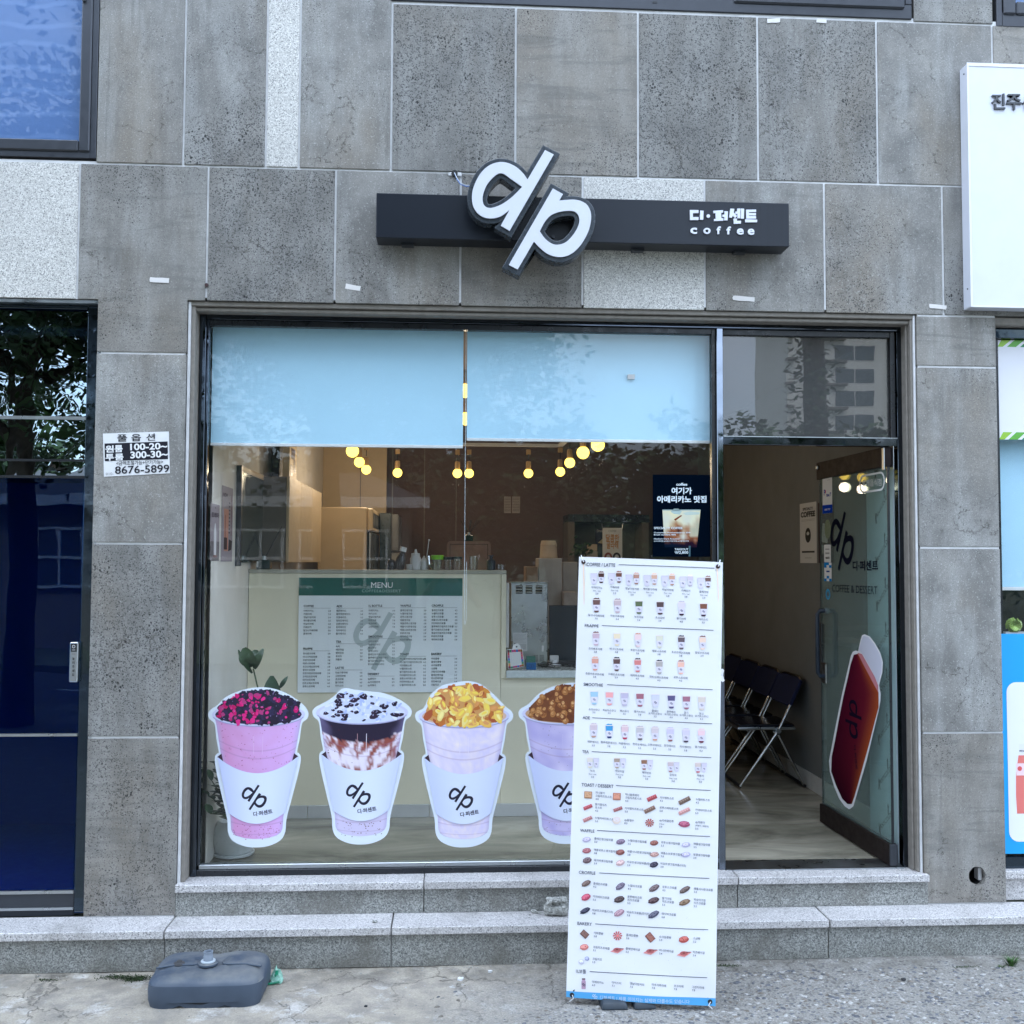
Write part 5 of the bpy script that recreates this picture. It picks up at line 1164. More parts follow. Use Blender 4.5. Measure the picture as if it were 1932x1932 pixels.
fd_ = [(296, 958, 44, 40, (160, 120, 96), 2, 'slab', ('허니딸기', '크림치즈토스트', '4.0'), 380, 928), (624, 974, 44, 40, (170, 110, 96), 2, 'slab', ('허니블루베리', '크림치즈토스트', '4.0'), 718, 948), (1024, 990, 58, 28, (160, 70, 84), -24, 'bar', ('카야잼토스트', '4.5'), 1114, 984), (1396, 1020, 70, 30, (104, 88, 84), -26, 'bar', ('누텔라토스트', '4.5'), 1526, 1006),
      (293, 1096, 52, 24, (166, 76, 92), -22, 'bar', ('딸기잼치즈', '토스트', '4.5'), 376, 1062), (636, 1118, 52, 22, (150, 94, 104), -20, 'bar', ('카야잼치즈토스트', '5.0'), 714, 1106), (998, 1122, 66, 28, (120, 96, 92), -26, 'bar', ('로투스버터토스트', '5.0'), 1112, 1098), (1394, 1142, 68, 26, (186, 140, 150), -24, 'bar', ('카야버터토스트', '5.0'), 1520, 1126),
      (290, 1232, 54, 24, (170, 120, 130), -24, 'bar', ('누텔라버터토스트', '5.0'), 374, 1218), (622, 1248, 48, 42, (226, 216, 220), 0, 'oval', ('dp팥빙수', '8.5'), 710, 1240), (998, 1274, 48, 44, (160, 76, 74), 0, 'star', ('dp치바함만쥬', '(12pc)', '3.9'), 1108, 1244), (1394, 1290, 66, 36, (150, 70, 110), 4, 'oval', ('dp떡볶이', '(떡볶이 / 매운맛)', '5.5'), 1520, 1266),
      (280, 1466, 48, 28, (170, 168, 210), -10, 'oval', ('플레인생크림와플', '3.0'), 366, 1452), (668, 1490, 52, 30, (110, 96, 130), -12, 'oval', ('누텔라생크림와플', '3.5'), 748, 1474), (1050, 1504, 48, 30, (126, 76, 76), -8, 'oval', ('로투스생크림와플', '3.5'), 1128, 1496), (1414, 1526, 50, 28, (176, 178, 226), -8, 'oval', ('애플생크림와플', '3.5'), 1500, 1514),
      (280, 1592, 50, 30, (150, 90, 106), -8, 'oval', ('애플로투스생크림와플', '3.8'), 362, 1580), (664, 1610, 50, 32, (120, 70, 72), -8, 'oval', ('애플시나몬생크림와플', '3.8'), 744, 1598), (1054, 1636, 52, 28, (170, 136, 140), -6, 'oval', ('애플소보로생크림와플', '3.8'), 1126, 1618), (1412, 1638, 54, 30, (176, 178, 230), -8, 'oval', ('땅콩생크림와플', '3.9'), 1498, 1638),
      (286, 1702, 52, 34, (92, 74, 88), -16, 'oval', ('돼지바생크림와플', '3.9'), 362, 1698), (664, 1730, 52, 32, (190, 166, 180), -18, 'oval', ('비요뜨생크림와플(화이트)', '3.9'), 742, 1718), (1048, 1752, 50, 32, (44, 42, 66), -18, 'oval', ('비요뜨생크림와플(다크)', '3.9'), 1122, 1738)]
for x, y, w_, h_, c, an, k_, t, lx, ly in fd_: food(b2, x, y, w_, h_, c, an, k_, (222, 220, 240) if c in ((226, 216, 220),) else None); lab(b2, lx, ly, *t, al='L', dy=37)
fe_ = [(274, 188, 58, 30, (96, 80, 84), -30, 'oval', ('플레인크로플', '4.2'), 354, 186), (664, 218, 60, 32, (96, 90, 120), -34, 'oval', ('누텔라크로플', '4.5'), 748, 208), (1050, 240, 66, 32, (92, 80, 92), -30, 'oval', ('로투스크로플', '4.5'), 1142, 226), (1400, 262, 68, 30, (84, 72, 76), -30, 'oval', ('애플시나몬크로플', '5.0'), 1504, 250),
       (272, 346, 56, 36, (176, 70, 106), -26, 'oval', ('카야버터크로플', '5.5'), 350, 334), (652, 368, 62, 36, (60, 48, 56), -18, 'oval', ('블루베리크림', '치즈크로플', '5.5'), 744, 334), (1044, 380, 66, 34, (66, 48, 58), -18, 'oval', ('딸기크림', '치즈크로플', '5.5'), 1140, 354), (1398, 404, 68, 32, (110, 90, 76), -20, 'oval', ('복숭아크림', '치즈크로플', '5.5'), 1502, 374),
       (262, 500, 64, 28, (36, 38, 66), -28, 'oval', ('비요뜨크로플(다크)', '5.8'), 344, 490), (650, 522, 64, 34, (160, 130, 156), -28, 'oval', ('비요뜨크로플(화이트)', '5.8'), 738, 510), (1044, 540, 70, 32, (70, 74, 104), -30, 'oval', ('돼지바크로플', '5.8'), 1134, 530),
       (256, 768, 44, 34, (90, 60, 60), 42, 'slab', ('커피콩빵', '3.8'), 360, 752), (632, 784, 50, 50, (190, 90, 100), 0, 'star', ('플레인콩빵', '3.6'), 730, 772), (1004, 800, 50, 38, (120, 70, 66), 50, 'slab', ('슈크림콩빵', '3.9'), 1106, 792), (1388, 826, 58, 38, (170, 80, 80), -10, 'oval', ('소금빵', '3.2'), 1494, 812),
       (252, 916, 50, 34, (196, 120, 124), -10, 'oval', ('크림치즈프레즐', '3.1'), 352, 912), (626, 944, 78, 40, (170, 100, 110), 0, 'ring', ('플레인베이글', '3.2'), 724, 928), (1004, 958, 82, 42, (170, 100, 110), 0, 'ring', ('어니언베이글', '3.4'), 1106, 946), (1388, 984, 82, 42, (176, 100, 108), 0, 'ring', ('치즈베이글', '3.4'), 1490, 970),
       (220, 1082, 32, 28, (196, 200, 240), 0, 'oval', (), 0, 0), (284, 1046, 26, 24, (150, 160, 214), 0, 'oval', ('크림치즈', '1.0'), 346, 1046)]
for x, y, w_, h_, c, an, k_, t, lx, ly in fe_: food(b3, x, y, w_, h_, c, an, k_); lab(b3, lx, ly, *t, al='L', dy=37)
def bp(f, pts, c, l): pr.poly([at(f, *q) for q in pts], c, l)
bp(b3, [(228, 1272), (262, 1272), (262, 1292), (270, 1310), (268, 1392), (222, 1392), (220, 1310), (228, 1292)], ink(176, 150, 186), 3); bp(b3, [(226, 1270), (264, 1270), (264, 1286), (226, 1286)], ink(100, 70, 84), 4)
p_ = at(b3, 244, 1342); logo_print(pr, p_[0], p_[1], .016, NV, 5)
for x, y, t, p in ((340, 1308, '아메리카노', '6.0'), (566, 1316, '아이스티', '7.1'), (772, 1326, '옛날다방커피', '7.5'), (1022, 1338, '미숫가루라떼', '7.8'), (1274, 1354, '초코라떼', '7.8'), (1482, 1370, '그린티라떼', '7.8')): lab(b3, x, y, t, p, al='L', dy=37)
# blue strip along the bottom
bs = [at(b3, 55, 1418), at(b3, 1750, 1506), at(b3, 1752, 1598), at(b3, 48, 1500)]
xa_, xb_ = cb[0][0], cb[1][0]
for k in range(26):
    for j in range(3):
        def Q(i, n): x = xa_+(xb_-xa_)*i; zt__ = bs[0][1]+(bs[1][1]-bs[0][1])*i; zb__ = cb[0][1]+(cb[1][1]-cb[0][1])*i+.0005; return (x, zb__+(zt__-zb__)*n)
        pr.poly([Q(k/26, j/3), Q((k+1)/26, j/3), Q((k+1)/26, (j+1)/3), Q(k/26, (j+1)/3)], ink(78, 164, 236), 1)
p_ = at(b3, 372, 1478); logo_print(pr, p_[0], p_[1], .022, ink(190, 214, 250), 4)
a_ = at(b3, 432, 1507); c_ = at(b3, 1455, 1560); pr.text('디퍼센트 | 제품 이미지는 실제와 다를수도 있습니다', a_[0], a_[1], .0125, ink(190, 214, 250), 4, 'L', .006, wid=(Vector(c_)-Vector(a_)).length, ang=math.atan2(c_[1]-a_[1], c_[0]-a_[0]))
# rust runs below the upper eyelets and grime specks
for (f, pts) in ((b1, [(238, 180), (250, 180), (256, 400), (252, 640), (246, 640), (242, 400)]), (b1, [(1766, 225), (1778, 225), (1784, 400), (1790, 560), (1784, 620), (1776, 420)])): bp(f, pts, ink(238, 214, 206), 1)
for k in range(60): x, y = rb.uniform(380, 1700), rb.uniform(560, 1400); w_ = rb.uniform(3, 11); bp(b3, [(x, y), (x+w_, y-3), (x+w_*.6, y+w_)], ink(198, 206, 230), 1)
pr.obj('banner_print', bn, MB['print'])
# eyelets with cord ties
ey = plain('rusty_eyelet', (.035, .010, .012, 1), .6, .2)
for f, x, y, s_ in ((b1, 242, 152, 1), (b1, 1781, 202, 1), (b3, 112, 1462, -1), (b3, 1690, 1545, -1)):
    a, c = at(f, x, y); B().tube([bpl.at(a, c, .0012), bpl.at(a, c, .0035)], .0095, 12).obj('eyelet', ey if s_ > 0 else MB['rubber'], bn)
    B().tube([bpl.at(a+.002, c, .0045), bpl.at(a-.006*s_*(1 if x < 900 else -1), c+.014*s_, .004), bpl.at(a-.010*(1 if x < 900 else -1), c+.030*s_, -.004)], .0022, 5).obj('cord_tie', MB['white'], bn)
# stand: two poles, cross arms and weighted base
mt_ = Vector((sum(c[0] for c in cb)/4, 0, 0)).x
pb0 = bpl.at(mt_-.02, .05, -.05); pb1 = bpl.at(mt_-.02, 1.05, -.09)
B().tube([Vector((pb0.x, pb0.y, .09)), pb1], .011, 8).obj('stand_pole', MB['alu'], bn)
for a, c in ((cb[0][0]+.03, .02), (cb[1][0]-.03, .02), (cb[2][0]-.03, cb[2][1]-.03), (cb[3][0]+.03, cb[3][1]-.03)):
    B().tube([pb1, bpl.at(a, c, -.004)], .006, 6).obj('stand_arm', MB['whiteplastic'] if c > 1 else MB['blackmetal'], bn)
bc = onZ(1190, 1906, .0)
for u0, u1 in ((1134, 1186), (1196, 1240)):
    fx_0, fx_1 = onZ(u0, 1906, 0).x, onZ(u1, 1906, 0).x; ft = B()
    for k, (yy, hh_) in enumerate(((0, .006), (.008, .026), (.04, .036), (.12, .042), (.30, .040))):
        for (xx, zz_) in ((fx_0+.012*(k == 0), 0), (fx_0+.006, hh_*.8), (fx_0+.016, hh_), (fx_1-.016, hh_), (fx_1-.006, hh_*.8), (fx_1-.012*(k == 0), 0)): ft.v.append((xx, bc.y+yy, zz_))
    ft.f = [(i*6+k, i*6+(k+1) % 6, (i+1)*6+(k+1) % 6, (i+1)*6+k) for i in range(4) for k in range(6)]+[(5, 4, 3, 2, 1, 0), (24, 25, 26, 27, 28, 29)]
    ft.obj('stand_foot', MB['darkbase'], bn, .003, smooth=True)
box(onZ(1140, 1906, 0).x, onZ(1234, 1906, 0).x, bc.y+.16, bc.y+.36, .004, .075).obj('stand_base', MB['darkbase'], bn, .012, seg=2)

# ================================================================== PARASOL BASE
ub = thing('parasol_base', (-1.03, -.42, 0), 'blue grey plastic parasol base with a pale tube socket, left of the banner', 'parasol base')
ub_c = [onZ(268, 1908, .0), onZ(486, 1905, .0), onZ(509, 1822, .0), onZ(330, 1822, .0)]
ccx = (ub_c[0].x+ub_c[1].x)/2; ccy = ub_c[0].y+.012
ctop = onZ(420, 1794, .125).y
LX = (ub_c[1]-ub_c[0]).length/2+.004; LY = (ctop-ccy)/2+.012; cx0, cy0 = ccx+.004, ccy+LY-.004
HT = .127
n = 88; rings = []
def outline(k, sc2, rad=.07):
    # rounded square walked at equal steps, slightly waisted in the middle of its front and back
    t = k/n*2*math.pi; a = abs(math.cos(t))**.34*math.copysign(1, math.cos(t)); b_ = abs(math.sin(t))**.34*math.copysign(1, math.sin(t))
    m_ = max(abs(a), abs(b_)); r_ = (abs(a)**5.5+abs(b_)**5.5)**(1/5.5); a, b_ = a/r_, b_/r_
    return a*sc2, b_*sc2
ub_m = B()
levels = [(.955, 0.0), (.985, .010), (1.0, .025), (1.005, .060), (.990, .086), (.965, .101), (.925, .111), (.86, .119), (.74, .1225), (.66, .1228), (.58, .1232), (.50, .1237), (.42, .124), (.34, .1243), (.26, .1246), (.18, .125), (.12, .125), (.05, .125)]
def utop(x, y, z, sc2):
    """moulded top: a step running across with a lowered middle band in front of the socket"""
    if sc2 > .97: return z
    f = max(0.0, min(1.0, (-(y)-(-.02)-abs(x)*.0)/.03)) ; edge_ = -.12 - max(0, abs(x)-.60)*.62
    step_ = .013*max(0, min(1, (y-edge_)/.05))
    if abs(x) < .26: step_ *= max(0, min(1, (abs(x)-.20)/.05))
    wav = (-.011*max(0, -y-.62)/.38)*(1+.5*math.cos(x*7.5))
    return z-.013+step_+wav
for sc2, z_ in levels:
    for k in range(n):
        a, b_ = outline(k, sc2); zz_ = z_*1.055
        if z_ < .012:      # arches between the four feet
            if abs(a) < .60: zz_ += .026*max(0, 1-abs(abs(a)-.36)/.34)+.006
            if abs(b_) < .6: zz_ += .012
        ub_m.v.append((cx0+a*LX, cy0+b_*LY, utop(a, b_, zz_, sc2)))
ub_m.f = [(i*n+k, i*n+(k+1) % n, (i+1)*n+(k+1) % n, (i+1)*n+k) for i in range(len(levels)-1) for k in range(n)]+[tuple(range(n))[::-1], tuple((len(levels)-1)*n+k for k in range(n))]
ub_m.obj('base_body', MB['baseplastic'], ub, smooth=True)
for sx_ in (-1, 1):          # raised moulding lines on the top
    pts = [(sx_*.20, .04), (sx_*.22, -.04), (sx_*.30, -.085), (sx_*.62, -.085), (sx_*.92, -.27)]
    b = B(); b.tube([(cx0+a*LX, cy0+c*LY, HT-.0012) for a, c in pts], .0046, 8); b.obj('moulding_line', MB['baseplastic'], ub, smooth=True)
tcx, tcy = cx0-.03*0-.012, cy0-.004
gp = plain('grey_socket_plastic', (.24, .28, .33, 1), .4, var=.1); pw = plain('pale_socket_ring', (.52, .58, .62, 1), .4, var=.06)
B().lathe((tcx, tcy, HT-.003), [(.042, 0), (.042, .007), (.034, .011), (.024, .012)], 24).obj('socket_collar', MB['baseplastic'], ub, smooth=True)
B().lathe((tcx, tcy, HT+.009), [(.031, 0), (.031, .004), (.022, .005)], 24).obj('socket_ring', pw, ub, smooth=True)
bt = B(); n_ = 24; pf = [(.0205, 0), (.0205, .020), (.0190, .022), (.0190, .034), (.0200, .035), (.0200, .039), (.0150, .039), (.0150, .008)]
for r_, z_ in pf:
    for k in range(n_): bt.v.append((tcx+r_*math.cos(k/n_*6.2832), tcy+r_*math.sin(k/n_*6.2832), HT+.012+z_))
bt.f = [(i*n_+k, i*n_+(k+1) % n_, (i+1)*n_+(k+1) % n_, (i+1)*n_+k) for i in range(len(pf)-1) for k in range(n_)]+[tuple((len(pf)-1)*n_+k for k in range(n_))]
bt.obj('socket_tube', gp, ub, smooth=True)
fc = onZ((400+.2381*545)/1.56522, (2750+.2381*400)/1.56522, HT)
B().lathe((fc.x, fc.y, HT-.002), [(.025, 0), (.023, .006), (.011, .009), (.009, .016), (.003, .017)], 16).obj('filler_cap', plain('dark_filler_cap', (.06, .06, .062, 1), .6), ub, smooth=True)
# ================================================================== ROLLER BLINDS
YB = .20
for nm, u0, u1, vl, vr, lab in (('roller_blind', 390, 874, 842, 842, 'wide pale blue roller blind behind the left part of the cafe window'), ('roller_blind', 881, 1344, 833, 833, 'pale blue roller blind next to the chain, hanging slightly higher')):
    x0, x1 = X(u0, 730, YB), X(u1, 730, YB); zb_ = Z((u0+u1)/2, vl, YB)
    o = thing(nm, ((x0+x1)/2, YB, hz0), lab, 'roller blind')
    box(x0, x1, YB, YB+.003, zb_+.012, hz0+.008).obj('blind_fabric', MB['blind'], o)
    box(x0, x1, YB-.004, YB+.007, zb_-.004, zb_+.0115).obj('bottom_bar', MB['white'], o, .002)
    B().tube([(x0, YB+.03, hz0+.035), (x1, YB+.03, hz0+.035)], .024, 14).obj('roller_tube', MB['blind'], o, smooth=True)
    box(x0-.004, x1+.004, YB-.008, YB+.06, hz0+.062, hz0+.072).obj('headrail', MB['whiteplastic'], o)
ch = thing('blind_chain', onY(877, 640, YB-.01), 'long beaded white blind chain hanging between the two blinds', 'blind chain')
b = B(); zc0, zc1 = Z(877, 628, YB), Z(877, 1178, YB); xc = X(877.5, 900, YB)
k = 0; zz_ = zc0
while zz_ > zc1:
    for dx in (0, .010):
        if dx == 0 or zz_ < Z(877, 1060, YB): b.lathe((xc+dx*(1 if zz_ > zc1+.02 else .6), YB-.012, zz_), [(.0006, -.0022), (.0022, 0), (.0006, .0022)], 5)
    zz_ -= .0062
b.obj('chain_beads', MB['chain'], ch); B().tube([(xc, YB-.012, zc0), (xc, YB-.012, zc1)], .0007, 4).obj('chain_cord', MB['chain'], ch)

# ================================================================== PENDANT BULBS on their rail
ZBU = 2.60
bl_ = [(665, 851), (678, 872), (691, 886), (750, 892), (863, 893), (885, 893), (997, 893), (1057, 890), (1075, 873), (1100, 854), (1128, 839)]
where = ['second lamp on the left arm, half hidden by the blind', 'middle lamp of the left arm of the rail', 'last lamp of the left arm, nearest the back wall', 'first lamp on the back rail, above the fridge', 'lamp just left of the blind chain', 'lamp just right of the blind chain', 'lamp alone between the chain and the right arm', 'last lamp of the right arm, nearest the back wall', 'middle lamp of the right arm of the rail', 'big near lamp of the right arm, fully in view', 'nearest lamp of the right arm, cut by the blind']
def bulb(p, r_, lab, zc_):
    o = thing('pendant_bulb', (p.x, p.y, zc_), 'round glowing bulb, '+lab, 'pendant lamp', 'pendant bulbs on the ceiling rail')
    pf = [(r_*math.cos(R(a)), r_*math.sin(R(a))) for a in range(-80, 61, 20)]
    B().lathe((p.x, p.y, p.z), pf, 18).obj('bulb', MB['bulb'], o, smooth=True)
    B().lathe((p.x, p.y, p.z+r_*.84), [(.020, 0), (.022, .02), (.020, .065), (.008, .07)], 12).obj('socket', MB['socket'], o, smooth=True)
    pl_l = bpy.data.lights.new('bulb_light', 'POINT'); pl_l.energy = .95 if p.x < -.3 else .38; pl_l.color = (1, .80, .58); pl_l.shadow_soft_size = .04
    lo = bpy.data.objects.new('bulb_light', pl_l); COL.objects.link(lo); lo.location = (p.x, p.y, p.z-.10); par(lo, o)
    if zc_ > p.z+.17: B().tube([(p.x, p.y, p.z+.11), (p.x, p.y, zc_-.03)], .003, 5).obj('cord', MB['rubber'], o)
    box(p.x-.018, p.x+.018, p.y-.018, p.y+.018, zc_-.042, zc_-.002).obj('rail_plug', MB['socket'], o)
BP = []
for (u, v), lab_ in zip(bl_, where):
    q = ray(u, v); t = (ZBU-CAM.z)/q.z; p = CAM+q*t
    BP.append(p)
ax = (BP[0].x+BP[1].x+BP[2].x)/3; bx_ = (BP[7].x+BP[8].x+BP[9].x)/3; yb_ = min(4.4, (BP[3].y+BP[4].y+BP[5].y+BP[6].y)/4)
for i, p in enumerate(BP):
    bulb(p, .039 if i not in (9, 10, 0) else .043, where[i], 2.80)
for u, v, la in ((878, 737, 'upper of two seen in the slit between the blinds'), (878, 790, 'lower of two seen in the slit between the blinds')):
    q = ray(u, v); p = CAM+q*((2.80-CAM.z)/q.z); p = CAM+q*((max(p.y, 1.0)+5)/q.y) if p.y < 1 else p
    p = CAM + q*((1.35+5)/q.y) if v < 760 else CAM+q*((2.0+5)/q.y)
    bulb(p, .045, la, p.z+.13)
yr1 = max(BP[3].y, BP[5].y)
rl = thing('lamp_rail', ((ax+bx_)/2, 3, 2.82), 'pale U shaped lighting rail under the dark ceiling holding the bulbs', 'lamp rail')
for (a, c) in (((BP[0].x, BP[0].y-1.2), (BP[2].x, BP[2].y)), ((BP[2].x, BP[2].y), (BP[7].x, BP[7].y)), ((BP[7].x, BP[7].y), (BP[10].x, BP[10].y-1.2))):
    d_ = Vector((c[0]-a[0], c[1]-a[1], 0)); n_ = Vector((-d_.y, d_.x, 0)).normalized()*.018
    B().obox(((a[0]+c[0])/2, (a[1]+c[1])/2, 2.815), d_/2, n_, (0, 0, .012)).obj('rail_bar', MB['whiteplastic'], rl)
for p in (BP[2], BP[7], BP[0]): B().tube([(p.x, p.y, 2.83), (p.x, p.y, ZC)], .006, 6).obj('rail_hanger', MB['alu'], rl)

# ================================================================== SERVING COUNTER
ct = thing('serving_partition', (-.4, YC, ZS), 'tall cream partition counter with the menu board on its front', 'counter')
cx0_, cx1_ = XW+.004, X(955, 1150, YC); ctz = Z(700, 1075, YC)
box(cx0_, cx1_-.032, YC, YC+.10, ZS+.0, ctz-.024).obj('front_panel', MB['cream'], ct)
box(cx0_, cx1_-.0, YC-.012, YC+.16, ctz-.023, ctz).obj('top_ledge', plain('grey_cream_trim', rgb(176, 172, 156), .5, var=.03), ct, .003)
box(cx1_-.031, cx1_, YC-.012, YC+.12, Z(955, 1280, YC), ctz-.0235).obj('end_trim', MB['cream'], ct, .003)
lc_ = thing('low_counter', (1, YC+.2, ZS), 'lower serving counter with a white stone top right of the partition', 'counter')
lx1 = 1.16; lz = Z(1000, 1279, YC-.02); lz1 = Z(1000, 1265, YC-.02)
box(cx1_-.030, lx1-.02, YC+.002, YC+.06, ZS, lz-.001).obj('front_panel', MB['cream'], lc_)
box(cx1_+.001, lx1, YC-.03, YC+.62, lz, lz1).obj('stone_top', plain('pale_stone_top', rgb(206, 214, 212), .25, var=.05, sc_=30), lc_, .003)
box(lx1-.021, lx1-.001, YC+.062, YC+.60, ZS, lz-.001).obj('end_panel', MB['cream'], lc_)
# menu board
mb = thing('menu_board', onY(718, 1200, YC), 'large menu board with a green MENU header hanging on the partition', 'menu board')
ypl = YC-.012; mp_ = wallplane(ypl)
def qm(x, y): return (860+.26915*x)/1.56522, (1680+.26915*y)/1.56522
A4 = [mp_.uv(*qm(*c)) for c in ((70, 1372), (1876, 1340), (1876, 92), (82, 106))]
x0m, x1m = (A4[0][0]+A4[3][0])/2, (A4[1][0]+A4[2][0])/2; z0m, z1m = (A4[0][1]+A4[1][1])/2, (A4[2][1]+A4[3][1])/2
box(x0m, x1m, ypl, YC-.0005, z0m, z1m).obj('board', plain('pale_board', rgb(238, 243, 244), .35, var=.0), mb, .001)
pr = Print(mp_)
def mxx(x): return x0m+(x-76)/1800*(x1m-x0m)
def mzz(y, x=0): return z1m-(y-98+ (x-900)*-.0+(x/1900*10 if y > 300 else 0))/1258*(z1m-z0m)
zh = z1m-(196/1258)*(z1m-z0m); pr.rect(x0m, zh, x1m, z1m, rgb(0, 92, 80), 1)
pr.text('MENU', mxx(985), mzz(206), .034, g(.88), 3, 'C', .0, wid=mxx(1105)-mxx(868)); pr.text('COFFEE&DESSERT', mxx(980), mzz(256), .017, rgb(150, 186, 176), 3, 'C', .01, 1.15, wid=mxx(1196)-mxx(768))
lp = mp_.uv(*qm(985, 795)); logo_print(pr, mxx(985), mzz(795), (1115-470)/1258*(z1m-z0m)*1.0, rgb(186, 198, 198), 1, 0, 1.0)
DK = rgb(48, 60, 62)
cols = [(132, 428, [('COFFEE', 402, ['아메리카노 2.8', '카페라떼 3.3', '옛날다방커피 3.4', '헤이즐넛라떼 3.5', '바닐라라떼 3.8', '카페모카 3.8', '달고나카페라떼 3.6', '돌체라떼 3.9']), ('FRAPPE', 872, ['죠리퐁프라페 3.8', '바나나킥프라페 3.8', '호랑이프라페 3.8', '메로나프라페 3.8', '초코오레오프라페 3.8', '팥빙수프라페 3.9', '호랑이프초코프라페 3.9', '오레오초프라페 3.9', '돼지바프라페 4.0', '민트오레오프라페 4.0', '로투스프라페 4.0'])]),
        (488, 780, [('ADE', 402, ['레몬에이드 3.5', '블루레몬에이드 3.8', '자몽에이드 3.5', '청포도에이드 3.5', '오렌지에이드 3.5', '유자에이드 3.5', '자두에이드 3.8', '딸기에이드 4.3']), ('TEA', 794, ['녹차 3.0', '캐모마일 3.0', '페퍼민트 3.0', '유자차 3.0', '자몽차 3.0']), ('LATTE', 1082, ['미숫가루라떼 3.4', '그린티라떼 3.4', '초코라떼 3.4', '딸기라떼 4.0', '아이스티 3.0'])]),
        (842, 1132, [('1L BOTTLE', 398, ['아메리카노 6.0', '아이스티 7.1', '옛날다방커피 7.5', '미숫가루 7.8', '초코라떼 7.8', '그린티라떼 7.8']), ('SMOOTHIE', 738, ['소다스무디 3.5', '복숭아스무디 3.5', '배스무디 3.5', '딸기스무디 3.8', '플레인요거트스무디 3.5', '블루베리요거트스무디 4.0', '딸기요거트스무디 4.0', '망고요거트스무디 4.2']), ('DESSERT', 1150, ['dp팥빙수 8.5', 'dp치바함만쥬 3.9', 'dp떡볶이 5.5'])]),
        (1190, 1476, [('WAFFLE', 396, ['플레인생크림 3.0', '누텔라생크림 3.5', '로투스생크림 3.5', '애플생크림 3.5', '애플로투스생크림 3.8', '애플시나몬생크림 3.8', '애플소보로생크림 3.9', '땅콩생크림 3.9', '돼지바생크림 3.9', '비요뜨생크림 3.9']), ('TOAST', 932, ['허니블루베리크림치즈토스트 4.0', '허니딸기크림치즈토스트 4.0', '카야잼토스트 4.5', '누텔라토스트 4.5', '딸기잼치즈토스트 4.5', '카야잼치즈토스트 5.0', '로투스버터토스트 5.0', '카야버터토스트 5.0', '누텔라버터토스트 5.0'])]),
        (1536, 1820, [('CROFFLE', 394, ['플레인크로플 4.2', '누텔라크로플 4.5', '로투스크로플 4.5', '애플시나몬크로플 5.0', '카야버터크로플 5.5', '블루베리크림치즈크로플 5.5', '딸기크림치즈크로플 5.5', '복숭아크림치즈크로플 5.5', '비요뜨크로플 5.8', '돼지바크로플 5.8']), ('BAKERY', 930, ['커피콩빵 3.8', '플레인콩빵 3.6', '슈크림콩빵 3.9', '소금빵 3.2', '크림치즈프레즐 3.1', '플레인베이글 3.2', '어니언베이글 3.4', '치즈베이글 3.4', '크림치즈 1.0'])])]
def qz(y): return z1m-(y-92)/1264*(z1m-z0m)
for xa, xb, secs in cols:
    for t, y, items in secs:
        pr.text(t, mxx(xa), qz(y+14), .0125, DK, 3, 'L', .03); pr.rect(mxx(xa), qz(y+26)-.0006, mxx(xb), qz(y+26)+.0006, DK, 2)
        for i, it in enumerate(items):
            a, c = it.rsplit(' ', 1); yy = y+64+i*36.0
            pr.text(a, mxx(xa), qz(yy), .0095, DK, 3, 'L', .014); pr.text(c, mxx(xb), qz(yy), .0090, DK, 3, 'R', .014)
pr.obj('board_print', mb, MB['print'])

# ================================================================== THINGS ON THE PARTITION LEDGE (left to right)
YT = YC+.075; zt = ctz+.0005
def lx(u): return X(u, 1065, YT)
def lz_(v): return Z(780, v, YT)
def dif(name, u, vt, yy, zb2, lab, sc_=1.0, reeds=()):
    o = thing(name, (X(u, 1060, yy), yy, zb2), lab, 'reed diffuser'); x = X(u, 1060, yy); s_ = .040*sc_
    box(x-s_, x+s_, yy-s_, yy+s_, zb2, zb2+.056*sc_).obj('bottle', plain('dark_green_glass_%d' % u, (.012, .03, .024, 1), .1, var=0), o, .006, seg=2)
    box(x-s_*.95, x-s_*.7, yy-s_-.001, yy-s_-.0001, zb2+.012, zb2+.048*sc_).obj('bottle_label', MB['white'], o)
    B().lathe((x, yy, zb2+.056*sc_), [(.014*sc_, 0), (.014*sc_, .024*sc_)], 12).obj('collar', MB['steel'], o)
    for (ru, rv) in reeds:
        e_ = onY(ru, rv, yy+.01); B().tube([(x, yy, zb2+.06*sc_), tuple(e_)], .0022, 5).obj('reed', MB['reed'], o)
dif('reed_diffuser', 498.5, 1056, YT-.01, zt, 'dark green reed diffuser with three long reeds at the left end of the ledge', 1.0, ((469, 987), (473.5, 986), (532, 993)))
def bottle(name, u, pf, mat, lab, cat, tilt=0, cap=None, capm=None, grp=None):
    x = lx(u); o = thing(name, (x, YT, zt), lab, cat, grp)
    b = B().lathe((0, 0, 0), pf, 16); M_ = Matrix.Rotation(tilt, 3, 'Y'); mv = lambda b_: setattr(b_, 'v', [tuple(M_ @ Vector(p)+Vector((x, YT, zt))) for p in b_.v])
    mv(b); b.obj('bottle_body' if 'bottle' in name else 'body', mat, o, smooth=True)
    if cap: c = B().lathe((0, 0, 0), cap, 14); mv(c); c.obj('lid', capm, o, smooth=True)
    return o
dksy = plain('dark_syrup', (.014, .012, .016, 1), .2, var=0); wpl = MB['whiteplastic']
bottle('syrup_bottle', 752, [(.030, .0), (.033, .03), (.030, .07), (.020, .10), (.015, .115)], dksy, 'dark syrup bottle with white cap leaning on the ledge', 'syrup bottle', .22, [(.020, .114), (.020, .140), (.017, .142)], MB['white'])
bottle('syrup_bottle', 737, [(.024, .0), (.026, .02), (.022, .05), (.015, .062)], dksy, 'second dark squat bottle at the foot of the leaning one', 'syrup bottle', .1)
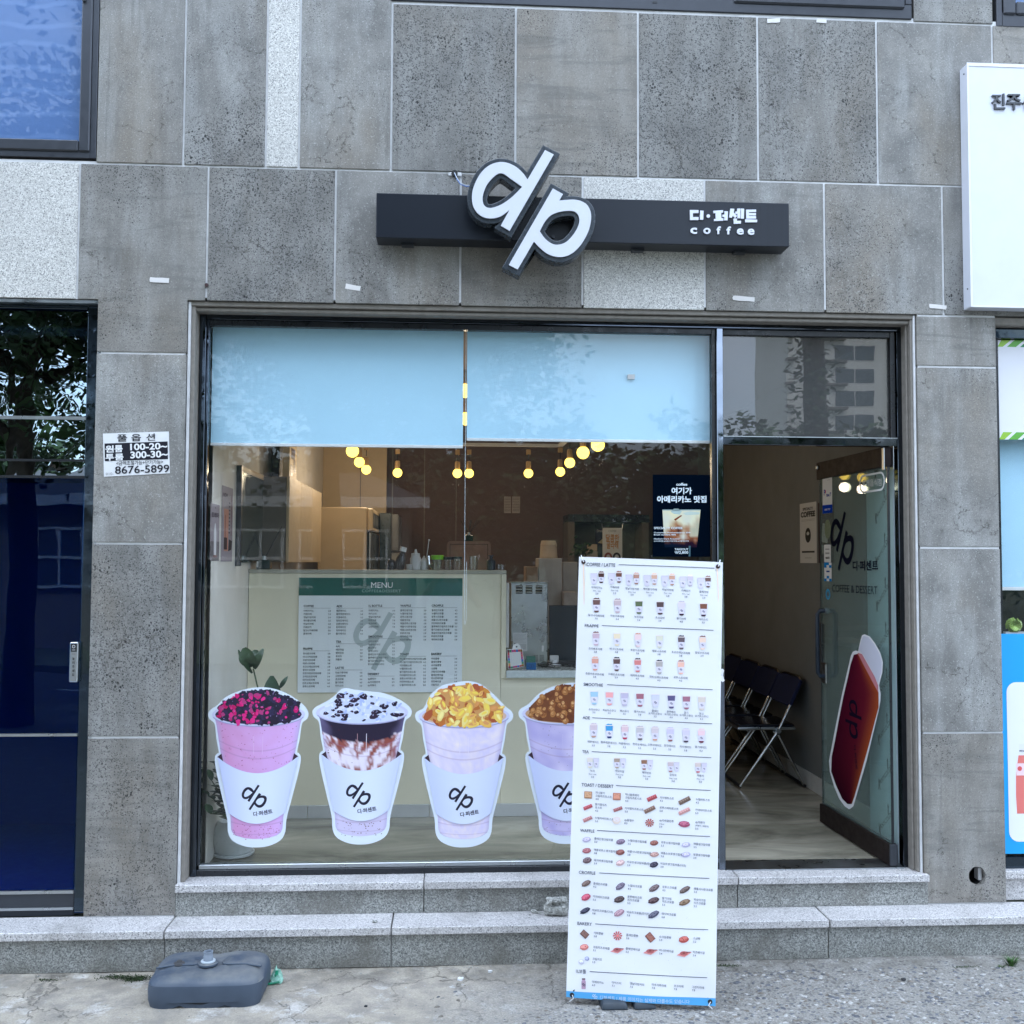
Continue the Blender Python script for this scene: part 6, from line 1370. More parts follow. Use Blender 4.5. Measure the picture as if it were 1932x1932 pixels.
bottle('squeeze_bottle', 784, [(.034, 0), (.034, .07), (.028, .078), (.026, .10), (.012, .102), (.005, .125)], wpl, 'tall white squeeze bottle with stepped nozzle', 'squeeze bottle')
bottle('squeeze_bottle', 800, [(.026, 0), (.027, .045), (.020, .062), (.010, .07), (.004, .085)], wpl, 'shorter white squeeze bottle right of the tall one', 'squeeze bottle')
bottle('white_tub', 775, [(.026, 0), (.028, .034)], MB['whiteplastic'], 'small white tub in front of the squeeze bottles', 'tub')
o = thing('straw_spoon', (lx(803), YT+.03, zt), 'thin white stick with a ball end leaning out behind the bottles', 'stirrer')
e_ = onY(809.5, 1019, YT+.03); B().tube([(lx(802), YT+.03, zt+.01), tuple(e_)], .0025, 5).obj('stick', wpl, o); B().lathe(tuple(e_), [(.003, -.005), (.007, 0), (.003, .005)], 8).obj('ball', wpl, o)
o = thing('measuring_spoons', (lx(811), YT-.03, zt), 'shiny heap of metal measuring spoons on the ledge', 'spoons'); rj = random.Random(2)
for k in range(9):
    B().lathe((lx(811)+rj.uniform(-.012, .016), YT-.03+rj.uniform(-.01, .01), zt+.006+k*.0042), [(.003, -.003), (.009, 0), (.004, .003)], 8).obj('spoon_bowl', MB['chrome'], o)
B().tube([(lx(810), YT-.03, zt+.03), (lx(808.5), YT-.03, zt+.085)], .008, 8).obj('spoon_handle', MB['chrome'], o)
bottle('glass_jar', 825, [(.037, 0), (.038, .062)], MB['jar'], 'glass jar with a bright green lid', 'jar', 0, [(.041, .0625), (.041, .088), (.036, .090)], plain('green_lid', rgb(120, 190, 20), .35, var=0), 'jars on the ledge')
bottle('glass_jar', 845.5, [(.030, 0), (.030, .062)], MB['jar'], 'glass jar with a flat black lid beside the green lidded one', 'jar', 0, [(.034, .0625), (.034, .078), (.028, .080)], MB['rubber'], 'jars on the ledge')
bottle('glass_jar', 862.5, [(.030, 0), (.030, .066)], MB['jar'], 'glass jar with a grey lid just left of the chain', 'jar', 0, [(.032, .0665), (.032, .080), (.026, .082)], MB['alu'], 'jars on the ledge')
bottle('cup_stack', 893, [(.026, 0), (.028, .085)], glassmat('clear_cup', (.80, .82, .84, 1), .14), 'stack of clear plastic cups right of the chain', 'cups')
bottle('pump_bottle', 926.5, [(.027, 0), (.028, .055), (.020, .066), (.010, .068), (.010, .084), (.018, .085), (.018, .091)], plain('matt_black_bottle', (.01, .011, .02, 1), .4, var=0), 'black pump bottle near the right end of the ledge', 'pump bottle')
bottle('clear_tub', 945, [(.028, 0), (.030, .034)], MB['jar'], 'small clear tub at the right end of the ledge', 'tub')

# ================================================================== BACK OF THE KITCHEN
def bx_uv(name, mat, par_, u0, v0, u1, v1, Y, dep, bev=.003, floor=None):
    x0, x1 = X(u0, (v0+v1)/2, Y), X(u1, (v0+v1)/2, Y); z1, z0 = Z((u0+u1)/2, v0, Y), Z((u0+u1)/2, v1, Y)
    if floor is not None: z0 = floor
    return box(x0, x1, Y, Y+dep, z0, z1).obj(name, mat, par_, bev)
warm = plain('warm_beige_panel', rgb(206, 184, 150), .5, var=.03); greyc = plain('grey_cabinet_front', rgb(116, 108, 98), .4, var=.04)
# framed glass panel on the left wall
o = thing('wall_glass_panel', (XW, 1.0, 1.9), 'grey framed glass panel standing out from the left wall', 'glass panel')
ya, yb2 = onX(445, 950, XW+.0).y, 1.20+.02
pz1 = onX(445, 877, XW).z; pz0 = onX(445, 1068, XW).z
box(XW+.001, XW+.03, ya, ya+.03, pz0, pz1).obj('panel_frame', MB['alu'], o, .002); box(XW+.001, XW+.02, ya+.031, 1.75, pz0+.02, pz1-.03).obj('panel_glass', plain('greenish_mirror', (.25, .30, .28, 1), .12, .8), o)
box(XW+.001, XW+.024, ya+.031, 1.75, pz1-.029, pz1).obj('panel_frame', warm, o)
# wall cupboards along the left wall
Yc2 = 1.55
cb_ = thing('wall_cupboard', (XW+.1, Yc2, 2), 'long wall cupboard with grey end and beige side above the left of the counter', 'cupboard')
cx = X(541, 980, Yc2); cz1, cz0 = Z(510, 899, Yc2), Z(510, 1060, Yc2)
box(XW+.002, cx-.004, Yc2-.002, Yc2+.018, cz0, cz1).obj('end_panel', greyc, cb_, .002); box(cx-.003, cx+.016, Yc2-.004, Yc2+.5, cz0-.004, cz1+.002).obj('side_door', warm, cb_, .002)
box(cx-.003, cx+.016, Yc2+.504, Yc2+1.05, cz0-.004, cz1+.002).obj('side_door', warm, cb_, .002); box(cx-.003, cx+.016, Yc2+1.054, Yc2+1.6, cz0-.004, cz1+.002).obj('side_door', warm, cb_, .002)
box(XW+.002, cx-.004, Yc2+.02, Yc2+1.6, cz0, cz1-.002).obj('carcass', warm, cb_)
for nm, u0, u1, Y, h_, m_, lab_ in (('storage_box', 512, 527, Yc2+.25, .24, MB['rubber'], 'narrow black box standing on the wall cupboard'), ('storage_box', 533, 559, Yc2+.08, .235, warm, 'beige appliance box with printed side on the wall cupboard')):
    o = thing(nm, (X(u0, 880, Y), Y, cz1), lab_, 'box')
    x0, x1 = X(u0, 880, Y), min(X(u1, 880, Y), cx-.0); box(x0, x1, Y, Y+.30, cz1+.001, cz1+h_).obj('carton', m_, o, .003)
    if u0 > 530: 
        pr = Print(Plane((x1, Y, cz1), (0, 1, 0), (0, 0, 1), (1, 0, 0)))
        for a, c, w_, hh in ((.04, .02, .1, .07), (.16, .05, .09, .08), (.06, .13, .16, .07)): pr.rect(a, c, a+w_, c+hh, rgb(70, 60, 90), 1)
        pr.obj('carton_print', o)
# panelled wall between cupboards and fridge
o = struct(box(XW+.002, X(728, 900, 4.6), 4.70, 4.76, ZS, ZC-.01).obj('panelled_wall', warm, None))
for k in range(4): struct(box(XW+.35+k*.3, XW+.356+k*.3, 4.692, 4.6995, ZS, ZC-.02).obj('panel_joint', greyc))
# tall fridge, side on
fr = thing('tall_fridge', (-.8, 3.5, ZS), 'tall beige commercial fridge seen from its side behind the ledge', 'fridge')
Yf_ = 3.3; fxa, fxb = X(600, 1000, Yf_), X(692, 1000, Yf_); fxc = X(703, 1000, Yf_); fz = Z(650, 957, Yf_)
box(fxa, fxb, Yf_, Yf_+.9, ZS+.05, fz).obj('fridge_body', warm, fr, .006); box(fxb+.003, fxc, Yf_, Yf_+.9, fz-.19, fz-.004).obj('fridge_header', warm, fr, .01)
box(fxb+.003, fxb+.012, Yf_, Yf_+.9, ZS+.05, fz-.195).obj('door_gap', MB['rubber'], fr)
for k in range(2): box(fxb+.014, fxc-.01, Yf_+.01+k*.45, Yf_+.43+k*.45, ZS+.08, fz-.2).obj('fridge_door', MB['steel'], fr, .006)
pr = Print(Plane((fxc, Yf_, fz-.19), (0, 1, 0), (0, 0, 1), (1, 0, 0))); pr.rect(.05, .03, .75, .15, g(.03), 1)
for k in range(3): pr.poly([(.16+k*.2+.05*math.cos(t*.7), .09+.05*math.sin(t*.7)) for t in range(9)], g(.3), 2)
pr.obj('fridge_display', fr)
o = thing('dark_freezer', (-.4, 3.9, ZS), 'dark upright machine with a pale lower part right of the fridge', 'appliance')
bx_uv('machine_body', plain('dark_teal_panel', (.03, .045, .05, 1), .3), o, 716, 968, 738, 1080, 4.0, .5, .004, ZS); bx_uv('machine_front', plain('grey_panel', (.14, .14, .14, 1), .4), o, 738, 970, 752, 1040, 3.95, .5, .01); bx_uv('machine_lower', plain('pale_grey_panel', (.30, .29, .27, 1), .4), o, 738.5, 1043, 755, 1080, 3.98, .5, .004, ZS)
o = thing('rounded_oven', (.1, 2.7, 1.8), 'brownish appliance with rounded corners behind the ledge, diffuser on top', 'appliance')
Yo = 2.75; pts = []
xo0, xo1 = X(843, 1050, Yo), X(926, 1050, Yo); zo1 = Z(884, 1021, Yo); zo0 = 1.35
for cx_, cz_, a0_ in ((xo1-.03, zo1-.03, 0), (xo0+.03, zo1-.03, 90)): pts += [(cx_+.03*math.cos(R(a0_+k*18)), cz_+.03*math.sin(R(a0_+k*18))) for k in range(6)]
pts += [(xo0, zo0), (xo1, zo0)]
ob = plain('taupe_metal', rgb(140, 112, 100), .4, .2); B().prism(pts, Yo, Yo+.35).obj('oven_shell', ob, o)
fr_ = fill([pts, [(xo0+.02+(x-xo0)*(xo1-xo0-.04)/(xo1-xo0), zo0+.02+(z-zo0)*(zo1-zo0-.045)/(zo1-zo0)) for x, z in pts]]); pr = Print(wallplane(Yo))
fr_ = fill([[(xo0+.022, zo0), (xo1-.022, zo0), (xo1-.022, zo1-.022), (xo0+.022, zo1-.022)], [(xo0+.026, zo0+.02), (xo1-.026, zo0+.02), (xo1-.026, zo1-.026), (xo0+.026, zo1-.026)]])
pr.arr(fr_[0], fr_[1], lambda a, b_: (a, b_), rgb(50, 40, 38), 1); pr.obj('door_line', o)
dif('reed_diffuser', 884, 1010, Yo+.1, zo1+.001, 'small black reed diffuser with six reeds on the brown appliance', .85, ((869, 982), (874, 981), (888, 981), (890, 981.5), (900, 981), (905, 982)))
ktop = thing('back_counter', (.6, 3, ZS), 'long dark back counter under the kitchen equipment', 'counter')
box(-.55, 1.9, Yo-.02, Yo+.6, ZS, 1.34).obj('counter_body', plain('dim_counter', rgb(96, 84, 78), .5), ktop)
# cups, cartons and clutter at the right
YK = 2.0
paper = plain('kraft_paper_cup', rgb(190, 166, 142), .7, var=.05); pale = plain('pale_carton', rgb(176, 168, 160), .7, var=.06)
k2 = thing('work_table', (.9, YK, ZS), 'steel work table behind the low counter', 'table')
box(.42, 1.55, YK-.1, YK+.45, 1.28, 1.31).obj('table_top', MB['steel'], k2)
for x_ in (.45, 1.52):
    for y_ in (YK-.07, YK+.42): box(x_-.015, x_+.015, y_-.015, y_+.015, ZS, 1.28).obj('leg', MB['steel'], k2)
def cart(name, u0, v0, u1, v1, Y, dep, mat, lab_, cat='carton', z0=None):
    x0, x1 = X(u0, 1060, Y), X(u1, 1060, Y); o = thing(name, ((x0+x1)/2, Y, 0), lab_, cat)
    z1_ = Z((u0+u1)/2, v0, Y); z0_ = Z((u0+u1)/2, v1, Y) if z0 is None else z0; box(x0, x1, Y, Y+dep, z0_, z1_).obj('carton', mat, o, .004); return o
cart('carton', 1016, 1053, 1060, 1100, YK, .25, pale, 'large pale carton under the paper cup stack', z0=1.3105)
xk = X(1035, 1040, YK+.12); zk0 = Z(1035, 1053, YK+.0)+.001; zk1 = Z(1035, 1020, YK+.1); o = thing('paper_cup_stack', (xk, YK+.12, zk0), 'tall stack of upturned kraft paper cups on a carton', 'paper cups')
hk = (zk1-zk0); rk = (X(1052, 1040, YK+.12)-X(1018, 1040, YK+.12))/2
B().lathe((xk, YK+.12, zk0), [(rk, 0), (rk, hk*.1), (rk*.98, hk*.12), (rk*.9, hk*.72), (rk*.93, hk*.74), (rk*.80, hk*.99), (rk*.76, hk)], 20).obj('cups', paper, o, smooth=True)
o = cart('carton', 992, 1069, 1015, 1100, YK-.05, .2, plain('brown_carton', rgb(150, 116, 88), .7), 'small brown carton left of the cup stack', z0=1.3105)
cart('carton', 1063, 1117, 1090, 1139, YK-.09, .2, plain('cream_carton', rgb(186, 170, 158), .7), 'cream carton low beside the dark screen', z0=1.3105)
cart('carton', 1062, 1060, 1090, 1100, YK+.2, .2, pale, 'grey carton close to the standing banner', z0=1.3105)
# framed doorway opening at the back right, with things inside
o = thing('back_doorway', (1.6, 4.6, ZS), 'dark framed opening in the back wall at the right', 'doorway')
Yd = 4.55; xa, xb = X(1084, 1020, Yd), X(1212, 1020, Yd); za = Z(1150, 985, Yd)
box(xa-.06, xa, Yd, 4.98, ZS, za).obj('door_frame', MB['walldark'], o); box(xb, xb+.06, Yd, 4.98, ZS, za).obj('door_frame', MB['walldark'], o); box(xa-.06, xb+.06, Yd-.02, 4.98, za+.001, za+.07).obj('door_header', MB['blackmetal'], o)
box(xa+.001, xb-.001, 4.94, 4.985, ZS, za).obj('inner_panel', plain('grey_green_panel', rgb(108, 110, 100), .6), o)
for k in range(2): box(xa+.25+k*.14, xa+.254+k*.14, 4.934, 4.9395, ZS, za-.01).obj('panel_joint', MB['rubber'], o)
Yg = 4.0
o = thing('navy_banner', (X(1130, 1000, Yg+.2), Yg+.2, 1.5), 'narrow navy hanging banner behind the heart banner', 'small banner')
x0, x1 = X(1124, 1020, Yg+.2), X(1138, 1020, Yg+.2); box(x0, x1, Yg+.2, Yg+.21, Z(1130, 1056, Yg+.2), Z(1130, 998, Yg+.2)).obj('banner_cloth', plain('navy_cloth', rgb(30, 28, 66), .7), o)
pr = Print(wallplane(Yg+.2)); pr.text('Drink', x0+.01, Z(1130, 1004, Yg+.2), .024, g(.4), 2, 'L', .02, wid=(x1-x0)*.85); pr.poly([(x0+.02, Z(1130, 1024, Yg+.2)), (x1-.004, Z(1130, 1016, Yg+.2)), (x1-.004, Z(1130, 1026, Yg+.2))], rgb(180, 170, 140), 2); pr.obj('banner_print', o)
o = thing('heart_banner', (X(1152, 1020, Yg), Yg, 1.5), 'small white banner with orange lettering and a heart made of two arms', 'small banner')
x0, x1 = X(1137, 1020, Yg), X(1174, 1020, Yg); zh0, zh1 = Z(1155, 1075, Yg), Z(1155, 996, Yg); box(x0, x1, Yg, Yg+.008, zh0, zh1).obj('banner_cloth', MB['white'], o)
pr = Print(wallplane(Yg)); xm = (x0+x1)/2
pr.text('달콤한', xm, Z(1155, 1021, Yg), .052, rgb(206, 150, 90), 2, 'C', .03, wid=(x1-x0)*.68); pr.text('꿀라떼', xm, Z(1155, 1034, Yg), .052, rgb(206, 150, 90), 2, 'C', .03, wid=(x1-x0)*.6); pr.text('COFFEE', xm, Z(1155, 1004, Yg), .02, g(.3), 2, 'C', 0, wid=(x1-x0)*.4)
for s_, c_ in ((-1, rgb(150, 76, 62)), (1, rgb(48, 34, 44))):
    hz_ = Z(1155, 1052, Yg); rr_ = (x1-x0)*.21
    oo = [(xm+s_*(rr_*1.02-rr_*math.cos(R(a))), hz_+rr_*1.25*math.sin(R(a))) for a in range(0, 200, 20)]+[(xm+s_*.004, hz_-rr_*2.6)]
    ii = [(xm+s_*(rr_*1.02-rr_*.52*math.cos(R(a))), hz_+rr_*.75*math.sin(R(a))) for a in range(180, -20, -20)]
    pr.poly(oo+[(xm-s_*0+s_*.02, hz_-rr_*1.6)]+ii[0:1]+ii, c_, 3) if 0 else None
    q_ = fill([oo, [(a, b_) for a, b_ in ii]]); pr.arr(q_[0], q_[1], lambda a, b_: (a, b_), c_, 3)
pr.obj('banner_print', o)
for s_ in (x0, x1): B().tube([(s_, Yg, zh1-.005), (s_-.008 if s_ == x0 else s_+.008, Yg, zh1+.04)], .004, 5).obj('banner_hook', MB['steel'], o)
o = thing('small_plant', (X(1098, 1040, Yg), Yg, 1.4), 'small dark leafy plant inside the back opening', 'plant'); rj = random.Random(9)
for k in range(60):
    c = onY(1097, 1042, Yg)+Vector((rj.gauss(0, .05), rj.gauss(0, .04), rj.gauss(0, .055))); a = rj.uniform(0, 6.28); e1 = Vector((math.cos(a), .3, math.sin(a)))*.022; e2 = Vector((-math.sin(a), .2, math.cos(a)))*.012
    if k == 0: lb_ = B()
    lb_.add([c-e1, c-e2, c+e1, c+e2], [(0, 1, 2, 3)])
lb_.obj('leaves', MB['leaf'], o); B().lathe((X(1098, 1060, Yg), Yg, Z(1098, 1095, Yg)), [(.05, 0), (.06, .14)], 12).obj('plant_pot', dksy, o)
c_ = cart('carton', 1108, 1040, 1128, 1100, Yg-.02, .25, pale, 'tall pale carton in the back opening beside the plant'); c_ = cart('carton', 1113, 1027, 1127, 1039.5, Yg, .2, paper, 'small kraft carton on top of the tall pale one')
k3 = thing('side_table', (1.4, Yg, ZS), 'low dark cabinet inside the back opening', 'cabinet'); box(1.0, 1.75, Yg-.1, Yg+.4, ZS, Z(1098, 1096, Yg)-.002).obj('cabinet_body', MB['walldark'], k3)
# notice sheets on the wall
o = thing('notice_sheets', onY(966, 950, 4.99), 'two faint pale notice sheets side by side on the taupe wall', 'paper sheets'); pr = Print(wallplane(4.999))
for u0, u1 in ((951, 964), (966, 981)):
    pr.rpx(u0, 968, u1, 937, rgb(150, 134, 130), 1)
    for k in range(9): pr.rpx(u0+1, 940.5+k*3, u1-1, 939+k*3, rgb(112, 98, 94), 2)
pr.obj('sheet_print', o)

# ================================================================== ON THE LOW COUNTER
zc = lz1+.0005
def q8(x, y): return (1440+.20699*x)/1.56522, (1640+.20699*y)/1.56522
Ym = YC+.16
mx0_, mx1_ = X(q8(330, 0)[0], 1170, Ym), X(q8(858, 0)[0], 1170, Ym); mz1_ = Z(1000, 1098, Ym)
o = thing('steel_ice_machine', ((mx0_+mx1_)/2, Ym, zc), 'stainless steel machine back with three columns of vent slots on the low counter', 'steel machine')
box(mx0_, mx1_, Ym, Ym+.36, zc, mz1_-.006).obj('machine_body', MB['steel'], o, .004); box(mx0_-.004, mx1_+.004, Ym-.004, Ym+.36, mz1_-.0055, mz1_+.002).obj('machine_lid', MB['chrome'], o, .001)
for cxx in (452, 590, 732):
    for cyy in (440, 482, 521):
        p = onY(*q8(cxx, cyy), Ym); B().obox((p.x, Ym-.005, p.z), (.022, 0, 0), (0, .005, .002), (0, -.001, .0055)).obj('vent_slot', MB['chrome'], o, .003); 
        B().obox((p.x, Ym-.0006, p.z-.0085), (.021, 0, 0), (0, .0005, 0), (0, 0, .003)).obj('vent_gap', MB['rubber'], o)
for cyy in range(7):
    for cxx in (688, 772): p = onY(*q8(cxx, 1425+cyy*14), Ym); box(p.x-.014, p.x+.014, Ym-.0012, Ym-.0002, p.z-.0012, p.z+.0012).obj('lower_vent', MB['rubber'], o)
for a, c in ((340, 890), (845, 886), (845, 1365)): p = onY(*q8(a, c), Ym); B().tube([(p.x, Ym-.003, p.z), (p.x, Ym, p.z)], .004, 8).obj('screw', MB['alu'], o)
p = onY(*q8(785, 1330), Ym); box(p.x-.006, p.x+.006, Ym-.006, Ym, p.z-.018, p.z+.018).obj('machine_switch', MB['white'], o, .002)
p0, p1 = onY(*q8(362, 1365), Ym), onY(*q8(565, 1102), Ym); o = thing('instruction_sheet', (p0+p1)/2, 'white instruction sheet taped to the steel machine', 'paper sheet'); pr = Print(wallplane(Ym-.0008))
pr.rect(p0.x, p0.z, p1.x, p1.z, g(.62), 0)
for k in range(7): pr.rect(p0.x+.006, p1.z-.012-k*.008, p1.x-.006-(k % 3)*.01, p1.z-.010-k*.008, g(.4), 1)
pr.rect(p0.x+.006, p0.z+.03, p0.x+.022, p0.z+.05, g(.2), 1); pr.rect(p0.x+.028, p0.z+.01, p1.x-.006, p0.z+.045, g(.5), 1)
pr.obj('sheet_print', o)
# colourful payment stand (its code is left blank)
Yq = YC-.0; a0, a1 = onY(*q8(283, 1632), Yq), onY(*q8(512, 1590), Yq)
o = thing('payment_stand', (a0.x+.04, Yq, zc), 'colourful striped acrylic payment stand at the left end of the low counter', 'payment stand')
cor = [onY(*q8(*c), Yq) for c in ((290, 1640), (520, 1600), (495, 1345), (268, 1355))]
sh = zc-min(cor[0].z, cor[1].z)+.004; cor = [Vector((c.x+.002, c.y, c.z+max(0, sh))) for c in cor]
b = B(); b.add([c for c in cor]+[c+Vector((0, .004, 0)) for c in cor], [(0, 1, 2, 3), (7, 6, 5, 4), (0, 4, 5, 1), (1, 5, 6, 2), (2, 6, 7, 3), (3, 7, 4, 0)]); b.obj('stand_plate', MB['white'], o)
tx = (cor[2].x*.62+cor[3].x*.38); tz = (cor[2].z+cor[3].z)/2
b = B().prism([(tx+.026*math.cos(R(t)), tz+.034*math.sin(R(t))) for t in range(0, 181, 20)], Yq, Yq+.004); b.obj('stand_top', MB['white'], o)
pr = Print(wallplane(Yq)); pc = [rgb(206, 60, 100), rgb(226, 150, 70), rgb(60, 150, 110), rgb(50, 110, 190), rgb(180, 60, 140), rgb(216, 80, 90)]
def bil(i, j): 
    a = cor[0].lerp(cor[1], i); c = cor[3].lerp(cor[2], i); q = a.lerp(c, j); return q.x, q.z
for k in range(7):
    t0, t1 = .03+k*.134, .03+k*.134+.13
    for (i0, i1, j0, j1) in ((.03, .15, t0, t1), (.85, .97, t0, t1), (t0, t1, .03, .12), (t0, t1, .84, .97)): pr.poly([bil(i0, j0), bil(i1, j0), bil(i1, j1), bil(i0, j1)], pc[(k+int(i0*9)) % 6], 1+.1*(i0 > .5))
pr.poly([bil(.18, .2), bil(.80, .2), bil(.80, .8), bil(.18, .8)], g(.7), 2)
pr.poly([(tx+.006*math.cos(t), tz+.014+.005*math.sin(t)) for t in range(0, 6)], g(.03), 2); pr.obj('stand_print', o)
a0, a1 = onY(*q8(552, 1618), YC+.02), onY(*q8(692, 1425), YC+.02); o = thing('card_box', (a0.x, YC+.02, zc), 'small box, green above and blue below, on the low counter', 'box')
zs_ = zc; hm = (a1.z-a0.z); box(a0.x, a1.x, YC+.02, YC+.05, zs_, zs_+hm*.52).obj('lower_box', plain('blue_card', rgb(20, 92, 150), .4, var=0), o, .001); box(a0.x+.001, a1.x-.004, YC+.021, YC+.048, zs_+hm*.525, zs_+hm).obj('upper_box', plain('green_card', rgb(20, 96, 84), .4, var=0), o, .001)
pr = Print(wallplane(YC+.02)); cx_, cz_ = (a0.x+a1.x)/2, zs_+hm*.27
for s_ in (-1, 1): q_ = fill([[(cx_+s_*.007+.010*math.cos(t*.4), cz_+.010*math.sin(t*.4)) for t in range(16)], [(cx_+s_*.007+.0075*math.cos(t*.4), cz_+.0075*math.sin(t*.4)) for t in range(16)]]); pr.arr(q_[0], q_[1], lambda a, b_: (a, b_), rgb(10, 50, 110), 1+.2*s_)
pr.obj('box_print', o)
p = onY(*q8(955, 1560), YC+.12); o = thing('card_reader', (p.x, YC+.12, zc), 'white rounded card reader with a grey stem among cables', 'card reader')
B().lathe((p.x, YC+.12, zc), [(.036, .008), (.042, .016), (.040, .024), (.015, .028), (.014, .05)], 20).obj('reader_body', MB['white'], o, smooth=True); box(p.x-.028, p.x+.028, YC+.14, YC+.16, zc+.03, zc+.075).obj('reader_back', MB['whiteplastic'], o, .004)
o = thing('cables', (p.x, YC+.08, zc), 'tangle of dark cables lying on the low counter', 'cables'); rj = random.Random(3)
for k in range(7):
    x_ = X(1012, 1255, YC+.1)+rj.uniform(0, .05); pts = [(x_, YC+.10+rj.uniform(-.03, .08), zc+.005+rj.uniform(0, .02))]
    for m in range(7): x_ += rj.uniform(.02, .07); pts.append((x_, YC+.08+rj.uniform(-.05, .10), zc+.004+rj.uniform(0, .028)))
    B().tube(pts, .003, 5).obj('cable', MB['rubber'], o, smooth=True)
sx0_, sx1_ = X(1036.5, 1190, YC+.3), X(1100, 1190, YC+.3); o = thing('dark_screen', (sx0_, YC+.3, zc), 'large dark screen standing on the low counter beside the steel machine', 'screen')
box(sx0_, sx1_, YC+.30, YC+.325, zc+.03, Z(1060, 1142, YC+.3)).obj('screen_panel', plain('dark_screen_glass', (.020, .030, .040, 1), .06), o, .003); box(sx0_+.04, sx1_-.04, YC+.28, YC+.36, zc, zc+.029).obj('screen_foot', MB['rubber'], o)
o = thing('paper_rack', (X(953, 1150, YC+.08), YC+.05, zc), 'hanging strip of white papers beside the steel machine', 'papers'); x_ = X(957.5, 1150, YC+.03)
box(x_-.006, x_+.010, YC+.03, YC+.10, Z(957, 1222, YC+.03), Z(957, 1100, YC+.03)).obj('paper_strip', MB['whiteplastic'], o)

# ================================================================== LEFT WALL POSTERS
for nm, x0, x1, y0, y1, k_, lab_ in (('wall_poster', 158, 262, 728, 1385, 0, 'shorter narrow poster of a pale bottle on the left inner wall'), ('wall_poster', 284, 412, 515, 1395, 1, 'taller narrow poster of a drink with a straw on the left inner wall')):
    def qa(x, y): return (580+.2588*x)/1.56522, (1300+.2588*y)/1.56522
    ya, yb2 = onX(*qa(x0, 1000), XW+.002).y, onX(*qa(x1, 1000), XW+.002).y
    z1_ = (onX(*qa(x0, y0), XW).z+onX(*qa(x1, y0+30*k_+4), XW).z)/2; z0_ = onX(*qa(x0, y1-10), XW).z
    o = thing(nm, (XW, (ya+yb2)/2, z0_), lab_, 'poster'); pl_ = Plane((XW+.0015, ya, z0_), (0, 1, 0), (0, 0, 1), (1, 0, 0)); pr = Print(pl_); w_, h_ = yb2-ya, z1_-z0_
    pr.rect(0, 0, w_, h_, rgb(158, 148, 156), 0); pr.rect(0, 0, w_, h_*.34, rgb(112, 106, 112), 1) if not k_ else None
    if not k_:
        pr.poly([(w_*.4, h_*.1), (w_*.66, h_*.1), (w_*.66, h_*.5), (w_*.56, h_*.66), (w_*.48, h_*.66), (w_*.38, h_*.5)], rgb(216, 214, 218), 2); pr.poly([(w_*.3, h_*.06), (w_*.8, h_*.06), (w_*.7, h_*.12), (w_*.4, h_*.12)], rgb(130, 90, 90), 1.5)
        pr.text('토레타', w_*.5, h_*.77, h_*.07, rgb(70, 62, 80), 3, 'C', .03, wid=w_*.8); pr.text('NEW', w_*.5, h_*.92, h_*.03, rgb(90, 80, 90), 3, 'C', .02)
    else:
        pr.poly([(w_*.25, h_*.14), (w_*.6, h_*.14), (w_*.62, h_*.7), (w_*.2, h_*.7)], rgb(196, 140, 124), 2); pr.rect(w_*.22, h_*.16, w_*.5, h_*.32, rgb(60, 36, 44), 3); pr.rect(w_*.3, h_*.32, w_*.36, h_*.62, rgb(150, 90, 80), 3)
        pr.poly([(w_*.62, h_*.14), (w_*.9, h_*.16), (w_*.95, h_*.28), (w_*.66, h_*.3)], rgb(50, 40, 50), 3); pr.rect(w_*.84, h_*.35, w_*.88, h_*.9, rgb(110, 60, 80), 3); pr.text('NEW', w_*.3, h_*.86, h_*.05, rgb(80, 60, 80), 3, 'C', .03, wid=w_*.4)
        for k in range(9): pr.rect(w_*.62, h_*(.38+k*.05), w_*.74, h_*(.40+k*.05), rgb(90, 80, 96), 3)
    pr.obj('poster_print', o, MB['printmatt'])
# ================================================================== RIGHT WALL POSTERS behind the chairs
def q7(x, y): return (2100+.68323*x)/1.56522, (1280+.68323*y)/1.56522
def rwp(name, x0, x1, y0, y1, lab_, draw, bgc):
    ya, yb2 = onX(*q7(x1, 430), XE-.004).y, onX(*q7(x0, 430), XE-.004).y
    z1_ = (onX(*q7(x0, y0), XE).z+onX(*q7(x1, y0), XE).z)/2; z0_ = (onX(*q7(x0, y1), XE).z+onX(*q7(x1, y1), XE).z)/2
    o = thing(name, (XE, (ya+yb2)/2, z0_), lab_, 'poster'); pr = Print(Plane((XE-.0015, yb2, z0_), (0, -1, 0), (0, 0, 1), (-1, 0, 0))); w_, h_ = yb2-ya, z1_-z0_
    pr.rect(0, 0, w_, h_, bgc, 0); draw(pr, w_, h_); pr.obj('poster_print', o, MB['printmatt'])
def dA(p, w_, h_):
    k = g(.03); p.text('SPECIALTY', w_*.5, h_*.88, h_*.045, k, 3, 'C', .03, wid=w_*.62); p.text('COFFEE', w_*.5, h_*.77, h_*.085, k, 3, 'C', .05, wid=w_*.86)
    for z_ in (.72, .70): p.rect(w_*.1, h_*z_, w_*.9, h_*(z_+.004), g(.2), 3)
    p.poly([(w_*.5+w_*.17*math.cos(t*.42), h_*.46+h_*.125*math.sin(t*.42)) for t in range(15)], k, 3); p.poly([(w_*.5+w_*.08*math.cos(t*.42), h_*.49+h_*.03*math.sin(t*.42)) for t in range(15)], g(.5), 4)
    p.rect(w_*.12, h_*.17, w_*.88, h_*.20, k, 3); p.rect(w_*.3, h_*.08, w_*.7, h_*.09, g(.3), 3)
rwp('wall_poster', 383, 455, 300, 560, 'white SPECIALTY COFFEE poster with a black cup on the right inner wall', dA, g(.55))
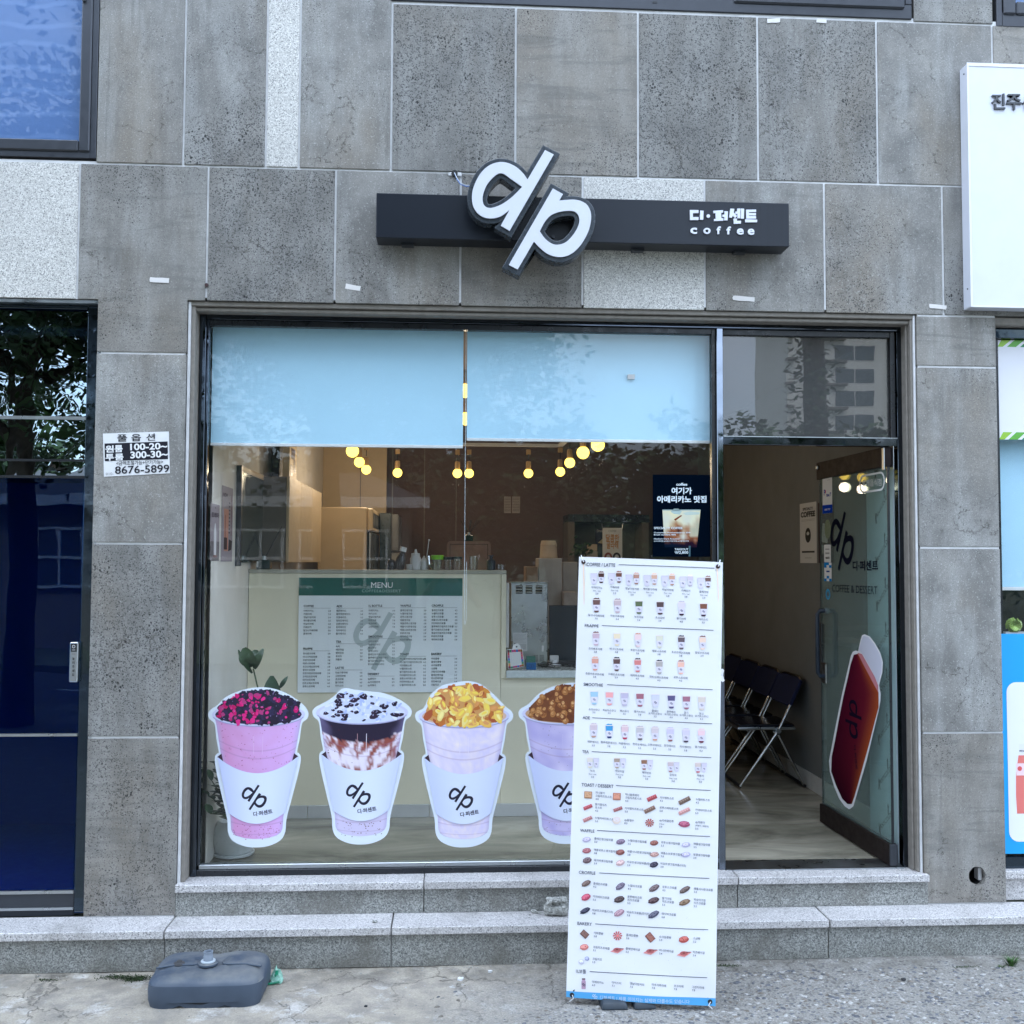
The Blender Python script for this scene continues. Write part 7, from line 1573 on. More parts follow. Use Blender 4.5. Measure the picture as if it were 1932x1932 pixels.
def dB(p, w_, h_):
    p.poly([(w_*.2, h_*.35), (w_*.6, h_*.32), (w_*.66, h_*.62), (w_*.3, h_*.66)], g(.5), 3); p.poly([(w_*.62+w_*.2*math.cos(t*.5), h_*.55+h_*.16*math.sin(t*.5)) for t in range(13)], rgb(150, 150, 110), 4)
    p.rect(w_*.1, h_*.15, w_*.4, h_*.3, g(.3), 3)
rwp('wall_poster', 462, 530, 296, 560, 'dark maroon poster with a pale cup, seen partly through the glass door', dB, rgb(46, 26, 36))

# ================================================================== FOLDING CHAIRS in a row
YCH = 1.90
hH = onY(*q5(640, 1160), YCH); hA = onY(*q5(278, 1695), YCH); hB = onY(*q5(925, 1700), YCH); hT = onY(*q5(915, 690), YCH); sF = onY(*q5(258, 1138), YCH); sBk = onY(*q5(812, 1150), YCH)
D_ = .42
def chair(dy, lab_):
    o = thing('folding_chair', (2.1, YCH+dy+D_/2, ZS), lab_, 'folding chair', 'folding chairs along the right wall')
    xb = min(hT.x, XE-.045); zt_ = hT.z+.03
    hx, hz_ = hH.x, hH.z; fA = Vector((hA.x, 0, ZS+.014)); fB = Vector((min(hB.x, XE-.03), 0, ZS+.014)); ch_ = MB['chrome']
    def at_(x, y, z): return (x, YCH+dy+y, z)
    # one bent tube: foot, up past the hinge, over the top of the back and down again
    k = (zt_-fA.z); t_ = (hz_-fA.z)/k
    r_ = .011
    pth = [at_(fA.x, .006, fA.z), at_(hx, .006, hz_), at_(xb-.012, .006, zt_-.05), at_(xb, .03, zt_-.01), at_(xb+.003, .07, zt_), at_(xb+.003, D_-.07, zt_), at_(xb, D_-.03, zt_-.01), at_(xb-.012, D_-.006, zt_-.05), at_(hx, D_-.006, hz_), at_(fA.x, D_-.006, fA.z)]
    B().tube(pth, r_, 10).obj('main_frame', ch_, o, smooth=True)
    for y_ in (.022, D_-.022): B().tube([at_(hx-.03, y_, hz_-.0), at_(hx+.01, y_, hz_-.03), at_(fB.x, y_, fB.z)], .0095, 8).obj('rear_leg', ch_, o, smooth=True)
    B().tube([at_(fA.x, 0, fA.z), at_(fA.x, D_, fA.z)], .010, 8).obj('foot_bar', MB['rubber'], o); B().tube([at_(fB.x, 0, fB.z), at_(fB.x, D_, fB.z)], .010, 8).obj('foot_bar', MB['rubber'], o)
    for y_ in (-.008, D_+.008): B().tube([at_(hx, y_, hz_+.004), at_(hx, y_+(.018 if y_ < 0 else -.018), hz_+.004)], .018, 12).obj('pivot', MB['steel'], o)
    zs2 = (sF.z+sBk.z)/2
    b = B(); b.box(sF.x, min(sBk.x, XE-.06), YCH+dy+.012, YCH+dy+D_-.012, zs2-.004, zs2+.016); b.obj('seat_rim', MB['steel'], o, .008, seg=2)
    b = B(); b.box(sF.x+.010, min(sBk.x, XE-.06)-.006, YCH+dy+.02, YCH+dy+D_-.02, zs2+.0165, zs2+.034); b.obj('seat', MB['blacksheen'], o, .010, seg=2)
    # padded back between the tubes, wrapped round them
    d_ = Vector((xb-hx, 0, zt_-hz_)).normalized(); nb2 = Vector((-d_.z, 0, d_.x))
    c0 = Vector(at_(xb-.006, D_/2, zt_-.012)) - d_*.098
    rows = []; b = B()
    for j in range(9):
        y_ = -D_/2-.014+(D_+.028)*j/8; bow = .018*(1-(2*j/8-1)**2); hb_ = .102 if 0 < j < 8 else .088
        for (a, c) in ((-hb_, -.012), (hb_, -.012), (hb_, .012), (-hb_, .012)): b.v.append(tuple(c0+Vector((0, y_, 0))+d_*a+nb2*(c-bow)))
    b.f = [(i*4+k, i*4+(k+1) % 4, (i+1)*4+(k+1) % 4, (i+1)*4+k) for i in range(8) for k in range(4)]+[(3, 2, 1, 0), (32, 33, 34, 35)]
    b.obj('back_pad', MB['navy'], o, .006, smooth=True)
    return o
chs = chair(0, 'nearest folding chair with navy back pad and chrome frame, fully in view inside the door')
for i, lab_ in enumerate(('second folding chair from the door, overlapped by the nearest one', 'third folding chair from the door in the row', 'farthest folding chair, half hidden behind the door frame')):
    c = chs.copy(); COL.objects.link(c); c.location = chs.location+Vector((0, .47*(i+1), 0)); c['label'] = lab_
    for chd in chs.children:
        q = chd.copy(); COL.objects.link(q); q.parent = c

# ================================================================== POTTED PLANT
pc_ = onZ(441, 1624, ZS); pr_ = .118; py = pc_.y+pr_+.0; py = max(py, .335); px_ = X(441.5, 1590, py)
pr_ = (X(482, 1590, py)-X(401, 1590, py))/2; ph = Z(441, 1549, py)-ZS
o = thing('potted_plant', (px_, py, ZS), 'leafy green plant in a rounded white pot at the left end of the window', 'potted plant')
B().lathe((px_, py, ZS), [(pr_*.80, 0), (pr_*.94, .004), (pr_*.96, .014), (pr_*.9, .016)], 32).obj('saucer', MB['pot'], o, smooth=True)
B().lathe((px_, py, ZS+.010), [(pr_*.62, 0), (pr_*.84, .012), (pr_*.97, .055), (pr_, ph*.38), (pr_*.96, ph*.66), (pr_*.84, ph*.88), (pr_*.74, ph*.965), (pr_*.70, ph*.975), (pr_*.67, ph*.95), (pr_*.66, ph*.84)], 36).obj('pot', MB['pot'], o, smooth=True)
B().lathe((px_, py, ZS+ph*.84), [(pr_*.655, 0), (pr_*.3, .008)], 24).obj('soil', MB['soil'], o)
rj = random.Random(12)
leafmesh = None
def leaf(base, dirv, ln, wd, fold=.25, name='leaf', droop=.2, n_=5):
    d_ = Vector(dirv).normalized(); up = Vector((0, 0, 1)); sd2 = d_.cross(up)
    if sd2.length < .1: sd2 = d_.cross(Vector((0, 1, 0)))
    sd2.normalize(); nn = sd2.cross(d_); b = B()
    for i in range(n_+1):
        t = i/n_; w_ = wd*math.sin(math.pi*min(1, (t*.92+.06)))**.75; c = Vector(base)+d_*ln*t-nn*(-droop*ln*t*t*.0)-up*droop*ln*t*t
        b.v += [tuple(c-sd2*w_+nn*w_*fold), tuple(c), tuple(c+sd2*w_+nn*w_*fold)]
    b.f = [(i*3+k, i*3+k+1, i*3+k+4, i*3+k+3) for i in range(n_) for k in range(2)]
    b.obj(name, MB['leaf'], o, smooth=True)
top = Vector((px_, py, ZS+ph*.85))
for k, (u, v, Y_) in enumerate(((393, 1500, .20), (404, 1440, .24), (399, 1472, .19), (414, 1462, .27), (397, 1535, .20), (432, 1455, .30), (450, 1470, .36), (420, 1500, .22))):
    tip = onY(u, v, Y_); tip.x = max(tip.x, XW+.012); mid_ = top.lerp(tip, .5)+Vector((.0, -.01, .03))
    P3 = [top, top.lerp(mid_, .5)+Vector((0, 0, .008)), mid_, tip]
    B().tube(P3, .006, 7, r2=.0025).obj('stem', MB['stem'], o, smooth=True)
    for m in range(9):
        t = .22+m*.097; p = P3[0].lerp(P3[2], min(1, t*2)) if t < .5 else P3[2].lerp(P3[3], t*2-1); s_ = 1 if m % 2 else -1
        ld = Vector((s_*.9, rj.uniform(-.6, .1), .5+rj.uniform(-.3, .3))).normalized()
        if p.x < XW+.07: ld.x = ld.x*.25 if s_ < 0 else ld.x; ld.y -= .4*(1 if p.y > .24 else -.3)
        leaf(p, ld, rj.uniform(.062, .085), rj.uniform(.021, .028), .2, 'leaf', .15)
leaf(onY(445, 1553, py-.05), (-1, -.1, -.18), .07, .010, .3)
# two tall stems with large leaves
def PP(u, v, dy=0): return onY(u, v, py+.05+dy)
st1_ = [top, PP(470, 1490), PP(494, 1400), PP(493, 1330), PP(487, 1300), PP(478, 1262)]
B().tube(st1_, .006, 7, r2=.004).obj('stem', MB['stem'], o, smooth=True)
for (bu, bv, tu, tv, wd) in ((476, 1258, 461, 1222, .042), (478, 1256, 484, 1226, .038), (480, 1262, 497, 1224, .020), (476, 1270, 450, 1226, .013)):
    b_, t_ = PP(bu, bv), PP(tu, tv); d_ = t_-b_; sdv = d_.cross(Vector((0, 1, 0))).normalized(); bb = B()
    for i in range(8):
        t = i/7; w_ = wd*math.sin(math.pi*(t*.88+.08))**.7; c = b_+d_*t+Vector((0, -.03*math.sin(t*3), 0))
        bb.v += [tuple(c-sdv*w_+Vector((0, -w_*.35, 0))), tuple(c), tuple(c+sdv*w_+Vector((0, -w_*.35, 0)))]
    bb.f = [(i*3+k, i*3+k+1, i*3+k+4, i*3+k+3) for i in range(7) for k in range(2)]; bb.obj('large_leaf', MB['leaf'], o, smooth=True)
B().tube([top, PP(500, 1480), PP(518, 1400), PP(522, 1330)], .006, 7, r2=.004).obj('stem', MB['stem'], o, smooth=True)
for (bu, bv, tu, tv, wd) in ((517, 1345, 513, 1275, .050), (520, 1340, 536, 1305, .030), (528, 1298, 543, 1276, .012), (520, 1350, 538, 1330, .03)):
    b_, t_ = PP(bu, bv, .02), PP(tu, tv, .02); d_ = t_-b_; sdv = d_.cross(Vector((0, 1, 0))).normalized(); bb = B()
    for i in range(8):
        t = i/7; w_ = wd*math.sin(math.pi*(t*.88+.08))**.8; c = b_+d_*t+Vector((0, -.02*math.sin(t*3), 0))
        bb.v += [tuple(c-sdv*w_+Vector((0, -w_*.3, 0))), tuple(c), tuple(c+sdv*w_+Vector((0, -w_*.3, 0)))]
    bb.f = [(i*3+k, i*3+k+1, i*3+k+4, i*3+k+3) for i in range(7) for k in range(2)]; bb.obj('large_leaf', MB['leaf'], o, smooth=True)
# bent white tag on the mullion
o = thing('paper_tag', onY(1362, 1274, YF-.012), 'small bent white paper tag stuck on the dark mullion', 'paper tag'); c = onY(1362.5, 1274, YF-.006)
pts = [(-.006, .030), (.004, .032), (.010, .024), (.006, .010), (.005, 0), (.008, -.014), (.013, -.026), (.004, -.034), (-.005, -.030), (-.008, -.016), (-.004, 0), (-.005, .014)]
B().prism([(c.x+a, c.z+b_) for a, b_ in pts], YF-.0062, YF-.0045).obj('tag_paper', MB['white'], o)
# ================================================================== ON THE STEPS AND PAVEMENT
def rock(name, c, sx, sy, sz, seed, mat, lab, cat, sub=3, notch=None):
    bm = bmesh.new(); bmesh.ops.create_icosphere(bm, subdivisions=sub, radius=1)
    for v in bm.verts:
        p = v.co.copy(); n = mnoise.noise(p*1.3+Vector((seed, 0, 0)))*.35+mnoise.noise(p*3.5+Vector((0, seed, 0)))*.16+mnoise.noise(p*8+Vector((0, 0, seed)))*.06
        q = Vector((max(-.8, min(.8, p.x*1.1)), p.y, max(-.75, min(.75, p.z*1.1))))*(1+n)
        if notch: 
            if q.z > .12 and q.z < .52 and q.y < -.1 and q.x > -.35: q.y = q.y*.35
        v.co = Vector((q.x*sx, q.y*sy, q.z*sz))
    me = bpy.data.meshes.new(name); bm.to_mesh(me); bm.free(); me.materials.append(mat); o = bpy.data.objects.new(name, me); COL.objects.link(o)
    mz = min(v.co.z for v in me.vertices); o.location = (c[0], c[1], c[2]-mz-.001); tag(o, lab, cat); return o
rc = onZ(1047, 1719, ZT); rock('broken_stone', (rc.x, -.062, ZT), .060, .036, .046, 5, MB['concrete_lump'], 'broken chunk of granite with a dark hollow on the lower step beside the banner', 'stone', 4, True)
for i, (u, v, s_) in enumerate(((1004, 1706, .014), (1012, 1712, .007), (1018, 1716, .006), (1030, 1722, .008), (996, 1711, .005), (707, 1741, .010), (1040, 1726, .006))):
    p = onZ(u, v, ZT); rock('stone_chip', (p.x, min(p.y, -.03-.008*i), ZT+.001), s_*1.3, s_, s_*.7, i*3.1, MB['concrete_lump'], ['small grey chip lying left of the broken stone', 'tiny chip just left of the broken stone', 'crumb of stone at the foot of the broken chunk', 'flake in front of the broken chunk', 'leftmost crumb beside the small chip', 'flat pale flake on the lower step tread', 'small crumb before the right side of the broken chunk'][i], 'stone chip', 2)
# embedded and loose pebbles of the washed-out concrete
rj = random.Random(77); pb = B(); cols_ = []
def lump(b, x, y, z, a, c, h, th):
    n = 7; ca, sa = math.cos(th), math.sin(th); o_ = len(b.v)
    for (r_, z_) in ((1, 0), (.8, .6), (.0, 1)):
        if r_ == 0: b.v.append((x, y, z+h)); continue
        for k in range(n):
            t = k/n*6.283; rr_ = r_*(1+.18*math.sin(k*2.3+x*50)); p, q = a*rr_*math.cos(t), c*rr_*math.sin(t); b.v.append((x+p*ca-q*sa, y+p*sa+q*ca, z+h*z_-.002))
    b.f += [(o_+k, o_+(k+1) % n, o_+n+(k+1) % n, o_+n+k) for k in range(n)]+[(o_+n+k, o_+n+(k+1) % n, o_+2*n) for k in range(n)]
B4 = [B() for _ in range(4)]
cnt = 0
while cnt < 5200:
    x, y = rj.uniform(-.2, 2.9), rj.uniform(-1.25, -.30)
    w_ = (x*1.0+y*-.9+.8*mnoise.noise(Vector((x*1.5, y*1.5, 2)))-.55)
    if rj.random() > max(.0, min(1, w_*1.1)): continue
    s_ = rj.choice([.004, .005, .006, .007, .009, .011])*rj.uniform(.8, 1.2)
    lump(B4[rj.randrange(4)], x, y, gz(x, y), s_*1.25, s_*.8, s_*.45, rj.gauss(0, .6)); cnt += 1
for i, c in enumerate((rgb(104, 106, 112), rgb(148, 144, 137), rgb(184, 181, 176), rgb(126, 118, 108))):
    o = B4[i].obj('pavement_pebbles', plain('pebble_stone_%d' % i, c, .75, var=.3, sc_=40), centre=False); o['kind'] = 'stuff'
gr = B()
for k in range(420):
    x, y = rj.uniform(-2.1, 2.9), rj.uniform(-1.3, -.28); s_ = rj.uniform(.0015, .005); lump(gr, x, y, gz(x, y), s_*1.3, s_, s_*.8, rj.uniform(0, 3))
for k in range(260):
    x, y = rj.uniform(-1.9, 2.9), YL-.012-abs(rj.gauss(0, .025)); s_ = rj.uniform(.0012, .005); lump(gr, x, y, gz(x, y), s_*1.3, s_, s_*.8, rj.uniform(0, 3))
o = gr.obj('loose_grit', MB['concrete_lump'], centre=False); o['kind'] = 'stuff'
for i, (u, v, s_) in enumerate(((1295, 1771, 0),)): pass
for u, v, s_, lab_ in ((2024/1.56522+1245*.5176/1.56522, (2024+1688*.5176)/1.56522, .012, 'dark pebble standing out on the pavement right of the banner'), ((1000+695*.5176)/1.56522, (2024+1682*.5176)/1.56522, .016, 'pale flat flake on the pavement in the middle'), ((1000+155*.5176)/1.56522, (2024+1835*.5176)/1.56522, .008, 'small dark pebble on the pavement between the parasol base and the banner'), ((1000+865*.5176)/1.56522, (2024+1640*.5176)/1.56522, .011, 'pale chip close to the step left of the banner')):
    p = onZ(u, v, 0); rock('pebble', (p.x, p.y, gz(p.x, p.y)+.001), s_, s_*.8, s_*.5, u, MB['rubber'] if 'dark' in lab_ else MB['caulk'], lab_, 'pebble', 2)
# grass tuft and moss at the foot of the step
gm = plain('grass_blade', (.055, .14, .03, 1), .5, var=.25, sc_=30); mm = plain('moss', (.030, .055, .012, 1), .9, var=.5, sc_=60)
def tuft(c, n, h, rad, lab_, name='grass_tuft'):
    b = B()
    for k in range(n):
        a = rj.uniform(0, 6.28); r_ = rj.uniform(0, rad*.4); p = Vector((c[0]+r_*math.cos(a), c[1]+r_*math.sin(a)*.6, c[2]-.002)); ln = h*rj.uniform(.5, 1.1); d_ = Vector((math.cos(a)*rj.uniform(.2, 1.0), math.sin(a)*rj.uniform(.1, .6)-.1, 1)).normalized(); sdv = Vector((-math.sin(a), math.cos(a), 0))*.0022
        q1 = p+d_*ln*.5; q2_ = p+d_*ln+Vector((d_.x, d_.y, -.35))*ln*.35; b.add([p-sdv, p+sdv, q1+sdv, q1-sdv, q2_], [(0, 1, 2, 3), (3, 2, 4)])
    o = b.obj(name, gm); tag(o, lab_, 'grass tuft'); return o
p = onZ(1908, 1822, 0); tuft((p.x, max(p.y, -.30) if p.y > -.2 else p.y, 0), 70, .060, .05, 'bright green grass tuft at the foot of the step, right edge')
p = onZ(1885, 1826, 0); tuft((p.x, p.y, 0), 22, .022, .05, 'tiny grass sprout left of the big tuft')
for i, (u, v, w_) in enumerate(((218, 1846, .09), (250, 1850, .06), (262, 1848, .05))):
    p = onZ(u, v, 0); b = B()
    for k in range(420):
        x, y = p.x+rj.gauss(0, w_*.45), min(YL-.004, p.y+.012+rj.gauss(0, .014)); s_ = rj.uniform(.002, .005); a = rj.uniform(0, 6.28); z_ = gz(x, y)+rj.uniform(0, .010)
        e1 = Vector((math.cos(a), math.sin(a)*.5, rj.uniform(.2, 1))).normalized()*s_; e2 = Vector((-math.sin(a), math.cos(a), rj.uniform(-.3, .5))).normalized()*s_*.6; c = Vector((x, y, z_)); b.add([c-e1, c-e2, c+e1, c+e2], [(0, 1, 2, 3)])
    o = b.obj('moss_patch', mm, centre=False); o['kind'] = 'stuff'
for u, v in ((1350, 1822), (1375, 1823), (90, 1850), (1820, 1826)):
    p = onZ(u, v, 0); b = B()
    for k in range(120):
        x, y = p.x+rj.gauss(0, .03), min(YL-.003, p.y+rj.gauss(0, .006)); s_ = rj.uniform(.0015, .0035); a = rj.uniform(0, 6.28); c = Vector((x, y, gz(x, y)+rj.uniform(0, .005)))
        e1 = Vector((math.cos(a), .3*math.sin(a), .5)).normalized()*s_; e2 = Vector((-math.sin(a), .4, .3)).normalized()*s_*.7; b.add([c-e1, c-e2, c+e1, c+e2], [(0, 1, 2, 3)])
    b.obj('moss_patch', mm, centre=False)['kind'] = 'stuff'
# crumpled wrapper by the parasol base
p = onZ(508, 1858, 0); o = thing('plastic_wrapper', (p.x, p.y, 0), 'crumpled green and clear plastic wrapper beside the parasol base', 'litter')
wm = plain('clear_green_film', rgb(150, 196, 176), .2, var=.3, sc_=60); w2_ = plain('green_film', rgb(30, 140, 104), .3, var=.2, sc_=60)
rk_ = random.Random(8); b = B(); Nn = 5
for j in range(Nn+1):
    for i in range(Nn+1): b.v.append((p.x+.002+(i/Nn)*.050+rk_.uniform(-.006, .006)-.25*(j/Nn)*.0, p.y+(j/Nn)*.05+rk_.uniform(-.006, .006), max(.004, .066*(j/Nn)*(1-abs(i/Nn-.5)*1.3)+rk_.uniform(-.006, .010))))
b.f = [(j*(Nn+1)+i, j*(Nn+1)+i+1, (j+1)*(Nn+1)+i+1, (j+1)*(Nn+1)+i) for j in range(Nn) for i in range(Nn)]
b.obj('wrapper_film', wm, o); B().tube([(p.x-.004, p.y-.006, .006), (p.x+.02, p.y-.004, .008), (p.x+.045, p.y-.002, .014)], .005, 6).obj('wrapper_edge', w2_, o)
B().add([(p.x+.018, p.y+.02, .02), (p.x+.036, p.y+.022, .02), (p.x+.034, p.y+.03, .05), (p.x+.022, p.y+.03, .048)], [(0, 1, 2, 3)]).obj('wrapper_print', w2_, o)

# ================================================================== ACROSS THE STREET (seen only mirrored in the glass)
bark = plain('tree_bark', rgb(84, 74, 64), .9, var=.35, sc_=5, bumpst=.6, bsc=30)
lf = NT('tree_leaf'); oi = lf.noise(lf.n('ShaderNodeNewGeometry').outputs['Position'], .8, 3)
lfm = lf.pbr(lf.mix(lf.mapr(oi, .35, .65), (.020, .050, .012, 1), (.055, .105, .025, 1)), .55)
def tree(x, y, h, tr, cr, cz, n, seed, lab_, ivy=0, fork=None, leafs=.11, off=0):
    rt = random.Random(seed); o = thing('street_tree', (x, y, 0), lab_, 'tree', 'street trees on the far side')
    b = B(); tops = []
    trunk_top = cz-cr*.25
    b.tube([(x, y, -.1), (x+.03, y, trunk_top*.4), (x-.04, y+.03, trunk_top*.75), (x, y, trunk_top)], tr, 10, r2=tr*.72)
    for k in range(7):
        a = k*2.4+rt.uniform(-.3, .3); z0 = trunk_top*rt.uniform(.72, 1.0); ln = cr*rt.uniform(.7, 1.05); p0 = Vector((x, y, z0)); p2 = p0+Vector((math.cos(a)*ln*.9, math.sin(a)*ln*.75, ln*.75)); p1 = p0.lerp(p2, .5)+Vector((0, 0, -.08*ln))
        b.tube([p0, p1, p2], tr*.42, 7, r2=tr*.10); tops += [p1, p2]
        for m in range(3): p3 = p2+Vector((rt.uniform(-1, 1), rt.uniform(-1, 1), rt.uniform(-.2, .9)))*cr*.45; b.tube([p1.lerp(p2, .6), p3], tr*.14, 5, r2=.012); tops.append(p3)
    b.obj('trunk', bark, o, smooth=True)
    c = B(); cl = [Vector((rt.gauss(0, .42)*cr, rt.gauss(0, .42)*cr, cz+rt.gauss(0.1, .36)*cr)) for _ in range(int(n/75))]
    cl = [Vector((p.x+x+off, p.y+y, p.z)) for p in cl]+tops
    for k in range(n):
        q = rt.choice(cl)+Vector((rt.gauss(0, .24), rt.gauss(0, .24), rt.gauss(0, .15)))*cr*.42
        a, e_ = rt.uniform(0, 6.28), rt.uniform(-.9, .6); d_ = Vector((math.cos(a)*math.cos(e_), math.sin(a)*math.cos(e_), math.sin(e_))); s2 = d_.cross(Vector((rt.uniform(-1, 1), rt.uniform(-1, 1), 1))).normalized(); L_ = leafs*rt.uniform(.7, 1.3)
        c.v += [tuple(q-d_*L_*.5), tuple(q+s2*L_*.30), tuple(q+d_*L_*.5), tuple(q-s2*L_*.30)]; m_ = len(c.v); c.f.append((m_-4, m_-3, m_-2, m_-1))
    for k in range(ivy):
        z_ = rt.uniform(1.6, trunk_top); a = rt.uniform(0, 6.28); rr_ = tr+rt.uniform(0, .14)*(1+z_*.12); q = Vector((x+math.cos(a)*rr_, y+math.sin(a)*rr_, z_)); d_ = Vector((math.cos(a), math.sin(a), rt.uniform(-1, 1))).normalized(); s2 = d_.cross(Vector((0, 0, 1))).normalized(); L_ = leafs
        c.v += [tuple(q-d_*L_*.5), tuple(q+s2*L_*.4), tuple(q+d_*L_*.5), tuple(q-s2*L_*.4)]; m_ = len(c.v); c.f.append((m_-4, m_-3, m_-2, m_-1))
    c.obj('crown', lfm, o)
tree(-4.9, -6.9, 8, .17, 2.5, 5.0, 30000, 1, 'leafy street tree mirrored in the dark entrance at the left')
tree(-1.5, -7.2, 8, .20, 2.7, 5.3, 62000, 2, 'broad street tree mirrored across the left blind', off=.6, leafs=.12)
tree(4.55, -7.3, 9, .16, 1.6, 8.6, 9000, 3, 'slim ivy clad street tree mirrored in the glass above the door', ivy=1500)
tree(-9.5, -7.5, 8, .2, 2.6, 5.2, 9000, 4, 'street tree farther left along the road', leafs=.18)
for i, (x, y, s_) in enumerate(((-13, -24, 3.2), (-7.5, -26, 2.6), (3, -25, 2.4), (7.5, -27, 3.0), (13, -30, 3.2), (20, -34, 3.6))):
    tree(x, y, 6, .2, s_, s_*1.15, 5200, 20+i, ['dense tree behind the low house, far left', 'dense tree behind the low house, centre left', 'round tree across the road in the middle', 'round tree across the road right of the middle', 'wide tree across the road to the right', 'biggest far tree before the apartment block'][i], leafs=.34)
tree(1.2, -19.5, 6, .2, 2.6, 3.0, 9000, 40, 'broad bushy tree beside the low house', leafs=.26)
tree(-1.4, -24, 6, .2, 3.0, 3.4, 7000, 41, 'dense tree rising behind the roof of the low house', leafs=.32)
# distant dark treeline
tl = B(); rt = random.Random(50)
for k in range(9000):
    x = rt.uniform(-90, 110); hh = 5.5+2.2*mnoise.noise(Vector((x*.12, 0, 0)))+1.4*mnoise.noise(Vector((x*.5, 3, 0))); z_ = rt.random()**.6*hh; y = -72+rt.uniform(-2, 2); a = rt.uniform(0, 3.14); s_ = .7
    tl.v += [(x-s_*math.cos(a), y, z_-s_*.5), (x+s_*math.cos(a), y+.3, z_-s_*.3), (x+s_*.2, y, z_+s_)]; m_ = len(tl.v); tl.f.append((m_-3, m_-2, m_-1))
tl.obj('far_woodland', lfm, centre=False)['kind'] = 'stuff'
# pale apartment block
ab = thing('apartment_block', (60, -126, 0), 'tall cream apartment block mirrored in the glass above the door', 'building')
cw = plain('cream_render', rgb(214, 212, 206), .8, var=.05, sc_=.3); wg = plain('far_window_glass', (.05, .07, .085, 1), .15, var=0); lgd = plain('balcony_edge', rgb(110, 104, 98), .8)
def AX(u, Y=-126.5): return ((u-966)/FPX+.0596)*(131.6)
ax0 = AX(1497); box(ax0, ax0+34, -140, -126.5, 0, 46).obj('wall', cw, ab)
for fl_ in range(14):
    z_ = 1.2+fl_*3.05
    for (xa, xb) in ((ax0+6.6, ax0+9.1), (ax0+9.3, ax0+11.9), (ax0+14.6, ax0+17.0), (ax0+20, ax0+22.5), (ax0+22.7, ax0+25.2), (ax0+28, ax0+30.4)):
        f_ = box(xa, xb, -126.49, -126.40, z_, z_+1.9).obj('window', wg, ab)
    box(ax0+2.8, ax0+7.9, -126.49, -125.6, z_-.5, z_-.2).obj('balcony_edge', lgd, ab); box(ax0-.3, ax0+.9, -126.49, -125.6, z_-.3, z_).obj('balcony_edge', lgd, ab)
# low house with a row of windows
lh = thing('low_house', (-5, -17, 0), 'long low house with a grey roof and white framed windows mirrored in the glass', 'house')
hw = plain('house_wall', rgb(140, 132, 124), .8, var=.08, sc_=1); rf = plain('grey_roof', rgb(88, 86, 86), .8, var=.1)
box(-13, -.9, -22, -16.8, 0, 3.2).obj('wall', hw, lh); B().add([(-13.4, -16.4, 3.15), (-.5, -16.4, 3.15), (-.5, -22.4, 3.15), (-13.4, -22.4, 3.15), (-12, -19.4, 3.95), (-2, -19.4, 3.95)], [(0, 1, 5, 4), (1, 2, 5), (2, 3, 4, 5), (3, 0, 4), (3, 2, 1, 0)]).obj('roof', rf, lh)
box(-13.45, -.45, -16.42, -16.36, 2.98, 3.2).obj('fascia', MB['white'], lh)
for xw in (-12, -8.6, -5.4, -3.2):
    w_ = box(xw, xw+1.9, -16.79, -16.74, 1.3, 2.5).obj('window', wg, lh)
    for k in range(5): box(xw+k*.46-.03, xw+k*.46+.03, -16.735, -16.70, 1.3, 2.5).obj('window_frame', MB['white'], lh)
    for z_ in (1.3, 1.9, 2.5): box(xw-.03, xw+1.9, -16.735, -16.69, z_-.03, z_+.03).obj('window_frame', MB['white'], lh)

# ================================================================== THE PHOTOGRAPHER (behind the camera, mirrored faintly in the menu board)
me = bpy.data.meshes.new('person_body'); px0, py0 = .0, -5.46
J = {'pelvis': (0, 0, 1.02, .155, .11), 'waist': (0, .01, 1.18, .145, .10), 'chest': (0, .02, 1.42, .165, .115), 'upper': (0, .015, 1.58, .12, .09), 'neck': (0, .02, 1.68, .055, .055), 'skull': (0, .04, 1.76, .075, .08), 'crown': (0, .03, 1.88, .078, .088)}
E_ = [('pelvis', 'waist'), ('waist', 'chest'), ('chest', 'upper'), ('upper', 'neck'), ('neck', 'skull'), ('skull', 'crown')]
for s_, nm in ((-1, 'l'), (1, 'r')):
    J.update({nm+'sh': (s_*.20, .02, 1.56, .062, .06), nm+'el': (s_*.31, .16, 1.40, .046, .046), nm+'wr': (s_*.095, .37, 1.76, .028, .026), nm+'hand': (s_*.070, .40, 1.82, .038, .020),
              nm+'hip': (s_*.10, 0, .95, .10, .10), nm+'kn': (s_*.12, .02, .52, .062, .065), nm+'an': (s_*.13, -.01, .10, .040, .045), nm+'toe': (s_*.15, .16, .05, .045, .032)})
    E_ += [('upper', nm+'sh'), (nm+'sh', nm+'el'), (nm+'el', nm+'wr'), (nm+'wr', nm+'hand'), ('pelvis', nm+'hip'), (nm+'hip', nm+'kn'), (nm+'kn', nm+'an'), (nm+'an', nm+'toe')]
    for k in range(5):
        b_ = (s_*(.072-.004*k), .405+.004*k, 1.835-.012*k); 
        J[nm+'f%da' % k] = (s_*.078, .415, 1.85-.018*k, .0095, .0095); J[nm+'f%db' % k] = (s_*.060, .440, 1.856-.018*k, .0085, .0085); J[nm+'f%dc' % k] = (s_*.036, .442, 1.858-.018*k, .007, .007)
        E_ += [(nm+'hand', nm+'f%da' % k), (nm+'f%da' % k, nm+'f%db' % k), (nm+'f%db' % k, nm+'f%dc' % k)]
ks = list(J); me.from_pydata([(J[k][0]+px0, J[k][1]+py0, J[k][2]) for k in ks], [(ks.index(a), ks.index(b)) for a, b in E_], [])
po = bpy.data.objects.new('person_tmp', me); COL.objects.link(po); md = po.modifiers.new('skin', 'SKIN')
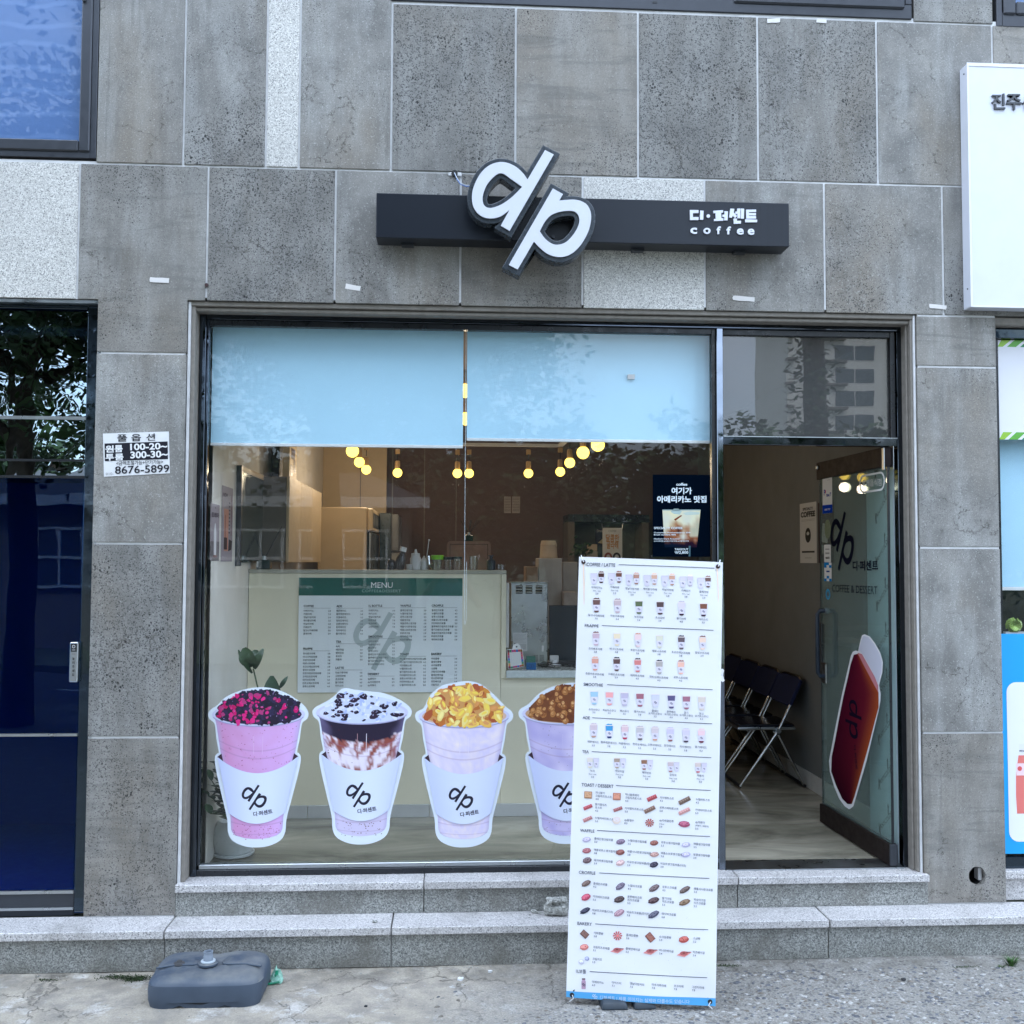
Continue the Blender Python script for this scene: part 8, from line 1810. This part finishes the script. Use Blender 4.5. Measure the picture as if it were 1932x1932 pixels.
for i, k in enumerate(ks): me.skin_vertices[0].data[i].radius = J[k][3:5]; me.skin_vertices[0].data[i].use_root = (k == 'pelvis')
sb = po.modifiers.new('sub', 'SUBSURF'); sb.levels = 2; sb.render_levels = 2
bm2 = bpy.data.meshes.new_from_object(po.evaluated_get(bpy.context.evaluated_depsgraph_get())); bpy.data.objects.remove(po)
bm2.name = 'body'
for m_ in (plain('skin', rgb(206, 164, 138), .5, var=.05), plain('pale_shirt', rgb(196, 208, 222), .8, var=.08), plain('dark_trousers', (.02, .022, .03, 1), .8), plain('dark_hair', (.012, .010, .009, 1), .5)): bm2.materials.append(m_)
for f in bm2.polygons:
    c = f.center-Vector((px0, py0, 0)); ax_ = abs(c.x)
    f.material_index = 2 if c.z < 1.0 else (0 if (c.z > 1.645 or (c.y > .17 and c.z > 1.36)) else 1)
    if c.z > 1.80 and c.y < .09 and ax_ < .12 or c.z > 1.90: f.material_index = 3
    f.use_smooth = True
pt = thing('person', (px0, py0, 0), 'person in pale shirt and green apron holding up a phone, faintly mirrored in the window', 'person')
bo = bpy.data.objects.new('body', bm2); COL.objects.link(bo); par(bo, pt); bo.location = (-px0, -py0, 0)
B().prism([(px0-.15, .62), (px0+.15, .62), (px0+.17, 1.10), (px0+.11, 1.46), (px0-.11, 1.46), (px0-.17, 1.10)], py0+.135, py0+.145).obj('apron', plain('green_apron', rgb(40, 84, 62), .8), pt)
B().lathe((px0, py0+.105, 1.80), [(.004, -.02), (.012, -.012), (.006, .014), (.003, .02)], 8).obj('nose', bm2.materials[0], pt)
for s_ in (-1, 1):
    B().lathe((px0+s_*.032, py0+.100, 1.822), [(.002, -.008), (.010, 0), (.002, .008)], 8).obj('eye', MB['rubber'], pt); B().lathe((px0+s_*.080, py0+.03, 1.80), [(.004, -.025), (.012, 0), (.004, .025)], 8).obj('ear', bm2.materials[0], pt)
box(px0-.022, px0+.022, py0+.112, py0+.118, 1.757, 1.764).obj('mouth', plain('lips', rgb(160, 96, 86), .5), pt)
ph_ = thing('phone', (px0, -5.02, 1.85), 'dark phone held up in both hands behind the viewpoint', 'phone'); box(px0-.04, px0+.04, -5.024, -5.016, 1.775, 1.93).obj('phone_body', MB['rubber'], ph_, .003)
bpy.context.view_layer.update()
